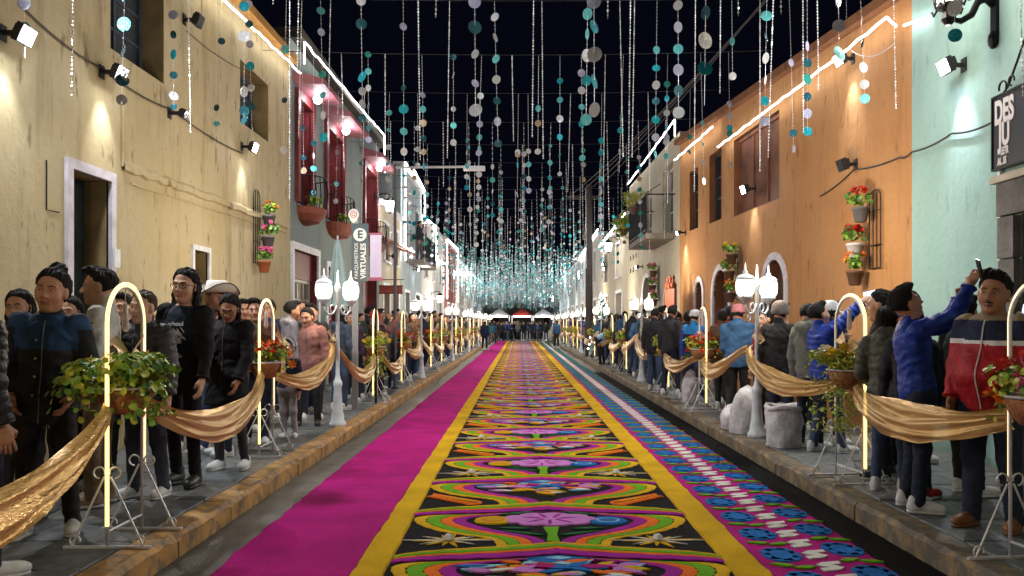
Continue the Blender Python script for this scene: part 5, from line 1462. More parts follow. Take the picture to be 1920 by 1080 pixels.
for ri, Yr in enumerate(rows):
    have = [s[1] for s in strands if abs(s[0] - Yr) < .3]
    x = -3.75 + rs.uniform(0, .4)
    lim = 3.7
    while x < lim:
        if all(abs(x - q) > .25 for q in have):
            bott = rs.uniform(3.15, 4.9) if Yr < 20 else rs.uniform(3.0, 4.5)
            if rs.random() < .56:
                topz = min(CZ - rs.uniform(.1, .9), bott + rs.uniform(1.2, 2.5)); dz = rs.uniform(.24, .36); zz = topz; L = []
                while zz > bott:
                    L.append((zz, rs.choice(cols_), .108 * rs.choice([.75, 1, 1, 1.15]))); zz -= dz * rs.uniform(.9, 1.1)
                strands.append((Yr, x, 'disc', L, rs.choice([0, 0, .2])))
            else: strands.append((Yr, x, 'bead', (CZ, bott), 0))
        x += rs.uniform(.45, .75)
byrow = {}
for s in strands: byrow.setdefault(round(s[0], 1), []).append(s)
for wi, Yr in enumerate(sorted(byrow)):
    L = sorted(byrow[Yr], key=lambda s: s[1])
    xl, xr = WL - (.0), (4.6 if Yr < 9.7 else 4.6 - (Yr - 9.74) * .0571 if Yr < 20.6 else 3.98)
    m = MB(); m.tube([(xl + (xr - xl) * i / 16, Yr + .0, CZ + .16 - .16 * 4 * (i / 16) * (1 - i / 16) * .5) for i in range(17)], .005, 4)
    on = ordn[wi] if wi < 20 else str(wi)
    tag(m.build('overhead_wire', MATS['cable_rubber']), '%s thin overhead wire across the street counted from the camera' % on, 'wire', 'wires carrying the hanging strands')
    nd = nb = 0
    for Y, x, kd, data, tail in L:
        u = (x - xl) / (xr - xl); wz = CZ + .16 - .32 * u * (1 - u)
        if kd == 'disc':
            nd += 1
            cs = [DC[c][0] for _, c, _ in data]
            e = tag(empty('disc_strand', (x, Y, wz)), '%s disc strand ending in %s, %s from left on the %s wire' % (num[min(12, len(data))], cs[-1], ordn[min(19, nd - 1)], on), 'hanging strand', 'hanging strands of foil discs')
            zb_ = data[-1][0] - data[-1][2] / 2
            m = MB(); m.tube([(0, 0, 0), (0, 0, zb_ - tail - wz)], .0016, 3)
            far = Y > 17
            prev = 0.
            for z, c, dia in data:                       # short bead links between the discs
                a, b = prev, wz - z - dia / 2
                nb_ = int((b - a) / (.05 if not far else .12))
                for q in range(1, nb_):
                    zz = -(a + (b - a) * q / nb_); r0 = .006 if not far else .011
                    m.add([(0, 0, zz + r0 * 1.5), (r0, 0, zz), (0, r0, zz), (-r0, 0, zz), (0, -r0, zz), (0, 0, zz - r0 * 1.5)], [(0, 1, 2), (0, 2, 3), (0, 3, 4), (0, 4, 1), (5, 2, 1), (5, 3, 2), (5, 4, 3), (5, 1, 4)])
                prev = wz - z + dia / 2
                link('disc', DM[c], e, loc=(0, 0, z - wz), rot=(rs.uniform(-.3, .3), rs.uniform(-.1, .1), rs.choice([rs.gauss(0, .45), rs.gauss(0, .45), rs.uniform(-1.5, 1.5)])), scale=(dia, 1, dia))
            m.build('beaded_cord', beadm, e)
            e.rotation_euler = (rs.gauss(0, .012), rs.gauss(0, .016), 0)
        else:
            nb += 1
            top, bot = data
            e = tag(empty('bead_strand', (x, Y, wz)), 'silver bead strand, %s bead strand from left on the %s wire' % (ordn[min(19, nb - 1)], on), 'hanging strand', 'hanging silver bead strands')
            link('bead_chain', beads(wz - bot, Y > 17), e)
            e.rotation_euler = (rs.gauss(0, .012), rs.gauss(0, .014), rs.uniform(0, 3))
# beyond forty metres the strands read as one glittering mass
mb = [MB() for _ in range(4)]
fm = [foil('far_foil_teal', (.02, .42, .50), .2), foil('far_foil_cyan', (.25, .75, .82), .2), foil('far_foil_white', (.85, .88, .92), .15), foil('far_foil_lilac', (.55, .62, .9), .2)]
far = MB(); oct_ = [(math.cos(math.pi / 4 * k), math.sin(math.pi / 4 * k)) for k in range(8)]
Yr = 40.5
while Yr < 96:
    x = -3.7
    while x < 3.6:
        bot = rs.uniform(2.75, 4.2); top = rs.uniform(4.9, 5.9); yy = Yr + rs.uniform(-.5, .5)
        far.add([(x - .0022, yy, top), (x + .0022, yy, top), (x + .0022, yy, bot), (x - .0022, yy, bot)], [(0, 1, 2, 3)], 4)
        z = top
        while z > bot:
            r = rs.choice([rs.uniform(.018, .035), rs.uniform(.03, .06)]); a = rs.gauss(0, .6); c, s = math.cos(a), math.sin(a); t = rs.gauss(0, .25)
            far.add([(x + r * u * c, yy + r * u * s + r * v * t, z + r * v) for u, v in oct_], [tuple(range(8))], rs.choice([0, 0, 1, 1, 1, 2, 2, 3]))
            z -= rs.uniform(.12, .26)
        x += rs.uniform(.18, .36)
    Yr += 2.3
tag(far.build('distant_foil_strands', fm + [beadm]), 'glittering mass of distant foil disc strands over the street', 'hanging strands', kind='stuff')
# ------------------------------------------------------------------ people
def snet(f, lo, hi, h):
    """surface nets over a signed distance field"""
    ax = [np.arange(lo[i], hi[i] + h, h) for i in range(3)]
    nx, ny, nz = map(len, ax)
    X, Y, Z = np.meshgrid(*ax, indexing='ij')
    D = f(X.ravel(), Y.ravel(), Z.ravel()).reshape(nx, ny, nz)
    S = D < 0
    c = S[:-1, :-1, :-1].astype(np.int8)
    tot = sum(S[i:nx - 1 + i, j:ny - 1 + j, k:nz - 1 + k].astype(np.int8) for i in (0, 1) for j in (0, 1) for k in (0, 1))
    act = (tot > 0) & (tot < 8)
    I, J, K = np.nonzero(act)
    if len(I) == 0: return np.zeros((0, 3)), np.zeros((0, 4), int)
    acc = np.zeros((len(I), 3)); cnt = np.zeros(len(I))
    corners = [(i, j, k) for i in (0, 1) for j in (0, 1) for k in (0, 1)]
    for a in corners:
        for d in range(3):
            if a[d]: continue
            b = list(a); b[d] = 1
            da, db = D[I + a[0], J + a[1], K + a[2]], D[I + b[0], J + b[1], K + b[2]]
            m = (da < 0) != (db < 0)
            t = np.where(m, da / np.where(m, da - db, 1), 0)
            for q in range(3):
                v = a[q] + (t if q == d else 0)
                acc[:, q] += np.where(m, v, 0)
            cnt += m
    V = acc / cnt[:, None]
    V = np.stack([ax[0][I] + V[:, 0] * h, ax[1][J] + V[:, 1] * h, ax[2][K] + V[:, 2] * h], 1)
    idx = -np.ones(act.shape, int); idx[I, J, K] = np.arange(len(I))
    F = []
    for d in range(3):
        e = [slice(0, n) for n in (nx, ny, nz)]
        a0 = [slice(1, n - 1) for n in (nx, ny, nz)]; a1 = list(a0)
        a0[d] = slice(0, (nx, ny, nz)[d] - 1); a1[d] = slice(1, (nx, ny, nz)[d])
        s0, s1 = S[tuple(a0)], S[tuple(a1)]
        p = np.argwhere(s0 != s1)
        if len(p) == 0: continue
        off = [1, 1, 1]; off[d] = 0
        p = p + np.array(off)
        u, w = [(1, 2), (2, 0), (0, 1)][d]
        def at(du, dw):
            q = p.copy(); q[:, u] -= du; q[:, w] -= dw
            return idx[q[:, 0], q[:, 1], q[:, 2]]
        quad = np.stack([at(1, 1), at(0, 1), at(0, 0), at(1, 0)], 1)
        flip = s1[tuple((p - np.array(off)).T)]
        quad[flip] = quad[flip][:, ::-1]
        F.append(quad)
    F = np.concatenate(F); F = F[(F >= 0).all(1)]
    return V, F

def rcone(P, a, b, ra, rb):
    X, Y, Z = P
    a = np.asarray(a, float); ba = np.asarray(b, float) - a
    px, py, pz = X - a[0], Y - a[1], Z - a[2]
    t = np.clip((px * ba[0] + py * ba[1] + pz * ba[2]) / max(1e-9, float(ba @ ba)), 0, 1)
    return np.sqrt((px - ba[0] * t) ** 2 + (py - ba[1] * t) ** 2 + (pz - ba[2] * t) ** 2) - (ra + (rb - ra) * t), t
def ell(P, c, r):
    X, Y, Z = P
    k = np.sqrt(((X - c[0]) / r[0]) ** 2 + ((Y - c[1]) / r[1]) ** 2 + ((Z - c[2]) / r[2]) ** 2)
    return (k - 1) * min(r)
def smin(a, b, k):
    h = np.clip(.5 + .5 * (b - a) / k, 0, 1)
    return b + (a - b) * h - k * h * (1 - h)
def smax(a, b, k): return -smin(-a, -b, k)

def head_sdf(P, female=False):
    X, Y, Z = P
    ax = np.abs(X); Q = (ax, Y, Z)
    d = ell(P, (0, -.012, .03), (.075, .094, .092))
    d = smin(d, ell(P, (0, .02, -.04), (.058 if female else .062, .066, .078)), .03)
    d = smin(d, ell(P, (0, .06, -.098), (.024, .022, .02)), .03)
    d = smin(d, ell(Q, (.036, .048, -.03), (.028, .028, .03)), .025)
    d = smin(d, rcone(Q, (.040, .074, .026), (.012, .085, .024), .011, .010)[0], .014)
    d = smax(d, -ell(Q, (.031, .108, .004), (.021, .026, .015)), .012)
    d = smin(d, rcone(P, (0, .084, .012), (0, .104, -.030), .007, .013)[0], .012)
    d = smin(d, ell(Q, (.012, .094, -.034), (.009, .01, .008)), .008)
    d = smin(d, rcone(Q, (.0, .090, -.058), (.020, .080, -.061), .007, .004)[0], .006)
    d = smin(d, rcone(Q, (.0, .088, -.070), (.017, .079, -.068), .008, .004)[0], .006)
    d = smax(d, -rcone(Q, (0, .1, -.0640), (.02, .088, -.0645), .0035, .0025)[0], .004)
    d = smin(d, ell(Q, (.077, -.004, -.006), (.011, .023, .033)), .01)
    d = smin(d, rcone(P, (0, -.02, -.06), (0, -.04, -.20), .052 if female else .058, .058 if female else .066)[0], .03)
    return d
def hair_sdf(P, style):
    X, Y, Z = P
    th = .016 if style in ('short', 'crop') else .018
    nz = np.sin(np.arctan2(X, Y + .02) * 23 + Z * 30) * .003 + np.sin(X * 160 + Z * 90) * .002 + np.sin(X * 70 - Y * 60 + Z * 40) * .003
    d = ell(P, (0, -.014, .03), (.075 + th, .094 + th, .092 + th)) + nz
    if style == 'crop': d = d + .004
    line = (Y - .85 * np.clip(Z, 0, 1) - .012) * .7            # hairline from forehead to temple
    front = np.where(Z < .02, Y - .022 + .25 * np.clip(-Z, 0, 1), Y - .80 * (Z - .02) - .016) * .7
    d = d + .012 * np.exp(np.clip(front, -1, .02) / .02)
    d = smax(d, front, .008)
    if style in ('short', 'crop'):
        d = smax(d, -(Z + .055 + .5 * np.clip(Y, -.1, .1)), .01)
        d = smax(d, -ell((np.abs(X), Y, Z), (.085, .005, -.02), (.02, .032, .045)), .008)
        if style == 'short': d = smin(d, ell(P, (0.01, .045, .118), (.06, .05, .028)) + nz, .02)
    elif style in ('long', 'longer'):
        ax = np.abs(X); Q = (ax, Y, Z); L = -.22 if style == 'long' else -.34
        s = rcone(Q, (.068, -.018, .03), (.082, -.014, L), .020, .026)[0] + nz * 1.5
        b = rcone(Q, (.03, -.078, .02), (.045, -.085, L - .03), .045, .042)[0] + nz * 1.5
        d = smin(d, smin(s, b, .03), .025)
    elif style in ('bun', 'tied', 'pony'):
        d = smax(d, -(Z + .06), .012)
        d = smax(d, -ell((np.abs(X), Y, Z), (.085, .004, -.015), (.02, .03, .042)), .008)
        if style == 'bun': d = smin(d, ell(P, (0, -.06, .135), (.045, .045, .035)) + nz, .012)
        if style == 'pony': d = smin(d, rcone(P, (0, -.11, .03), (0, -.115, -.22), .035, .018)[0] + nz, .02)
    return d
_cache = {}
def head_mesh(female, res):
    k = ('head', female, res)
    if k not in _cache:
        V, F = snet(lambda X, Y, Z: head_sdf((X, Y, Z), female), (-.11, -.13, -.215), (.11, .13, .14), res)
        c = V[F].mean(1)
        lips = (np.abs(c[:, 0]) < .024) & (c[:, 2] < -.055) & (c[:, 2] > -.078) & (c[:, 1] > .077)
        _cache[k] = (V, F, lips.astype(int))
    return _cache[k]
def hair_mesh(style, res):
    k = ('hair', style, res)
    if k not in _cache:
        lowz = -.42 if style == 'longer' else -.32 if style in ('long', 'pony') else -.13
        _cache[k] = snet(lambda X, Y, Z: hair_sdf((X, Y, Z), style), (-.15, -.19, lowz), (.15, .13, .2), res)
    return _cache[k]
def hand_mesh(curl_, res):
    k = ('hand', curl_, res)
    if k in _cache: return _cache[k]
    def f(X, Y, Z):
        P = (X, Y, Z)
        d = rcone(P, (0, -.05, 0), (0, .01, 0), .026, .027)[0]
        d = smin(d, ell(P, (0, .048, 0), (.043, .055, .019)), .02)
        for x, l, a0 in ((-.031, .070, .12), (-.0105, .079, .0), (.0105, .073, -.02), (.030, .056, -.12)):
            p = np.array([x, .085, 0.]); ang = 0
            for sg, ca in ((.45, .35), (.31, .75), (.24, .6)):
                ang += ca * curl_
                q = p + np.array([-math.sin(a0) * math.cos(ang) * -1 * -1, math.cos(ang), -math.sin(ang)]) * l * sg
                d = smin(d, rcone(P, p, q, .0088, .0078)[0], .004); p = q
        p = np.array([-.028, .015, -.004])
        for q, r0, r1 in ((np.array([-.055, .045, -.014]), .014, .011), (np.array([-.058 + .02 * curl_, .075, -.022 - .012 * curl_]), .011, .008)):
            d = smin(d, rcone(P, p, q, r0, r1)[0], .008); p = q
        return d
    _cache[k] = snet(f, (-.085, -.08, -.085), (.06, .19, .04), res)
    return _cache[k]
def shoe_mesh(style, res):
    k = ('shoe', style, res)
    if k in _cache: return _cache[k]
    def f(X, Y, Z):
        P = (X, Y, Z)
        d = ell(P, (0, .055, .045), (.046, .135, .05))
        d = smin(d, ell(P, (0, .13, .038), (.045, .062, .038)), .03)
        d = smin(d, rcone(P, (0, -.02, .05), (0, -.03, .12 if style == 'boot' else .10), .048, .043)[0], .03)
        d = smin(d, rcone(P, (0, .02, .085), (0, .10, .06), .02, .016)[0], .02)
        return smax(d, .022 - Z, .006)
    def g(X, Y, Z):
        P = (X, Y, Z)
        d = smin(ell(P, (0, .0, .018), (.045, .085, .09)), ell(P, (0, .1, .018), (.05, .10, .09)), .03)
        return smax(smax(d, Z - .030, .006), .002 - Z, .004)
    up = snet(f, (-.075, -.11, 0), (.075, .22, .19), res); so = snet(g, (-.075, -.12, -.01), (.075, .22, .05), res)
    _cache[k] = (up, so)
    return _cache[k]

def rotm(rx=0, ry=0, rz=0): return np.array(Euler((rx, ry, rz), 'XYZ').to_matrix())
def unit(v): v = np.asarray(v, float); return v / np.linalg.norm(v)

def skel(sp):
    s = sp['h'] / 1.70; w = sp.get('w', 1.)
    K = {'s': s, 'w': w}
    pel = np.array([0, 0, .93 * s]) + np.array(sp.get('pel', (0, 0, 0))) * s
    Rt = rotm(-sp.get('lean', 0), sp.get('side', 0), sp.get('twist', 0))     # lean > 0 bends forward
    K['pel'], K['Rt'] = pel, Rt
    T = lambda v: pel + Rt @ (np.array(v) * s)
    K['T'] = T
    K['sh'] = {1: T((.166 * (.7 + .3 * w), 0, .468)), -1: T((-.166 * (.7 + .3 * w), 0, .468))}
    K['neck'] = T((0, -.015, .54))
    Rh = Rt @ rotm(-sp.get('hp', 0), sp.get('hr', 0), sp.get('hy', 0))
    K['Rh'] = Rh
    hs = sp.get('hs', 1.0)
    K['hs'] = s * .97 * hs
    K['head'] = T((0, .0, .555)) + Rh @ np.array([0, .022, .105]) * s * hs
    K['arm'] = {}
    for sd in (1, -1):
        u, f = sp.get('armR' if sd > 0 else 'armL', ((.2, -.04, -1), (.08, .2, -1)))
        u, f = unit((u[0] * sd, u[1], u[2])), unit((f[0] * sd, f[1], f[2]))
        u, f = Rt @ u, Rt @ f
        sh = K['sh'][sd] + u * .0
        el = sh + u * .285 * s; wr = el + f * .245 * s
        K['arm'][sd] = (sh, el, wr, u, f)
    K['leg'] = {}
    feet = sp.get('feet', ((.11, .03), (-.11, -.02)))
    for sd, (fx, fy) in zip((1, -1), feet):
        hip = pel + np.array([sd * .088 * (.6 + .4 * w), 0, -.04]) * s
        ank = np.array([fx * s, fy * s, .085 * s])
        mid = (hip + ank) / 2 + np.array([0, (.02 + sp.get('knee', 0)) * s, .0])
        K['leg'][sd] = (hip, mid, ank)
    return K

TZ = np.array([-.10, 0, .08, .17, .28, .38, .45, .51, .56])
TA = {'m': np.array([.150, .162, .153, .143, .152, .163, .152, .100, .060]), 'f': np.array([.156, .170, .155, .130, .138, .144, .132, .088, .054])}
TB = {'m': np.array([.105, .118, .112, .105, .112, .116, .105, .080, .060]), 'f': np.array([.105, .120, .108, .098, .112, .112, .098, .074, .055])}
def torso_sdf(P, K, sp, pad, z0, z1, kk=.03, quilt=0., flare=0.):
    s, w = K['s'], K['w']
    M = K['Rt'].T
    x, y, z = P[0] - K['pel'][0], P[1] - K['pel'][1], P[2] - K['pel'][2]
    q = [M[i, 0] * x + M[i, 1] * y + M[i, 2] * z for i in range(3)]
    zz = q[2] / s
    sex = sp.get('sex', 'm')
    a = np.interp(zz, TZ, TA[sex]) * s * w + pad; b = np.interp(zz, TZ, TB[sex]) * s * w + pad
    bel = sp.get('belly', 0.)
    bump_ = np.exp(-((zz - .14) / .13) ** 2) * bel * s
    b = b + bump_ * .5; a = a + bump_ * .25
    if flare: g = np.clip((.1 - zz) / .4, 0, 1) * flare; a = a + g; b = b + g * .8
    yc = bump_ * .45
    k = np.sqrt((q[0] / a) ** 2 + ((q[1] - yc) / b) ** 2)
    d = (k - 1) * np.minimum(a, b)
    if quilt: d = d - quilt * (np.abs(np.sin(q[2] * math.pi / .062)) ** .6 - .5)
    d = smax(d, (zz - z1) * s, kk); d = smax(d, (z0 - zz) * s, .014)
    return d, q
def folds(P, amp, seed):
    X, Y, Z = P; r = np.random.default_rng(seed)
    d = 0
    wx = .06 * np.sin(Z * 9 + Y * 7 + seed); wz = .05 * np.sin(X * 11 - Y * 8 + seed * 2)
    for i in range(6):
        k = r.normal(0, 1, 3) * np.array([15, 15, 17]) * (1 + .35 * i)
        d = d + np.sin((X + wx) * k[0] + Y * k[1] + (Z + wz) * k[2] + r.uniform(0, 6)) / (1 + .5 * i)
    return np.abs(d) * amp * .55 - amp * .4

def jacket_fn(sp, K, pad=.018, hem=-.08, sleeve=1.0, quilt=0., neckz=.545, flare=0., sl=1., seed=0, hood=False, collar=True, opening=0., fold=.012):
    s, w = K['s'], K['w']
    def f(X, Y, Z):
        P = (X, Y, Z)
        pad_ = pad * .55
        d, q = torso_sdf(P, K, sp, pad_ * s, hem, neckz, .03, quilt, flare)
        if opening:
            slot = smax(np.abs(q[0]) - opening - .02 * np.clip(q[2] / s, 0, 1), -(q[1] + .0), .01)
            d = smax(d, -slot, .01)
        for sd in (1, -1):
            sh, el, wr, u, fo = K['arm'][sd]
            e1, t1 = rcone(P, sh, el, (.054 * w ** .5 + pad * .7) * s * sleeve, (.043 + pad * .6) * s * sleeve)
            end = el + (wr - el) * sl
            e2, t2 = rcone(P, el, end, (.043 + pad * .6) * s * sleeve, (.034 + pad * .5) * s * sleeve)
            if quilt:
                L1, L2 = np.linalg.norm(el - sh), np.linalg.norm(end - el)
                e1 = e1 - quilt * (np.abs(np.sin(t1 * L1 * math.pi / .062)) ** .6 - .5); e2 = e2 - quilt * (np.abs(np.sin(t2 * L2 * math.pi / .062)) ** .6 - .5)
            cut = (X - end[0]) * fo[0] + (Y - end[1]) * fo[1] + (Z - end[2]) * fo[2]
            e2 = smax(e2, cut - .004, .006)
            d = smin(d, smin(e1, e2, .025 * s), .016 * s)
        if collar:
            c = K['T']((0, -.012, .545)); n = K['Rt'] @ np.array([0, -.12, 1]); c2 = c + n * .045 * s
            d = smin(d, rcone(P, c - n * .02, c2, .072 * s, .066 * s)[0], .025)
        if hood:
            for sx_ in (-1, 0, 1):
                c = K['T']((.07 * sx_, -.085 - .02 * (sx_ == 0), .53 - .02 * (sx_ == 0)))
                d = smin(d, ell(P, c, (.055 * s, .05 * s, .06 * s)), .05)
        return d + folds(P, fold, seed)
    return f
def trousers_fn(sp, K, slim=1., seed=0, hi=.12, fold=.005):
    s, w = K['s'], K['w']
    def f(X, Y, Z):
        P = (X, Y, Z)
        d, q = torso_sdf(P, K, sp, .008 * s, -.10, hi, .02)
        hipc = K['pel'] + np.array([0, 0, -.04]) * s
        d = smin(d, ell(P, hipc, (.165 * s * w, .115 * s * w, .10 * s)), .03)
        for sd in (1, -1):
            hp, kn, an = K['leg'][sd]
            lo = an + np.array([0, -.005, -.045]) * s
            e = smin(rcone(P, hp, kn, .092 * s * w ** .7 * slim ** .5, .064 * s * slim)[0], rcone(P, kn, lo, .062 * s * slim, .050 * s * slim)[0], .035)
            e = smax(e, lo[2] - .0 - Z, .006)
            d = smin(d, e, .03)
        return d + folds(P, fold, seed) + .003 * np.sin(Z * 95 + X * 20) * np.clip((.28 * s - Z) / .2, 0, 1)
    return f
def body_fn(sp, K):
    s, w = K['s'], K['w']
    def f(X, Y, Z):
        P = (X, Y, Z)
        d, q = torso_sdf(P, K, sp, -.006 * s, -.1, .56)
        d = smin(d, rcone(P, K['T']((0, -.01, .5)), K['T']((0, -.012, .6)), .05 * s, .048 * s)[0], .03)
        for sd in (1, -1):
            sh, el, wr, u, fo = K['arm'][sd]
            d = smin(d, smin(rcone(P, sh, el, .05 * s, .038 * s)[0], rcone(P, el, wr, .038 * s, .024 * s)[0], .02), .04)
            hp, kn, an = K['leg'][sd]
            d = smin(d, smin(rcone(P, hp, kn, .078 * s, .05 * s)[0], rcone(P, kn, an, .05 * s, .032 * s)[0], .02), .03)
        return d
    return f
def bounds(K, extra=.14):
    pts = [K['head']] + [p for a in K['arm'].values() for p in a[:3]] + [p for l in K['leg'].values() for p in l] + [K['T']((x, y, 0)) for x in (-.16, .16) for y in (-.14, .2)]
    A_ = np.array(pts)
    return A_.min(0) - extra, A_.max(0) + extra

def clothm(name, col, rough=.8, bump=.6, bs=20, var=.3, sheen=0.):
    return mat('cloth_' + name, col, rough, var=var, vscale=9, bump=bump, bscale=bs, spec=.25, sheen=sheen)
SKIN = [mat('skin_%d' % i, c, .52, var=.12, vscale=14, spec=.35) for i, c in enumerate([(.50, .26, .165), (.42, .205, .12), (.56, .32, .215), (.34, .155, .088)])]
LIPS = [mat('lips_%d' % i, c, .45) for i, c in enumerate([(.30, .10, .075), (.24, .08, .06), (.38, .13, .11), (.18, .06, .05)])]
HAIRM = {'black': mat('hair_black', (.013, .011, .011), .66, bump=.9, bscale=220, spec=.25), 'brown': mat('hair_brown', (.06, .035, .02), .55, bump=.8, bscale=110, spec=.3), 'grey': mat('hair_grey', (.16, .14, .13), .5, bump=.6, bscale=140)}
EYE_W, EYE_D = mat('eye_white', (.42, .39, .37), .3), mat('eye_iris', (.015, .008, .005), .12, spec=.8)
EYE_ME = None
def eye_mesh():
    global EYE_ME
    if EYE_ME is None:
        m = MB(); m.ball((0, 0, 0), (.0118, .010, .0052), 10, 8)
        m.ball((0, .0062, 0), (.0054, .0052, .005), 8, 6, 1)
        EYE_ME = m.mesh('eye', [EYE_W, EYE_D], True)
    return EYE_ME
def tmesh(name, VF, Rm, t, sc, mats, mi=None, mirror=False):
    V, F = VF[0], VF[1]
    V = V.copy()
    if mirror: V[:, 0] *= -1; F = F[:, ::-1]
    return arr_mesh(name, (V * sc) @ np.asarray(Rm).T + np.asarray(t), F, mats, True, mi)
BLACKC = clothm('black', (.022, .022, .025))
def make_person(sp, label, group=None, det=None):
    """sp: pos, yaw (degrees, 0 = faces away along the street), build, pose, clothes"""
    x, y = sp['pos']; dist = y
    res = det or max(.011, min(.03, .0015 * dist))
    rp_ = random.Random(label)
    if 'feet' not in sp: sp['feet'] = ((.10 + rp_.uniform(-.02, .05), rp_.uniform(-.06, .10)), (-.10 - rp_.uniform(-.02, .05), rp_.uniform(-.10, .06)))
    if 'side' not in sp: sp['side'] = rp_.uniform(-.06, .06)
    sp['pel'] = tuple(np.array(sp.get('pel', (0, 0, 0))) + np.array([-sp['side'] * .6, 0, -.008]))
    if 'hy' not in sp: sp['hy'] = rp_.uniform(-.3, .3)
    if 'hr' not in sp: sp['hr'] = rp_.uniform(-.08, .08)
    sp.setdefault('seed', rp_.randrange(99))
    K = skel(sp); s = K['s']
    e = tag(empty('person', (x, y, sp.get('z', SZ + .002)), R(sp.get('yaw', 0))), label, 'person', group)
    sk, lp = SKIN[sp.get('skin', 0)], LIPS[sp.get('skin', 0)]
    fine = max(.0052, min(.014, res * .5))
    fine = round(fine, 4) if fine < .007 else round(fine, 3)
    lo, hi = bounds(K)
    # body: limbs and trunk, head and hands in one mesh
    V, F = snet(body_fn(sp, K), lo, hi, max(.02, res * 1.5))
    Vs, Fs, Ms, n = [V], [F], [np.zeros(len(F), int)], len(V)
    hV, hF, hM = head_mesh(sp.get('sex', 'm') == 'f', fine)
    Vs.append((hV * K['hs']) @ K['Rh'].T + K['head']); Fs.append(hF + n); Ms.append(hM); n += len(hV)
    for sd in (1, -1):
        sh, el, wr, u, fo = K['arm'][sd]
        cu = sp.get('gripR' if sd > 0 else 'gripL', .5)
        pv, pf = hand_mesh(cu, max(.0048, round(fine * .85, 4)))
        palm = sp.get('palmR' if sd > 0 else 'palmL')
        palm = K['Rt'] @ (np.array(palm, float) if palm is not None else np.array([-sd, .15, 0.]))
        ey = unit(fo + K['Rt'] @ np.array(sp.get('bendR' if sd > 0 else 'bendL', (0, 0, 0)), float))
        ez = -palm; ez = unit(ez - ey * (ez @ ey)); ex = np.cross(ey, ez)
        pv = pv.copy(); f2 = pf
        if sd < 0: pv[:, 0] *= -1; f2 = pf[:, ::-1]
        Rm = np.stack([ex, ey, ez], 1)
        Vs.append((pv * s * 1.0) @ Rm.T + wr + fo * .012); Fs.append(f2 + n); Ms.append(np.zeros(len(f2), int)); n += len(pv)
        sp['_hand%d' % sd] = (wr + ey * .10 * s, Rm)
    body = arr_mesh('body', np.concatenate(Vs), np.concatenate(Fs), [sk, lp], True, np.concatenate(Ms))
    link('body', body, e)
    # face
    if dist < 16 and not sp.get('noface'):
        for sx in (-1, 1):
            o = link('eye', eye_mesh(), e); p = K['head'] + K['Rh'] @ (np.array([sx * .0305, .0825, .004]) * K['hs'])
            o.location = p; o.rotation_euler = Matrix(K['Rh'].tolist()).to_euler(); o.scale = (K['hs'],) * 3
            m = MB(); m.tube([K['head'] + K['Rh'] @ (np.array([sx * a, b, c]) * K['hs']) for a, b, c in ((.013, .0945, .024), (.030, .0925, .030), (.047, .080, .025))], [.0035, .004, .002], 5)
            m.build('eyebrow', HAIRM[sp.get('hairc', 'black')], e)
        if sp.get('glasses'):
            m = MB()
            for sx in (-1, 1):
                ring = [K['head'] + K['Rh'] @ (np.array([sx * .032 + .026 * math.cos(t), .108 - .010 * abs(math.cos(t)) , .002 + .019 * math.sin(t)]) * K['hs']) for t in [2 * math.pi * k / 16 for k in range(16)]]
                m.tube(ring, .0022, 5, closed=True)
                m.tube([K['head'] + K['Rh'] @ (np.array(q) * K['hs']) for q in ((sx * .058, .10, .006), (sx * .079, .0, .01))], .002, 4)
            m.tube([K['head'] + K['Rh'] @ (np.array(q) * K['hs']) for q in ((-.007, .11, .004), (.007, .11, .004))], .002, 4)
            m.build('glasses', mat('glasses_frame', (.02, .02, .022), .3), e)
        if sp.get('moustache'):
            m = MB(); m.tube([K['head'] + K['Rh'] @ (np.array(q) * K['hs']) for q in ((-.026, .082, -.056), (0, .098, -.05), (.026, .082, -.056))], [.003, .006, .003], 6); m.build('moustache', HAIRM['black'], e)
    # hair and headwear
    hst = sp.get('hair', 'short')
    if hst:
        link('hair', tmesh('hair', hair_mesh(hst, fine if dist < 12 else round(fine * 1.4, 3)), K['Rh'], K['head'], K['hs'], HAIRM[sp.get('hairc', 'black')]), e)
    hat = sp.get('hat')
    if hat:
        kind, hm = hat
        m = MB()
        H = lambda *q: K['head'] + K['Rh'] @ (np.array(q) * K['hs'])
        n_ = 20
        if kind in ('cap', 'beanie'):
            prof = [(1.0, .035), (1.02, .055), (.97, .09), (.84, .122), (.6, .143), (.3, .153), (.02, .156)] if kind == 'cap' else [(1.0, .0), (1.06, .02), (1.05, .05), (1.0, .09), (.86, .13), (.6, .152), (.3, .163), (.02, .166)]
            k0 = len(m.v)
            for q, z in prof:
                for k in range(n_):
                    t = 2 * math.pi * k / n_; m.v.append(tuple(H(.095 * q * math.cos(t), -.012 + .113 * q * math.sin(t), z)))
            for i in range(len(prof) - 1):
                for k in range(n_):
                    p = (k + 1) % n_; m.f.append((i*n_+k, i*n_+p, (i+1)*n_+p, (i+1)*n_+k)); m.m.append(0)
            if kind == 'cap':
                vs = []
                for j in range(4):
                    for k in range(9):
                        t = math.pi * (.14 + .72 * k / 8); g = j / 3
                        vs.append(tuple(H((.092 - .01 * g) * math.cos(t), -.012 + .105 * math.sin(t) + .075 * g * math.sin(t), .045 - .022 * g - .012 * abs(math.cos(t)) ** 2)))
                vs += [(v[0], v[1], v[2] - .006) for v in vs]
                fs = [(j*9+k, j*9+k+1, (j+1)*9+k+1, (j+1)*9+k) for j in range(3) for k in range(8)]
                m.add(vs, fs + [tuple(36 + q for q in f[::-1]) for f in fs] + [(27+k, 28+k, 64+k, 63+k) for k in range(8)])
        elif kind == 'cowboy':
            prof = [(2.0, .085), (1.5, .05), (1.04, .045), (1.02, .06), (1.0, .11), (.92, .155), (.7, .165), (.35, .15), (.02, .145)]
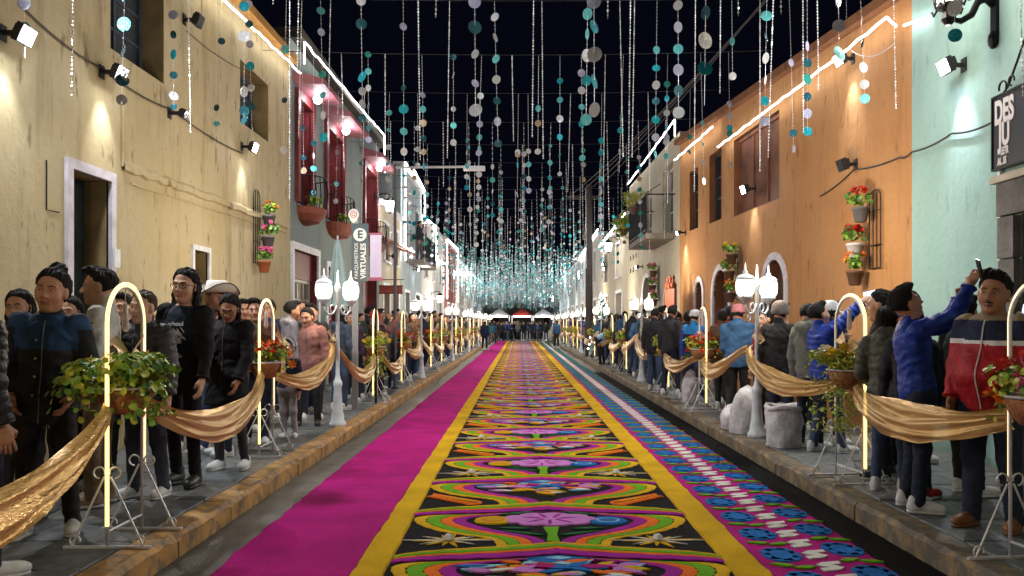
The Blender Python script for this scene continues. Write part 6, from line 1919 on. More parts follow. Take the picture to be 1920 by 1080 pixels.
            for i, (q, z) in enumerate(prof):
                for k in range(n_):
                    t = 2 * math.pi * k / n_; rise = (.075 * abs(math.cos(t)) ** 3 - .035 * abs(math.sin(t)) ** 3 if i == 0 else .015 * abs(math.cos(t)) ** 3 if i == 1 else 0)
                    m.v.append(tuple(H(.092 * q * math.cos(t) * (.82 if i == 0 else 1), -.012 + .112 * q * math.sin(t), z + rise - (.02 if i == 0 else 0))))
            for i in range(len(prof) - 1):
                for k in range(n_):
                    p = (k + 1) % n_; m.f.append((i*n_+k, i*n_+p, (i+1)*n_+p, (i+1)*n_+k)); m.m.append(0)
        m.build({'cap': 'cap', 'beanie': 'beanie', 'cowboy': 'cowboy_hat'}[kind], hm, e, True)
        if kind == 'cowboy':
            b = MB(); b.tube([H(.096 * math.cos(t), -.012 + .117 * math.sin(t), .062) for t in [2 * math.pi * k / 20 for k in range(20)]], .006, 5, closed=True)
            b.tube([H(.15 * math.cos(t) , -.012 + .226 * math.sin(t), .065 + .075 * abs(math.cos(t)) ** 3 - .035 * abs(math.sin(t)) ** 3) for t in [2 * math.pi * k / 30 for k in range(30)]], .006, 5, closed=True); b.build('hat_band', BLACKC, e)
    # clothes
    J = dict(sp.get('jacket', {})); jm = J.pop('mat', BLACKC); zones = J.pop('zones', None); zip_ = J.pop('zip', None); nm = J.pop('name', 'jacket'); armm = J.pop('armmat', None)
    alo = np.minimum.reduce([K['T']((-.27, -.22, J.get('hem', -.08) - .05)), K['T']((.27, .26, J.get('hem', -.08) - .05))] + [p - .12 for a in K['arm'].values() for p in a[:3]])
    ahi = np.maximum.reduce([K['T']((-.27, -.22, .68)), K['T']((.27, .26, .68))] + [p + .12 for a in K['arm'].values() for p in a[:3]])
    V, F = snet(jacket_fn(sp, K, seed=sp.get('seed', 0), **J), alo, ahi, res)
    mats, mi = [jm], None
    if zones or armm:
        c = (V[F].mean(1) - K['pel']) @ K['Rt'] / s
        mi = np.zeros(len(F), int)
        for zmin, zmax, zm in (zones or []):
            mats.append(zm); mi[(c[:, 2] >= zmin) & (c[:, 2] < zmax)] = len(mats) - 1
        if armm:
            mats.append(armm); mi[(np.abs(c[:, 0]) > .19) & (c[:, 2] < .44)] = len(mats) - 1
    jo = link(nm, arr_mesh(nm, V, F, mats, True, mi), e)
    def front(zrel, xrel=0., extra=.004):
        w = K['w']; sex = sp.get('sex', 'm'); pad = J.get('pad', .018) * .55
        a = np.interp(zrel, TZ, TA[sex]) * w + pad; b = np.interp(zrel, TZ, TB[sex]) * w + pad
        bm = math.exp(-((zrel - .14) / .13) ** 2) * sp.get('belly', 0); b += bm * .5; a += bm * .25
        return K['T']((xrel, bm * .45 + b * math.sqrt(max(0, 1 - (xrel / a) ** 2)) + extra, zrel))
    sp['_front'] = front
    if zip_:
        m = MB(); zs = np.linspace(J.get('hem', -.08) + .02, .5, 14); m.tube([front(z, .0, .006) for z in zs], .0045, 5); m.build('zip', zip_, jo)
    if dist < 12 and not J.get('opening') and not zip_:
        m = MB(); zs = np.linspace(J.get('hem', -.08) + .02, .49, 14); m.tube([front(z, .0, .003) for z in zs], .0035, 5); m.build('zip', mat('zip_metal', (.16, .16, .17), .4, .5), jo)
    if dist < 12:
        for sd in (1, -1):
            sh, el, wr, u, fo = K['arm'][sd]; a_, b_, _d = orient(Vector(fo)); r0 = (.036 + J.get('pad', .018) * .5) * s
            m = MB(); m.tube([Vector(wr - fo * .012) + (a_ * math.cos(t) + b_ * math.sin(t)) * r0 for t in [2 * math.pi * k / 14 for k in range(14)]], .010 * s, 6, closed=True); m.build('cuff', jm if not armm else armm, jo, True)
    S_ = sp.get('shirt')
    if S_:
        V, F = snet(jacket_fn(sp, K, seed=3, pad=.006, hem=-.05, neckz=.53, collar=False, sl=.3, fold=.003), alo, ahi, res)
        link('shirt', arr_mesh('shirt', V, F, S_), e)
    tm = sp.get('trousers', BLACKC)
    if isinstance(tm, tuple): tm, slim = tm
    else: slim = 1.0
    tlo = np.array([lo[0], lo[1], 0]); thi = np.array([hi[0], hi[1], K['pel'][2] + .2])
    L_ = np.array([p for l in K['leg'].values() for p in l] + [K['pel'] + np.array([.1, .1, 0]), K['pel'] - np.array([.1, .1, 0])])
    tlo[:2] = L_.min(0)[:2] - .16; thi[:2] = L_.max(0)[:2] + .16
    V, F = snet(trousers_fn(sp, K, slim, sp.get('seed', 0)), tlo, thi, res)
    link('trousers', arr_mesh('trousers', V, F, tm), e)
    sm, st = sp.get('shoe', (mat('shoe_white', (.62, .62, .63), .5, var=.15, vscale=20), 'sneaker')), 'sneaker'
    if isinstance(sm, tuple): sm, st = sm
    up, so = shoe_mesh(st, round(max(.008, res * .75), 3))
    for sd in (1, -1):
        hp, kn, an = K['leg'][sd]
        a = sp.get('toe', .18) * -sd
        Rm = rotm(0, 0, a); t = np.array([an[0], an[1], 0.])
        o = link('shoe', tmesh('shoe', up, Rm, t, s * .97, sm), e)
        link('sole', tmesh('sole', so, Rm, t, s * .97, sp.get('solem', MATS['shoe_white'] if 'shoe_white' in MATS else sm)), o)
    return e, K, sp

def C_(name, r, g, b, **k): return clothm(name, (r, g, b), **k)
jeans, djeans, ljeans = C_('blue_jeans', .055, .085, .16, bs=90), C_('dark_jeans', .022, .03, .055, bs=90), C_('faded_jeans', .11, .16, .24, bs=90)
navyc, greyc, whitec = C_('navy', .015, .024, .065), C_('grey', .13, .125, .125), C_('white', .62, .62, .6)
brownc, khakic = C_('brown', .10, .055, .03), C_('khaki', .25, .19, .12)
shoe_w = mat('shoe_white', (.62, .62, .63), .5, var=.15, vscale=20)
shoe_b, shoe_br, shoe_red = mat('shoe_black', (.02, .02, .02), .45), mat('shoe_brown', (.2, .08, .03), .5, var=.2), mat('shoe_red', (.35, .015, .02), .5)
down = ((.2, -.04, -1), (.08, .2, -1)); pocket = ((.3, -.15, -1), (-.3, .5, -.8)); folded = ((.12, .12, -1), (-.75, .85, .1)); lookphone = ((.12, .25, -1), (-.45, 1, .25))
LG, RG = 'spectators on the left pavement', 'spectators on the right pavement'
NEAR = {}
def P_(key, label, group, **sp):
    sp['hs'] = sp.get('hs', 1.) * 1.11; sp['h'] *= .985
    NEAR[key] = make_person(sp, label, group)
    return NEAR[key]
# yaw: 0 faces down the street (away), 180 faces the camera; local +y is forward
P_('A', 'person in a black puffer jacket with back turned at the left picture edge', LG, pos=(-2.95, 4.5), yaw=-35, h=1.68, w=1.12, hair='bun', sex='f', skin=1, hy=.3, jacket=dict(mat=C_('black_puffer', .012, .013, .017, rough=.45), pad=.045, quilt=.012, hem=-.16), trousers=djeans, shoe=shoe_w, feet=((.1, .05), (-.1, -.1)))
P_('B', 'dark haired person with white earphones half hidden at far left', LG, pos=(-3.62, 6.05), yaw=-150, h=1.62, sex='f', hair='long', skin=0, hy=-.4, jacket=dict(mat=C_('dark_teal', .015, .03, .035), pad=.03), trousers=BLACKC)
P_('C', 'woman with tied back hair in a blue and black buttoned jacket', LG, pos=(-3.12, 5.55), yaw=-165, h=1.72, w=1.12, sex='f', hair='bun', skin=1, hy=-.1, hs=1.10, jacket=dict(mat=BLACKC, pad=.032, hem=-.20, zones=[(.30, .53, C_('denim_blue', .02, .055, .14))], armmat=C_('ink_black', .012, .014, .022)), armR=pocket, armL=pocket, trousers=BLACKC, shoe=shoe_w, seed=4)
P_('C2', 'girl with dark hair peeping over the shoulder of the woman in blue and black', LG, pos=(-3.72, 6.9), yaw=-160, h=1.60, sex='f', hair='long', skin=2, jacket=dict(mat=BLACKC), trousers=BLACKC)
P_('D', 'young man in white overshirt and brown top smiling towards the left', LG, pos=(-3.18, 6.35), yaw=-255, h=1.80, sex='m', hair='short', skin=2, hy=.15, jacket=dict(mat=whitec, pad=.02, opening=.075, hem=-.12), shirt=C_('olive_brown', .12, .09, .045), trousers=khakic, shoe=C_('tan_shoe', .4, .3, .22))
P_('E', 'short haired person in a dark grey puffer jacket behind the leafy arch', LG, pos=(-2.98, 6.62), yaw=-195, h=1.63, w=1.1, sex='f', hair='crop', hairc='brown', skin=2, hs=1.05, jacket=dict(mat=C_('charcoal_puffer', .035, .035, .04, rough=.5), pad=.045, quilt=.012, hem=-.12, armmat=C_('slate_puffer', .06, .058, .066, rough=.5)), armR=pocket, armL=down, trousers=C_('greyblue_jeans', .06, .075, .11), shoe=shoe_w)
P_('F', 'tall long haired person with glasses in open black jacket and printed dark T shirt', LG, pos=(-2.86, 7.15), yaw=-188, h=1.84, sex='m', hair='long', glasses=True, skin=2, hs=1.03, jacket=dict(mat=C_('black_jacket', .011, .011, .012), pad=.026, opening=.105, hem=-.15), shirt=C_('midnight_tee', .012, .02, .04), armL=((.14, .05, -1), (.05, .3, -1)), armR=pocket, trousers=(C_('black_jeans', .013, .013, .015), .9), shoe=(shoe_b, 'boot'), solem=shoe_b, seed=9)
P_('G', 'woman with glasses in a black coat looking down at her phone', LG, pos=(-2.76, 7.95), yaw=-185, h=1.68, w=1.08, sex='f', hair='long', glasses=True, skin=1, hp=.45, jacket=dict(mat=C_('black_coat', .013, .013, .015), pad=.035, hem=-.3, flare=.03), armR=lookphone, armL=((.12, .1, -1), (-.2, .4, -1)), gripR=1.1, trousers=(C_('greyleg', .05, .05, .055), .85), shoe=shoe_w)
P_('G2', 'man in a white cowboy hat standing behind the woman in the black coat', LG, pos=(-3.22, 8.9), yaw=-200, h=1.80, hat=('cowboy', mat('hat_white', (.66, .62, .56), .7, var=.1)), hair='crop', skin=1, jacket=dict(mat=C_('wine', .10, .02, .02), pad=.03), trousers=jeans)
P_('H', 'man with short black hair against the cream wall near the second arch', LG, pos=(-3.02, 9.6), yaw=-170, h=1.66, hair='short', skin=0, jacket=dict(mat=C_('rust_brown', .13, .055, .03), pad=.025), trousers=djeans)
P_('H2', 'person in a brown red striped jacket just left of the second arch', LG, pos=(-3.05, 8.75), yaw=-235, h=1.58, sex='f', hair='tied', hairc='brown', skin=1, jacket=dict(mat=brownc, pad=.03, zones=[(.25, .36, C_('brick', .22, .06, .03))]), trousers=djeans)
P_('I', 'person in a pale grey hooded jacket with back half turned', LG, pos=(-3.12, 11.4), yaw=-55, h=1.68, hair='short', skin=1, hy=-.3, jacket=dict(mat=C_('pale_grey', .30, .28, .31), pad=.03, hood=True), trousers=greyc)
P_('J', 'woman in a dusty pink corduroy jacket behind the little girl', LG, pos=(-2.86, 11.3), yaw=-178, h=1.58, w=1.2, sex='f', hair='tied', skin=0, hp=.12, hs=1.05, jacket=dict(mat=C_('dusty_pink', .30, .135, .115), pad=.042, hem=-.16, collar=True, hood=True), armR=((.25, 0, -1), (.05, .2, -1)), armL=((.28, .05, -1), (.1, .2, -1)), trousers=BLACKC, shoe=shoe_b, solem=shoe_b, seed=3)
P_('K', 'small girl with headband, dark top and grey leggings by the gold drape', LG, pos=(-2.8, 10.1), yaw=-185, h=1.14, w=1.05, sex='f', hair='tied', skin=2, hs=1.38, jacket=dict(mat=C_('dark_blue_top', .018, .022, .04), pad=.025, hem=-.1), trousers=C_('pale_leggings', .32, .30, .31), shoe=shoe_w)
P_('L1', 'man in black just behind the pink jacket, nearest the maroon door', LG, pos=(-3.0, 12.1), yaw=-170, h=1.66, hair='short', skin=0, jacket=dict(mat=BLACKC, pad=.03), trousers=djeans)
P_('L2', 'curly haired person behind the man in black by the maroon door', LG, pos=(-3.35, 12.9), yaw=-160, h=1.74, hair='tied', hairc='brown', skin=0, jacket=dict(mat=greyc), trousers=djeans)
P_('M1', 'person in a slate blue hooded jacket behind the left lamp post', LG, pos=(-2.85, 13.3), yaw=-30, h=1.62, hair='long', skin=1, jacket=dict(mat=C_('slate_blue', .05, .07, .11), pad=.035, hood=True), trousers=jeans)
P_('M2', 'woman in dark clothes between lamp post and parking sign pole', LG, pos=(-2.95, 14.6), yaw=-175, h=1.58, sex='f', hair='tied', skin=1, jacket=dict(mat=C_('plum', .06, .03, .05), pad=.03), trousers=djeans)
P_('N', 'person in a red cap and brown jacket leaning over the third arch', LG, pos=(-2.78, 15.9), yaw=-150, h=1.60, w=1.1, hat=('cap', C_('red_cap', .5, .015, .02)), skin=1, hp=.2, jacket=dict(mat=C_('dark_brown', .055, .03, .02), pad=.035), armR=folded, armL=folded, trousers=BLACKC)
P_('O', 'dark haired man behind the third arch on the left', LG, pos=(-3.05, 15.4), yaw=-190, h=1.70, hair='short', skin=1, jacket=dict(mat=C_('dark_green', .02, .04, .03)), trousers=djeans)
P_('P', 'person in a black and white patterned jacket next to the fourth arch', LG, pos=(-2.8, 18.9), yaw=-140, h=1.70, hair='short', skin=0, jacket=dict(mat=mat('camo_cloth', (.03, .03, .03), .8, var=.9, vscale=22, dark=(.2, .2, .18)), pad=.03), trousers=jeans, shoe=shoe_w)
P_('X1', 'person in a dark jumper at the very back beside the white door frame', LG, pos=(-3.75, 7.9), yaw=-170, h=1.66, hair='short', skin=2, jacket=dict(mat=C_('dark_grey', .03, .03, .034), pad=.025), trousers=BLACKC)
P_('X2', 'woman in a maroon coat squeezed between the cowboy hat and the wall', LG, pos=(-3.7, 9.3), yaw=-150, h=1.60, sex='f', hair='long', skin=0, jacket=dict(mat=C_('wine', .10, .02, .02), pad=.03, hem=-.2), trousers=BLACKC)
P_('X3', 'man in a navy jacket behind the pale grey hood', LG, pos=(-3.6, 12.0), yaw=-190, h=1.72, hair='short', skin=1, jacket=dict(mat=navyc, pad=.03), trousers=djeans)
P_('X4', 'man in a brown jacket at the back left of the pale grey hood', LG, pos=(-3.5, 10.6), yaw=-160, h=1.68, hair='short', skin=1, jacket=dict(mat=brownc, pad=.03), trousers=djeans)
# right side
P_('X5', 'man in a dark green jacket at the back under the red flower rack', RG, pos=(3.85, 8.3), yaw=-70, h=1.68, hair='short', skin=1, jacket=dict(mat=C_('dark_green', .02, .04, .03), pad=.03), trousers=djeans)
P_('X6', 'woman in a cream coat at the back near the big white arched doorway', RG, pos=(3.75, 10.6), yaw=-60, h=1.60, sex='f', hair='long', skin=0, jacket=dict(mat=C_('cream', .45, .38, .28), pad=.03, hem=-.2), trousers=BLACKC)
P_('X7', 'person in a black beanie behind the pink cap', RG, pos=(3.5, 11.9), yaw=-40, h=1.64, hat=('beanie', BLACKC), skin=1, jacket=dict(mat=greyc, pad=.035), trousers=djeans)
P_('X8', 'person in a brown coat between the white cap and the red jacket', RG, pos=(3.3, 13.5), yaw=-45, h=1.60, sex='f', hair='tied', skin=1, jacket=dict(mat=brownc, pad=.035, hem=-.2), trousers=BLACKC)
navyz, whitez = C_('jacket_navy', .018, .022, .055), C_('stripe_white', .65, .65, .65)
P_('R1', 'stout man in a red jacket with navy yoke and white stripe', RG, pos=(3.22, 5.65), yaw=128, h=1.71, w=1.18, belly=.11, hair='short', moustache=True, skin=3, hy=.12, hs=1.08, jacket=dict(mat=C_('jacket_red', .36, .012, .02, rough=.6), pad=.03, hem=-.12, zones=[(.335, .365, whitez), (.365, .50, navyz), (.50, .9, khakic)], zip=whitez), armR=((.18, .1, -1), (-.05, .35, -1)), armL=((.28, .1, -1), (-.1, .5, -.9)), gripL=.9, trousers=(djeans, 1.15), shoe=shoe_br, solem=shoe_br, feet=((.13, .03), (-.13, -.02)), seed=2)
P_('R2', 'man in a royal blue jacket raising his phone overhead', RG, pos=(2.97, 6.2), yaw=-100, h=1.66, w=1.02, hair='short', skin=1, lean=-.10, hp=-.35, hy=.15, jacket=dict(mat=C_('royal_blue', .012, .04, .28, rough=.55), pad=.03, hem=-.12), armR=((.05, .8, .25), (-.05, .5, .85)), armL=((.0, .75, .0), (-.2, .5, .85)), gripR=1.1, gripL=1.1, palmR=(-.6, .8, 0), trousers=djeans, shoe=shoe_w, seed=6)
P_('R3', 'woman in an olive puffer jacket with back turned and black hair tied', RG, pos=(3.06, 6.9), yaw=-38, h=1.52, w=1.14, sex='f', hair='tied', skin=1, hy=-.15, jacket=dict(mat=C_('olive_puffer', .075, .075, .055, rough=.6), pad=.05, quilt=.010, hem=-.16, hood=True), armR=folded, armL=((.35, .1, -1), (-.2, .7, -.5)), trousers=(jeans, .9), shoe=shoe_w)
P_('R3b', 'woman with black bobbed hair in profile behind the olive jacket', RG, pos=(3.28, 7.5), yaw=75, h=1.66, sex='f', hair='tied', skin=2, hs=1.08, jacket=dict(mat=C_('black_knit', .014, .014, .016), pad=.03), trousers=BLACKC, shoe=shoe_b)
P_('R3c', 'slim person in black jacket and red shoes behind the royal blue jacket', RG, pos=(3.12, 6.6), yaw=-50, h=1.50, sex='f', hair='long', skin=1, jacket=dict(mat=BLACKC, pad=.03, hem=-.2), trousers=(djeans, .85), shoe=shoe_red)
P_('R4', 'man in a blue puffer jacket stretching out an arm to film with his phone', RG, pos=(3.3, 8.95), yaw=-78, h=1.60, w=1.06, hair='short', skin=2, lean=-.12, hp=-.15, jacket=dict(mat=C_('blue_puffer', .015, .05, .36, rough=.5), pad=.048, quilt=.012, hem=-.06), armR=((.0, .8, .5), (.0, .85, .62)), armL=((.15, .3, -.9), (-.2, .8, .4)), gripR=1.1, palmR=(-.3, .2, -1), trousers=jeans, shoe=shoe_w, feet=((.12, .14), (-.1, -.1)), seed=5)
P_('R4b', 'person in a white cap and navy top behind the outstretched arm', RG, pos=(3.55, 9.5), yaw=-60, h=1.62, hat=('cap', C_('white_cap', .62, .62, .64)), skin=0, jacket=dict(mat=navyc, pad=.03), trousers=djeans)
P_('R5', 'man in a grey beanie and black coat right of the lamp post', RG, pos=(3.1, 9.9), yaw=-50, h=1.62, w=1.1, hat=('beanie', C_('beanie_grey', .18, .15, .14)), skin=2, jacket=dict(mat=BLACKC, pad=.045, hem=-.2), trousers=djeans, seed=8)
P_('R5b', 'woman with glowing face and red scarf behind the lamp post', RG, pos=(3.25, 10.9), yaw=120, h=1.56, sex='f', hair='tied', skin=2, jacket=dict(mat=C_('scarf_red', .25, .03, .03), pad=.03), trousers=BLACKC)
P_('R5c', 'man with grey fleece collar between beanie and blue puffer', RG, pos=(3.2, 9.2), yaw=-55, h=1.60, hair='crop', skin=2, jacket=dict(mat=C_('fleece_grey', .16, .17, .15), pad=.04, hood=True), trousers=djeans)
P_('R7', 'person in a pink bucket cap and blue hooded sweatshirt from behind', RG, pos=(3.05, 11.6), yaw=-25, h=1.63, w=1.1, hat=('cap', C_('pink_cap', .42, .16, .18)), skin=1, jacket=dict(mat=C_('denim_hoodie', .04, .11, .24), pad=.045, hood=True, hem=-.1), armR=folded, armL=folded, trousers=BLACKC, shoe=shoe_b)
P_('R8', 'person in a white cap and bright blue and navy jacket beside the third right arch', RG, pos=(3.1, 14.7), yaw=-40, h=1.60, hat=('cap', C_('white_cap', .62, .62, .64)), skin=0, jacket=dict(mat=navyc, pad=.04, zones=[(.36, .7, C_('sky_blue', .03, .22, .55))], armmat=C_('cobalt', .02, .06, .35)), trousers=jeans, shoe=shoe_w)
P_('R9', 'person in a bright red jacket against the orange wall', RG, pos=(3.55, 14.2), yaw=-60, h=1.66, hair='short', skin=1, jacket=dict(mat=C_('bright_red', .45, .02, .035), pad=.035, hood=True), trousers=BLACKC)
P_('R9b', 'dark haired person between red jacket and pink cap', RG, pos=(3.3, 12.6), yaw=-50, h=1.66, hair='long', skin=1, jacket=dict(mat=navyc, pad=.03), trousers=BLACKC)
P_('R12', 'woman with a red scarf looking out between the phones', RG, pos=(3.55, 7.6), yaw=100, h=1.68, sex='f', hair='short', skin=0, jacket=dict(mat=C_('scarlet', .5, .02, .03), pad=.03), trousers=BLACKC)
P_('R13', 'dark haired onlooker with a pale blue phone beside the mint wall', RG, pos=(3.62, 6.75), yaw=-70, h=1.60, hair='short', skin=1, jacket=dict(mat=C_('dark_teal', .015, .03, .035), pad=.03), armR=((.1, .6, -.3), (0, .5, .8)), gripR=1.1, trousers=BLACKC)
P_('R14', 'person in black with hands in pockets left of the fourth right arch', RG, pos=(2.8, 17.2), yaw=-30, h=1.68, w=1.1, hair='short', skin=1, jacket=dict(mat=BLACKC, pad=.04, hem=-.15), trousers=jeans)
P_('R15', 'tall man in dark grey in the middle of the right row', RG, pos=(2.95, 16.1), yaw=-45, h=1.72, hair='short', skin=1, jacket=dict(mat=C_('dark_grey', .03, .03, .034), pad=.035), trousers=djeans)
P_('R16', 'woman in a brown jacket beside the fourth right arch', RG, pos=(3.1, 15.2), yaw=-60, h=1.60, sex='f', hair='tied', skin=1, jacket=dict(mat=C_('leather_brown', .09, .045, .03), pad=.03), armR=folded, armL=folded, trousers=greyc)
P_('R11', 'person in a pale blue shirt bending down at the right kerb', RG, pos=(2.72, 27.5), yaw=-75, h=1.66, w=1.1, hair='short', skin=1, lean=1.15, pel=(0, -.1, -.02), jacket=dict(mat=C_('pale_blue_shirt', .25, .34, .48), pad=.03), armR=((.05, .35, -1), (0, .2, -1)), armL=((.05, .35, -1), (0, .2, -1)), trousers=BLACKC, shoe=shoe_b)
# a raised phone, a T shirt print and other small things belonging to the near people
def phone(key, hand, label, tilt=(0, 0, 0), col=(.02, .02, .025), lit=True, off=(0, .03, .03)):
    e0, K, sp = NEAR[key]
    p, Rm = sp['_hand%d' % hand]
    M_ = Matrix.Translation(Vector(e0.location)) @ Matrix.Rotation(e0.rotation_euler.z, 4, 'Z')
    e = tag(empty('phone', M_ @ Vector(p + np.array(off)), e0.rotation_euler.z), label, 'phone', 'phones held up to film')
    e.rotation_euler = (tilt[0], tilt[1], e0.rotation_euler.z + tilt[2])
    m = MB(); m.box((-.039, -.005, -.078), (.039, .005, .078)); m.build('phone_body', mat('phone_shell_%g' % col[0], col, .35), e)
    m = MB(); m.box((-.035, -.0062, -.073), (.035, -.0052, .073)); m.build('phone_screen', emis('phone_screen', (.55, .7, 1), 1.2) if lit else M_glass_dark, e)
    m = MB(); m.lathe([(.008, 0), (.008, .002)], 10, (-.022, .0052, .06), 0, (0, 1, 0)); m.build('phone_camera', M_black, e)
phone('R4', 1, 'silver phone held out sideways by the man in blue puffer', (0, R(80), .3), (.45, .5, .6), True)
phone('R2', 1, 'black phone held high by the man in royal blue', (.3, .25, 0), (.015, .015, .018), False)
phone('R13', 1, 'pale blue phone held up beside the mint wall', (0, .2, 0), (.25, .4, .55), True)
phone('G', 1, 'dark phone in the hand of the woman in the black coat', (-.9, 0, 0), (.015, .015, .018), True)
# T shirt print of the long haired person: pale worn artwork and lettering lying on the cloth
e0, K, sp = NEAR['F']; fr = sp['_front']
e_shirt = [c for c in e0.children if c.name.startswith('shirt')][0]
pm = mat('shirt_print', (.66, .72, .76), .8, var=.35, vscale=60)
def shirt_front(x, z):
    wv = K['w']; a = np.interp(z, TZ, TA['m']) * wv + .006; b = np.interp(z, TZ, TB['m']) * wv + .006
    return K['T']((x, b * math.sqrt(max(0, 1 - (x / a) ** 2)) + .015, z))
m = MB(); rr = random.Random(12)
for k in range(46):
    x, z = rr.gauss(0, .026), rr.uniform(.08, .33)
    if abs(x) > .06: continue
    l, wd, an = rr.uniform(.015, .05), rr.uniform(.005, .014), rr.uniform(0, 3.14)
    q = [(x + dx * math.cos(an) - dz * math.sin(an), z + dx * math.sin(an) + dz * math.cos(an)) for dx, dz in ((-l, 0), (-l * .3, wd), (l * .5, wd * .7), (l, 0), (l * .4, -wd), (-l * .4, -wd * .6))]
    m.add([shirt_front(a, b) for a, b in q], [(0, 1, 2, 3, 4, 5)])
tag(m.build('shirt_print', pm, e_shirt), kind='stuff')
tt = text('arhead', .052, (0, 0, 0), (0, 0, 0), pm, e_shirt, 'shirt_lettering', .001)
tp = shirt_front(0, .375); tt.location = tp; tt.rotation_euler = (R(84), 0, R(180))
# girl's headband, earphones, buttons
e0, K, sp = NEAR['K']
m = MB(); H = lambda *q: K['head'] + K['Rh'] @ (np.array(q) * K['hs'])
m.tube([H(.098 * math.cos(t), .03 + .01 * math.sin(t), .012 + .112 * math.sin(t)) for t in [math.pi * k / 14 for k in range(15)]], .016, 6); m.build('headband', mat('headband_cloth', (.06, .06, .09), .6, var=.9, vscale=60, dark=(.6, .6, .65)), e0, True)
e0, K, sp = NEAR['C']
for k in range(4):
    p = sp['_front'](.0 + .36 - .12 * k, .035, .012); m = MB(); m.ball(p, .009, 8, 6); m.build('button', mat('brass_button', (.5, .38, .2), .35, .9), e0)

# ---- the crowd farther down both pavements and at the far end
arch_specs = [dict(h=1.68, hair='short', jacket=dict(pad=.03)), dict(h=1.58, sex='f', hair='long', jacket=dict(pad=.03, hem=-.2)), dict(h=1.72, w=1.1, hair='crop', jacket=dict(pad=.045, quilt=.012)),
              dict(h=1.60, sex='f', hair='tied', jacket=dict(pad=.035, hood=True), armR=folded, armL=folded), dict(h=1.66, hat=True, jacket=dict(pad=.035), armR=pocket, armL=pocket), dict(h=1.63, hair='short', hp=.25, jacket=dict(pad=.03), armR=lookphone, armL=down),
              dict(h=1.70, hair='short', jacket=dict(pad=.03), armR=((.1, .6, -.3), (0, .5, .8)), gripR=1.1), dict(h=1.22, sex='f', hair='tied', hs=1.3, jacket=dict(pad=.03))]
protos = []
for i, a in enumerate(arch_specs):
    sp = dict(a); sp['pos'] = (0, 25.0); sp['noface'] = True
    if sp.get('hat'): sp['hat'] = ('cap', whitec); sp['hair'] = 'crop'
    e, K, _ = make_person(sp, 'prototype %d' % i, None, .022)
    protos.append(e)
cl_names = {'black': BLACKC, 'navy': navyc, 'grey': greyc, 'brown': brownc, 'dark red': C_('wine', .10, .02, .02), 'blue': C_('denim_hoodie', .04, .11, .24), 'olive': C_('olive_puffer', .075, .075, .055), 'cream': C_('cream', .45, .38, .28), 'royal blue': C_('royal_blue', .012, .04, .28), 'charcoal': C_('charcoal_puffer', .035, .035, .04), 'pink': C_('dusty_pink', .30, .135, .115), 'teal': C_('teal', .02, .12, .13)}
wts = [6, 4, 3, 3, 2, 2, 2, 1, 1, 4, 1, 1]
rc = random.Random(99)
used = [False] * len(protos)
TRN = {'black trousers': BLACKC, 'dark jeans': djeans, 'blue jeans': jeans, 'grey trousers': greyc, 'navy trousers': navyc}
USED = set()
def crowd_person(i, x, y, yaw, label, group, z=SZ + .002, top=None):
    opts = list(TRN); rc.shuffle(opts)
    tr = next((t for t in opts if label % t not in USED), opts[0]); label = label % tr; USED.add(label)
    src = protos[i]
    e = src if not used[i] else src.copy()
    fresh = used[i]
    if fresh: COL.objects.link(e)
    e.location = (x, y, z); e.rotation_euler = (0, 0, R(yaw)); sc = rc.uniform(.95, 1.05); e.scale = (sc,) * 3
    e['label'] = label; e['group'] = group; e['category'] = 'person'
    kids = src.children if not fresh else list(src.children)
    top = top or rc.choices(list(cl_names), wts)[0]
    for ch in list(kids):
        c = ch
        if fresh:
            c = ch.copy(); COL.objects.link(c); c.parent = e
            for g in list(ch.children):
                if y < 30:
                    gg = g.copy(); COL.objects.link(gg); gg.parent = c
        st = c.name.split('.')[0]
        def setm(o, m_):
            o.material_slots[0].link = 'OBJECT'; o.material_slots[0].material = m_
        if st == 'jacket': setm(c, cl_names[top])
        elif st == 'trousers': setm(c, TRN[tr])
        elif st == 'body': setm(c, SKIN[rc.randrange(4)])
        elif st == 'shoe': setm(c, rc.choice([shoe_w, shoe_b, shoe_w]))
    used[i] = True
    return e
far_spots = []
for sgn in (-1, 1):
    y = 16.5 if sgn < 0 else 18.2
    k = 0
    while y < 69:
        for row in range(2 if y < 45 else 2):
            x = (-2.86 - .5 * row if sgn < 0 else 3.2 + .42 * row) + rc.uniform(-.13, .13)
            yy = y + rc.uniform(-.15, .15) + row * .3
            if row == 1 and rc.random() < .25: continue
            far_spots.append((sgn, x, yy, row))
        y += rc.uniform(.55, .8) if y < 40 else rc.uniform(.8, 1.05)
cnt = {}
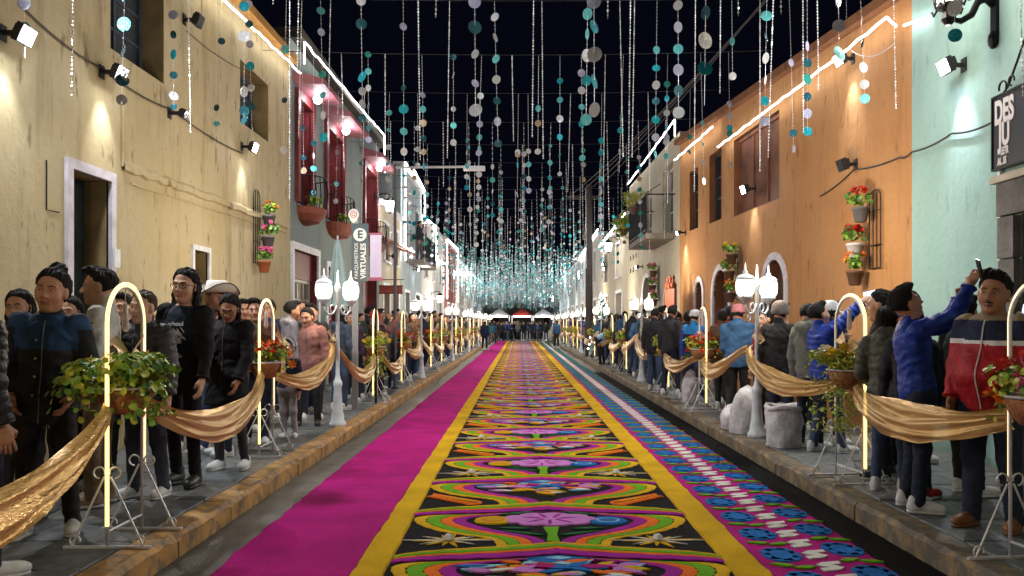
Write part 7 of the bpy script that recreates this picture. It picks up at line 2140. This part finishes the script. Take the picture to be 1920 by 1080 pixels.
for sgn, x, y, row in far_spots:
    if sgn < 0 and 18.4 < y < 19.4 and row == 0: continue
    i = rc.choices(range(8), [5, 5, 4, 4, 2, 3, 2, 1])[0]
    yaw = (-125 if sgn < 0 else 60) + rc.uniform(-60, 60)
    if sgn > 0: yaw = -55 + rc.uniform(-45, 60)
    top = rc.choices(list(cl_names), wts)[0]
    side = 'left' if sgn < 0 else 'right'
    stn = min(((abs(q[1] - y), q) for q in (left_st if sgn < 0 else right_st)), key=lambda t: t[0])[1]
    same = [q for q in (left_st if sgn < 0 else right_st) if q[0] == stn[0] and q[1] > 3]
    nn = ordn[min(19, same.index(stn))] if stn in same else 'nearest'
    rw = 'front row' if row == 0 else 'back row'
    lab = '%s onlooker in %s and %%s by the %s %s %s, %s' % (('capped ' if arch_specs[i].get('hat') else 'child ' if i == 7 else '').strip() or 'adult', top, nn, side, 'arch' if stn[0] == 'arch' else 'lamp post', rw)
    crowd_person(i, x, y, yaw, lab, side + ' pavement crowd', top=top)
for k in range(40):
    i = rc.randrange(7); x = rc.uniform(-2.2, 2.6); y = rc.uniform(72.5, 79)
    top = rc.choices(['black', 'navy', 'royal blue', 'blue', 'charcoal', 'grey'], [4, 4, 3, 3, 3, 1])[0]
    zone = 'far left' if x < -1.2 else 'left of centre' if x < -.2 else 'centre' if x < .7 else 'right of centre' if x < 1.6 else 'far right'
    crowd_person(i, x, y, rc.choice([180, 170, 190, 0, 160]) + rc.uniform(-20, 20), 'person in %s and %%s past the carpet end, %s%s' % (top, zone, '' if y < 75.7 else ', behind'), 'crowd at the far end', z=.002, top=top)
for x, y, top, i in ((-1.95, 47.5, 'navy', 2), (2.35, 52, 'blue', 0), (2.4, 57, 'cream', 3), (-2.05, 60, 'teal', 1), (-1.9, 64, 'blue', 5)):
    crowd_person(i, x, y, rc.uniform(-40, 40), 'person in %s and %%s on the road at the %s carpet edge, far off' % (top, 'left' if x < 0 else 'right'), 'people on the road', z=.002, top=top)

for y, top in ((33.6, 'black'), (35.2, 'charcoal')):
    crowd_person(0, WL + .38, y, -100, 'person in %s and %%s on the black balcony of the pale blue house' % top, 'people on the balcony', z=4.055, top=top)
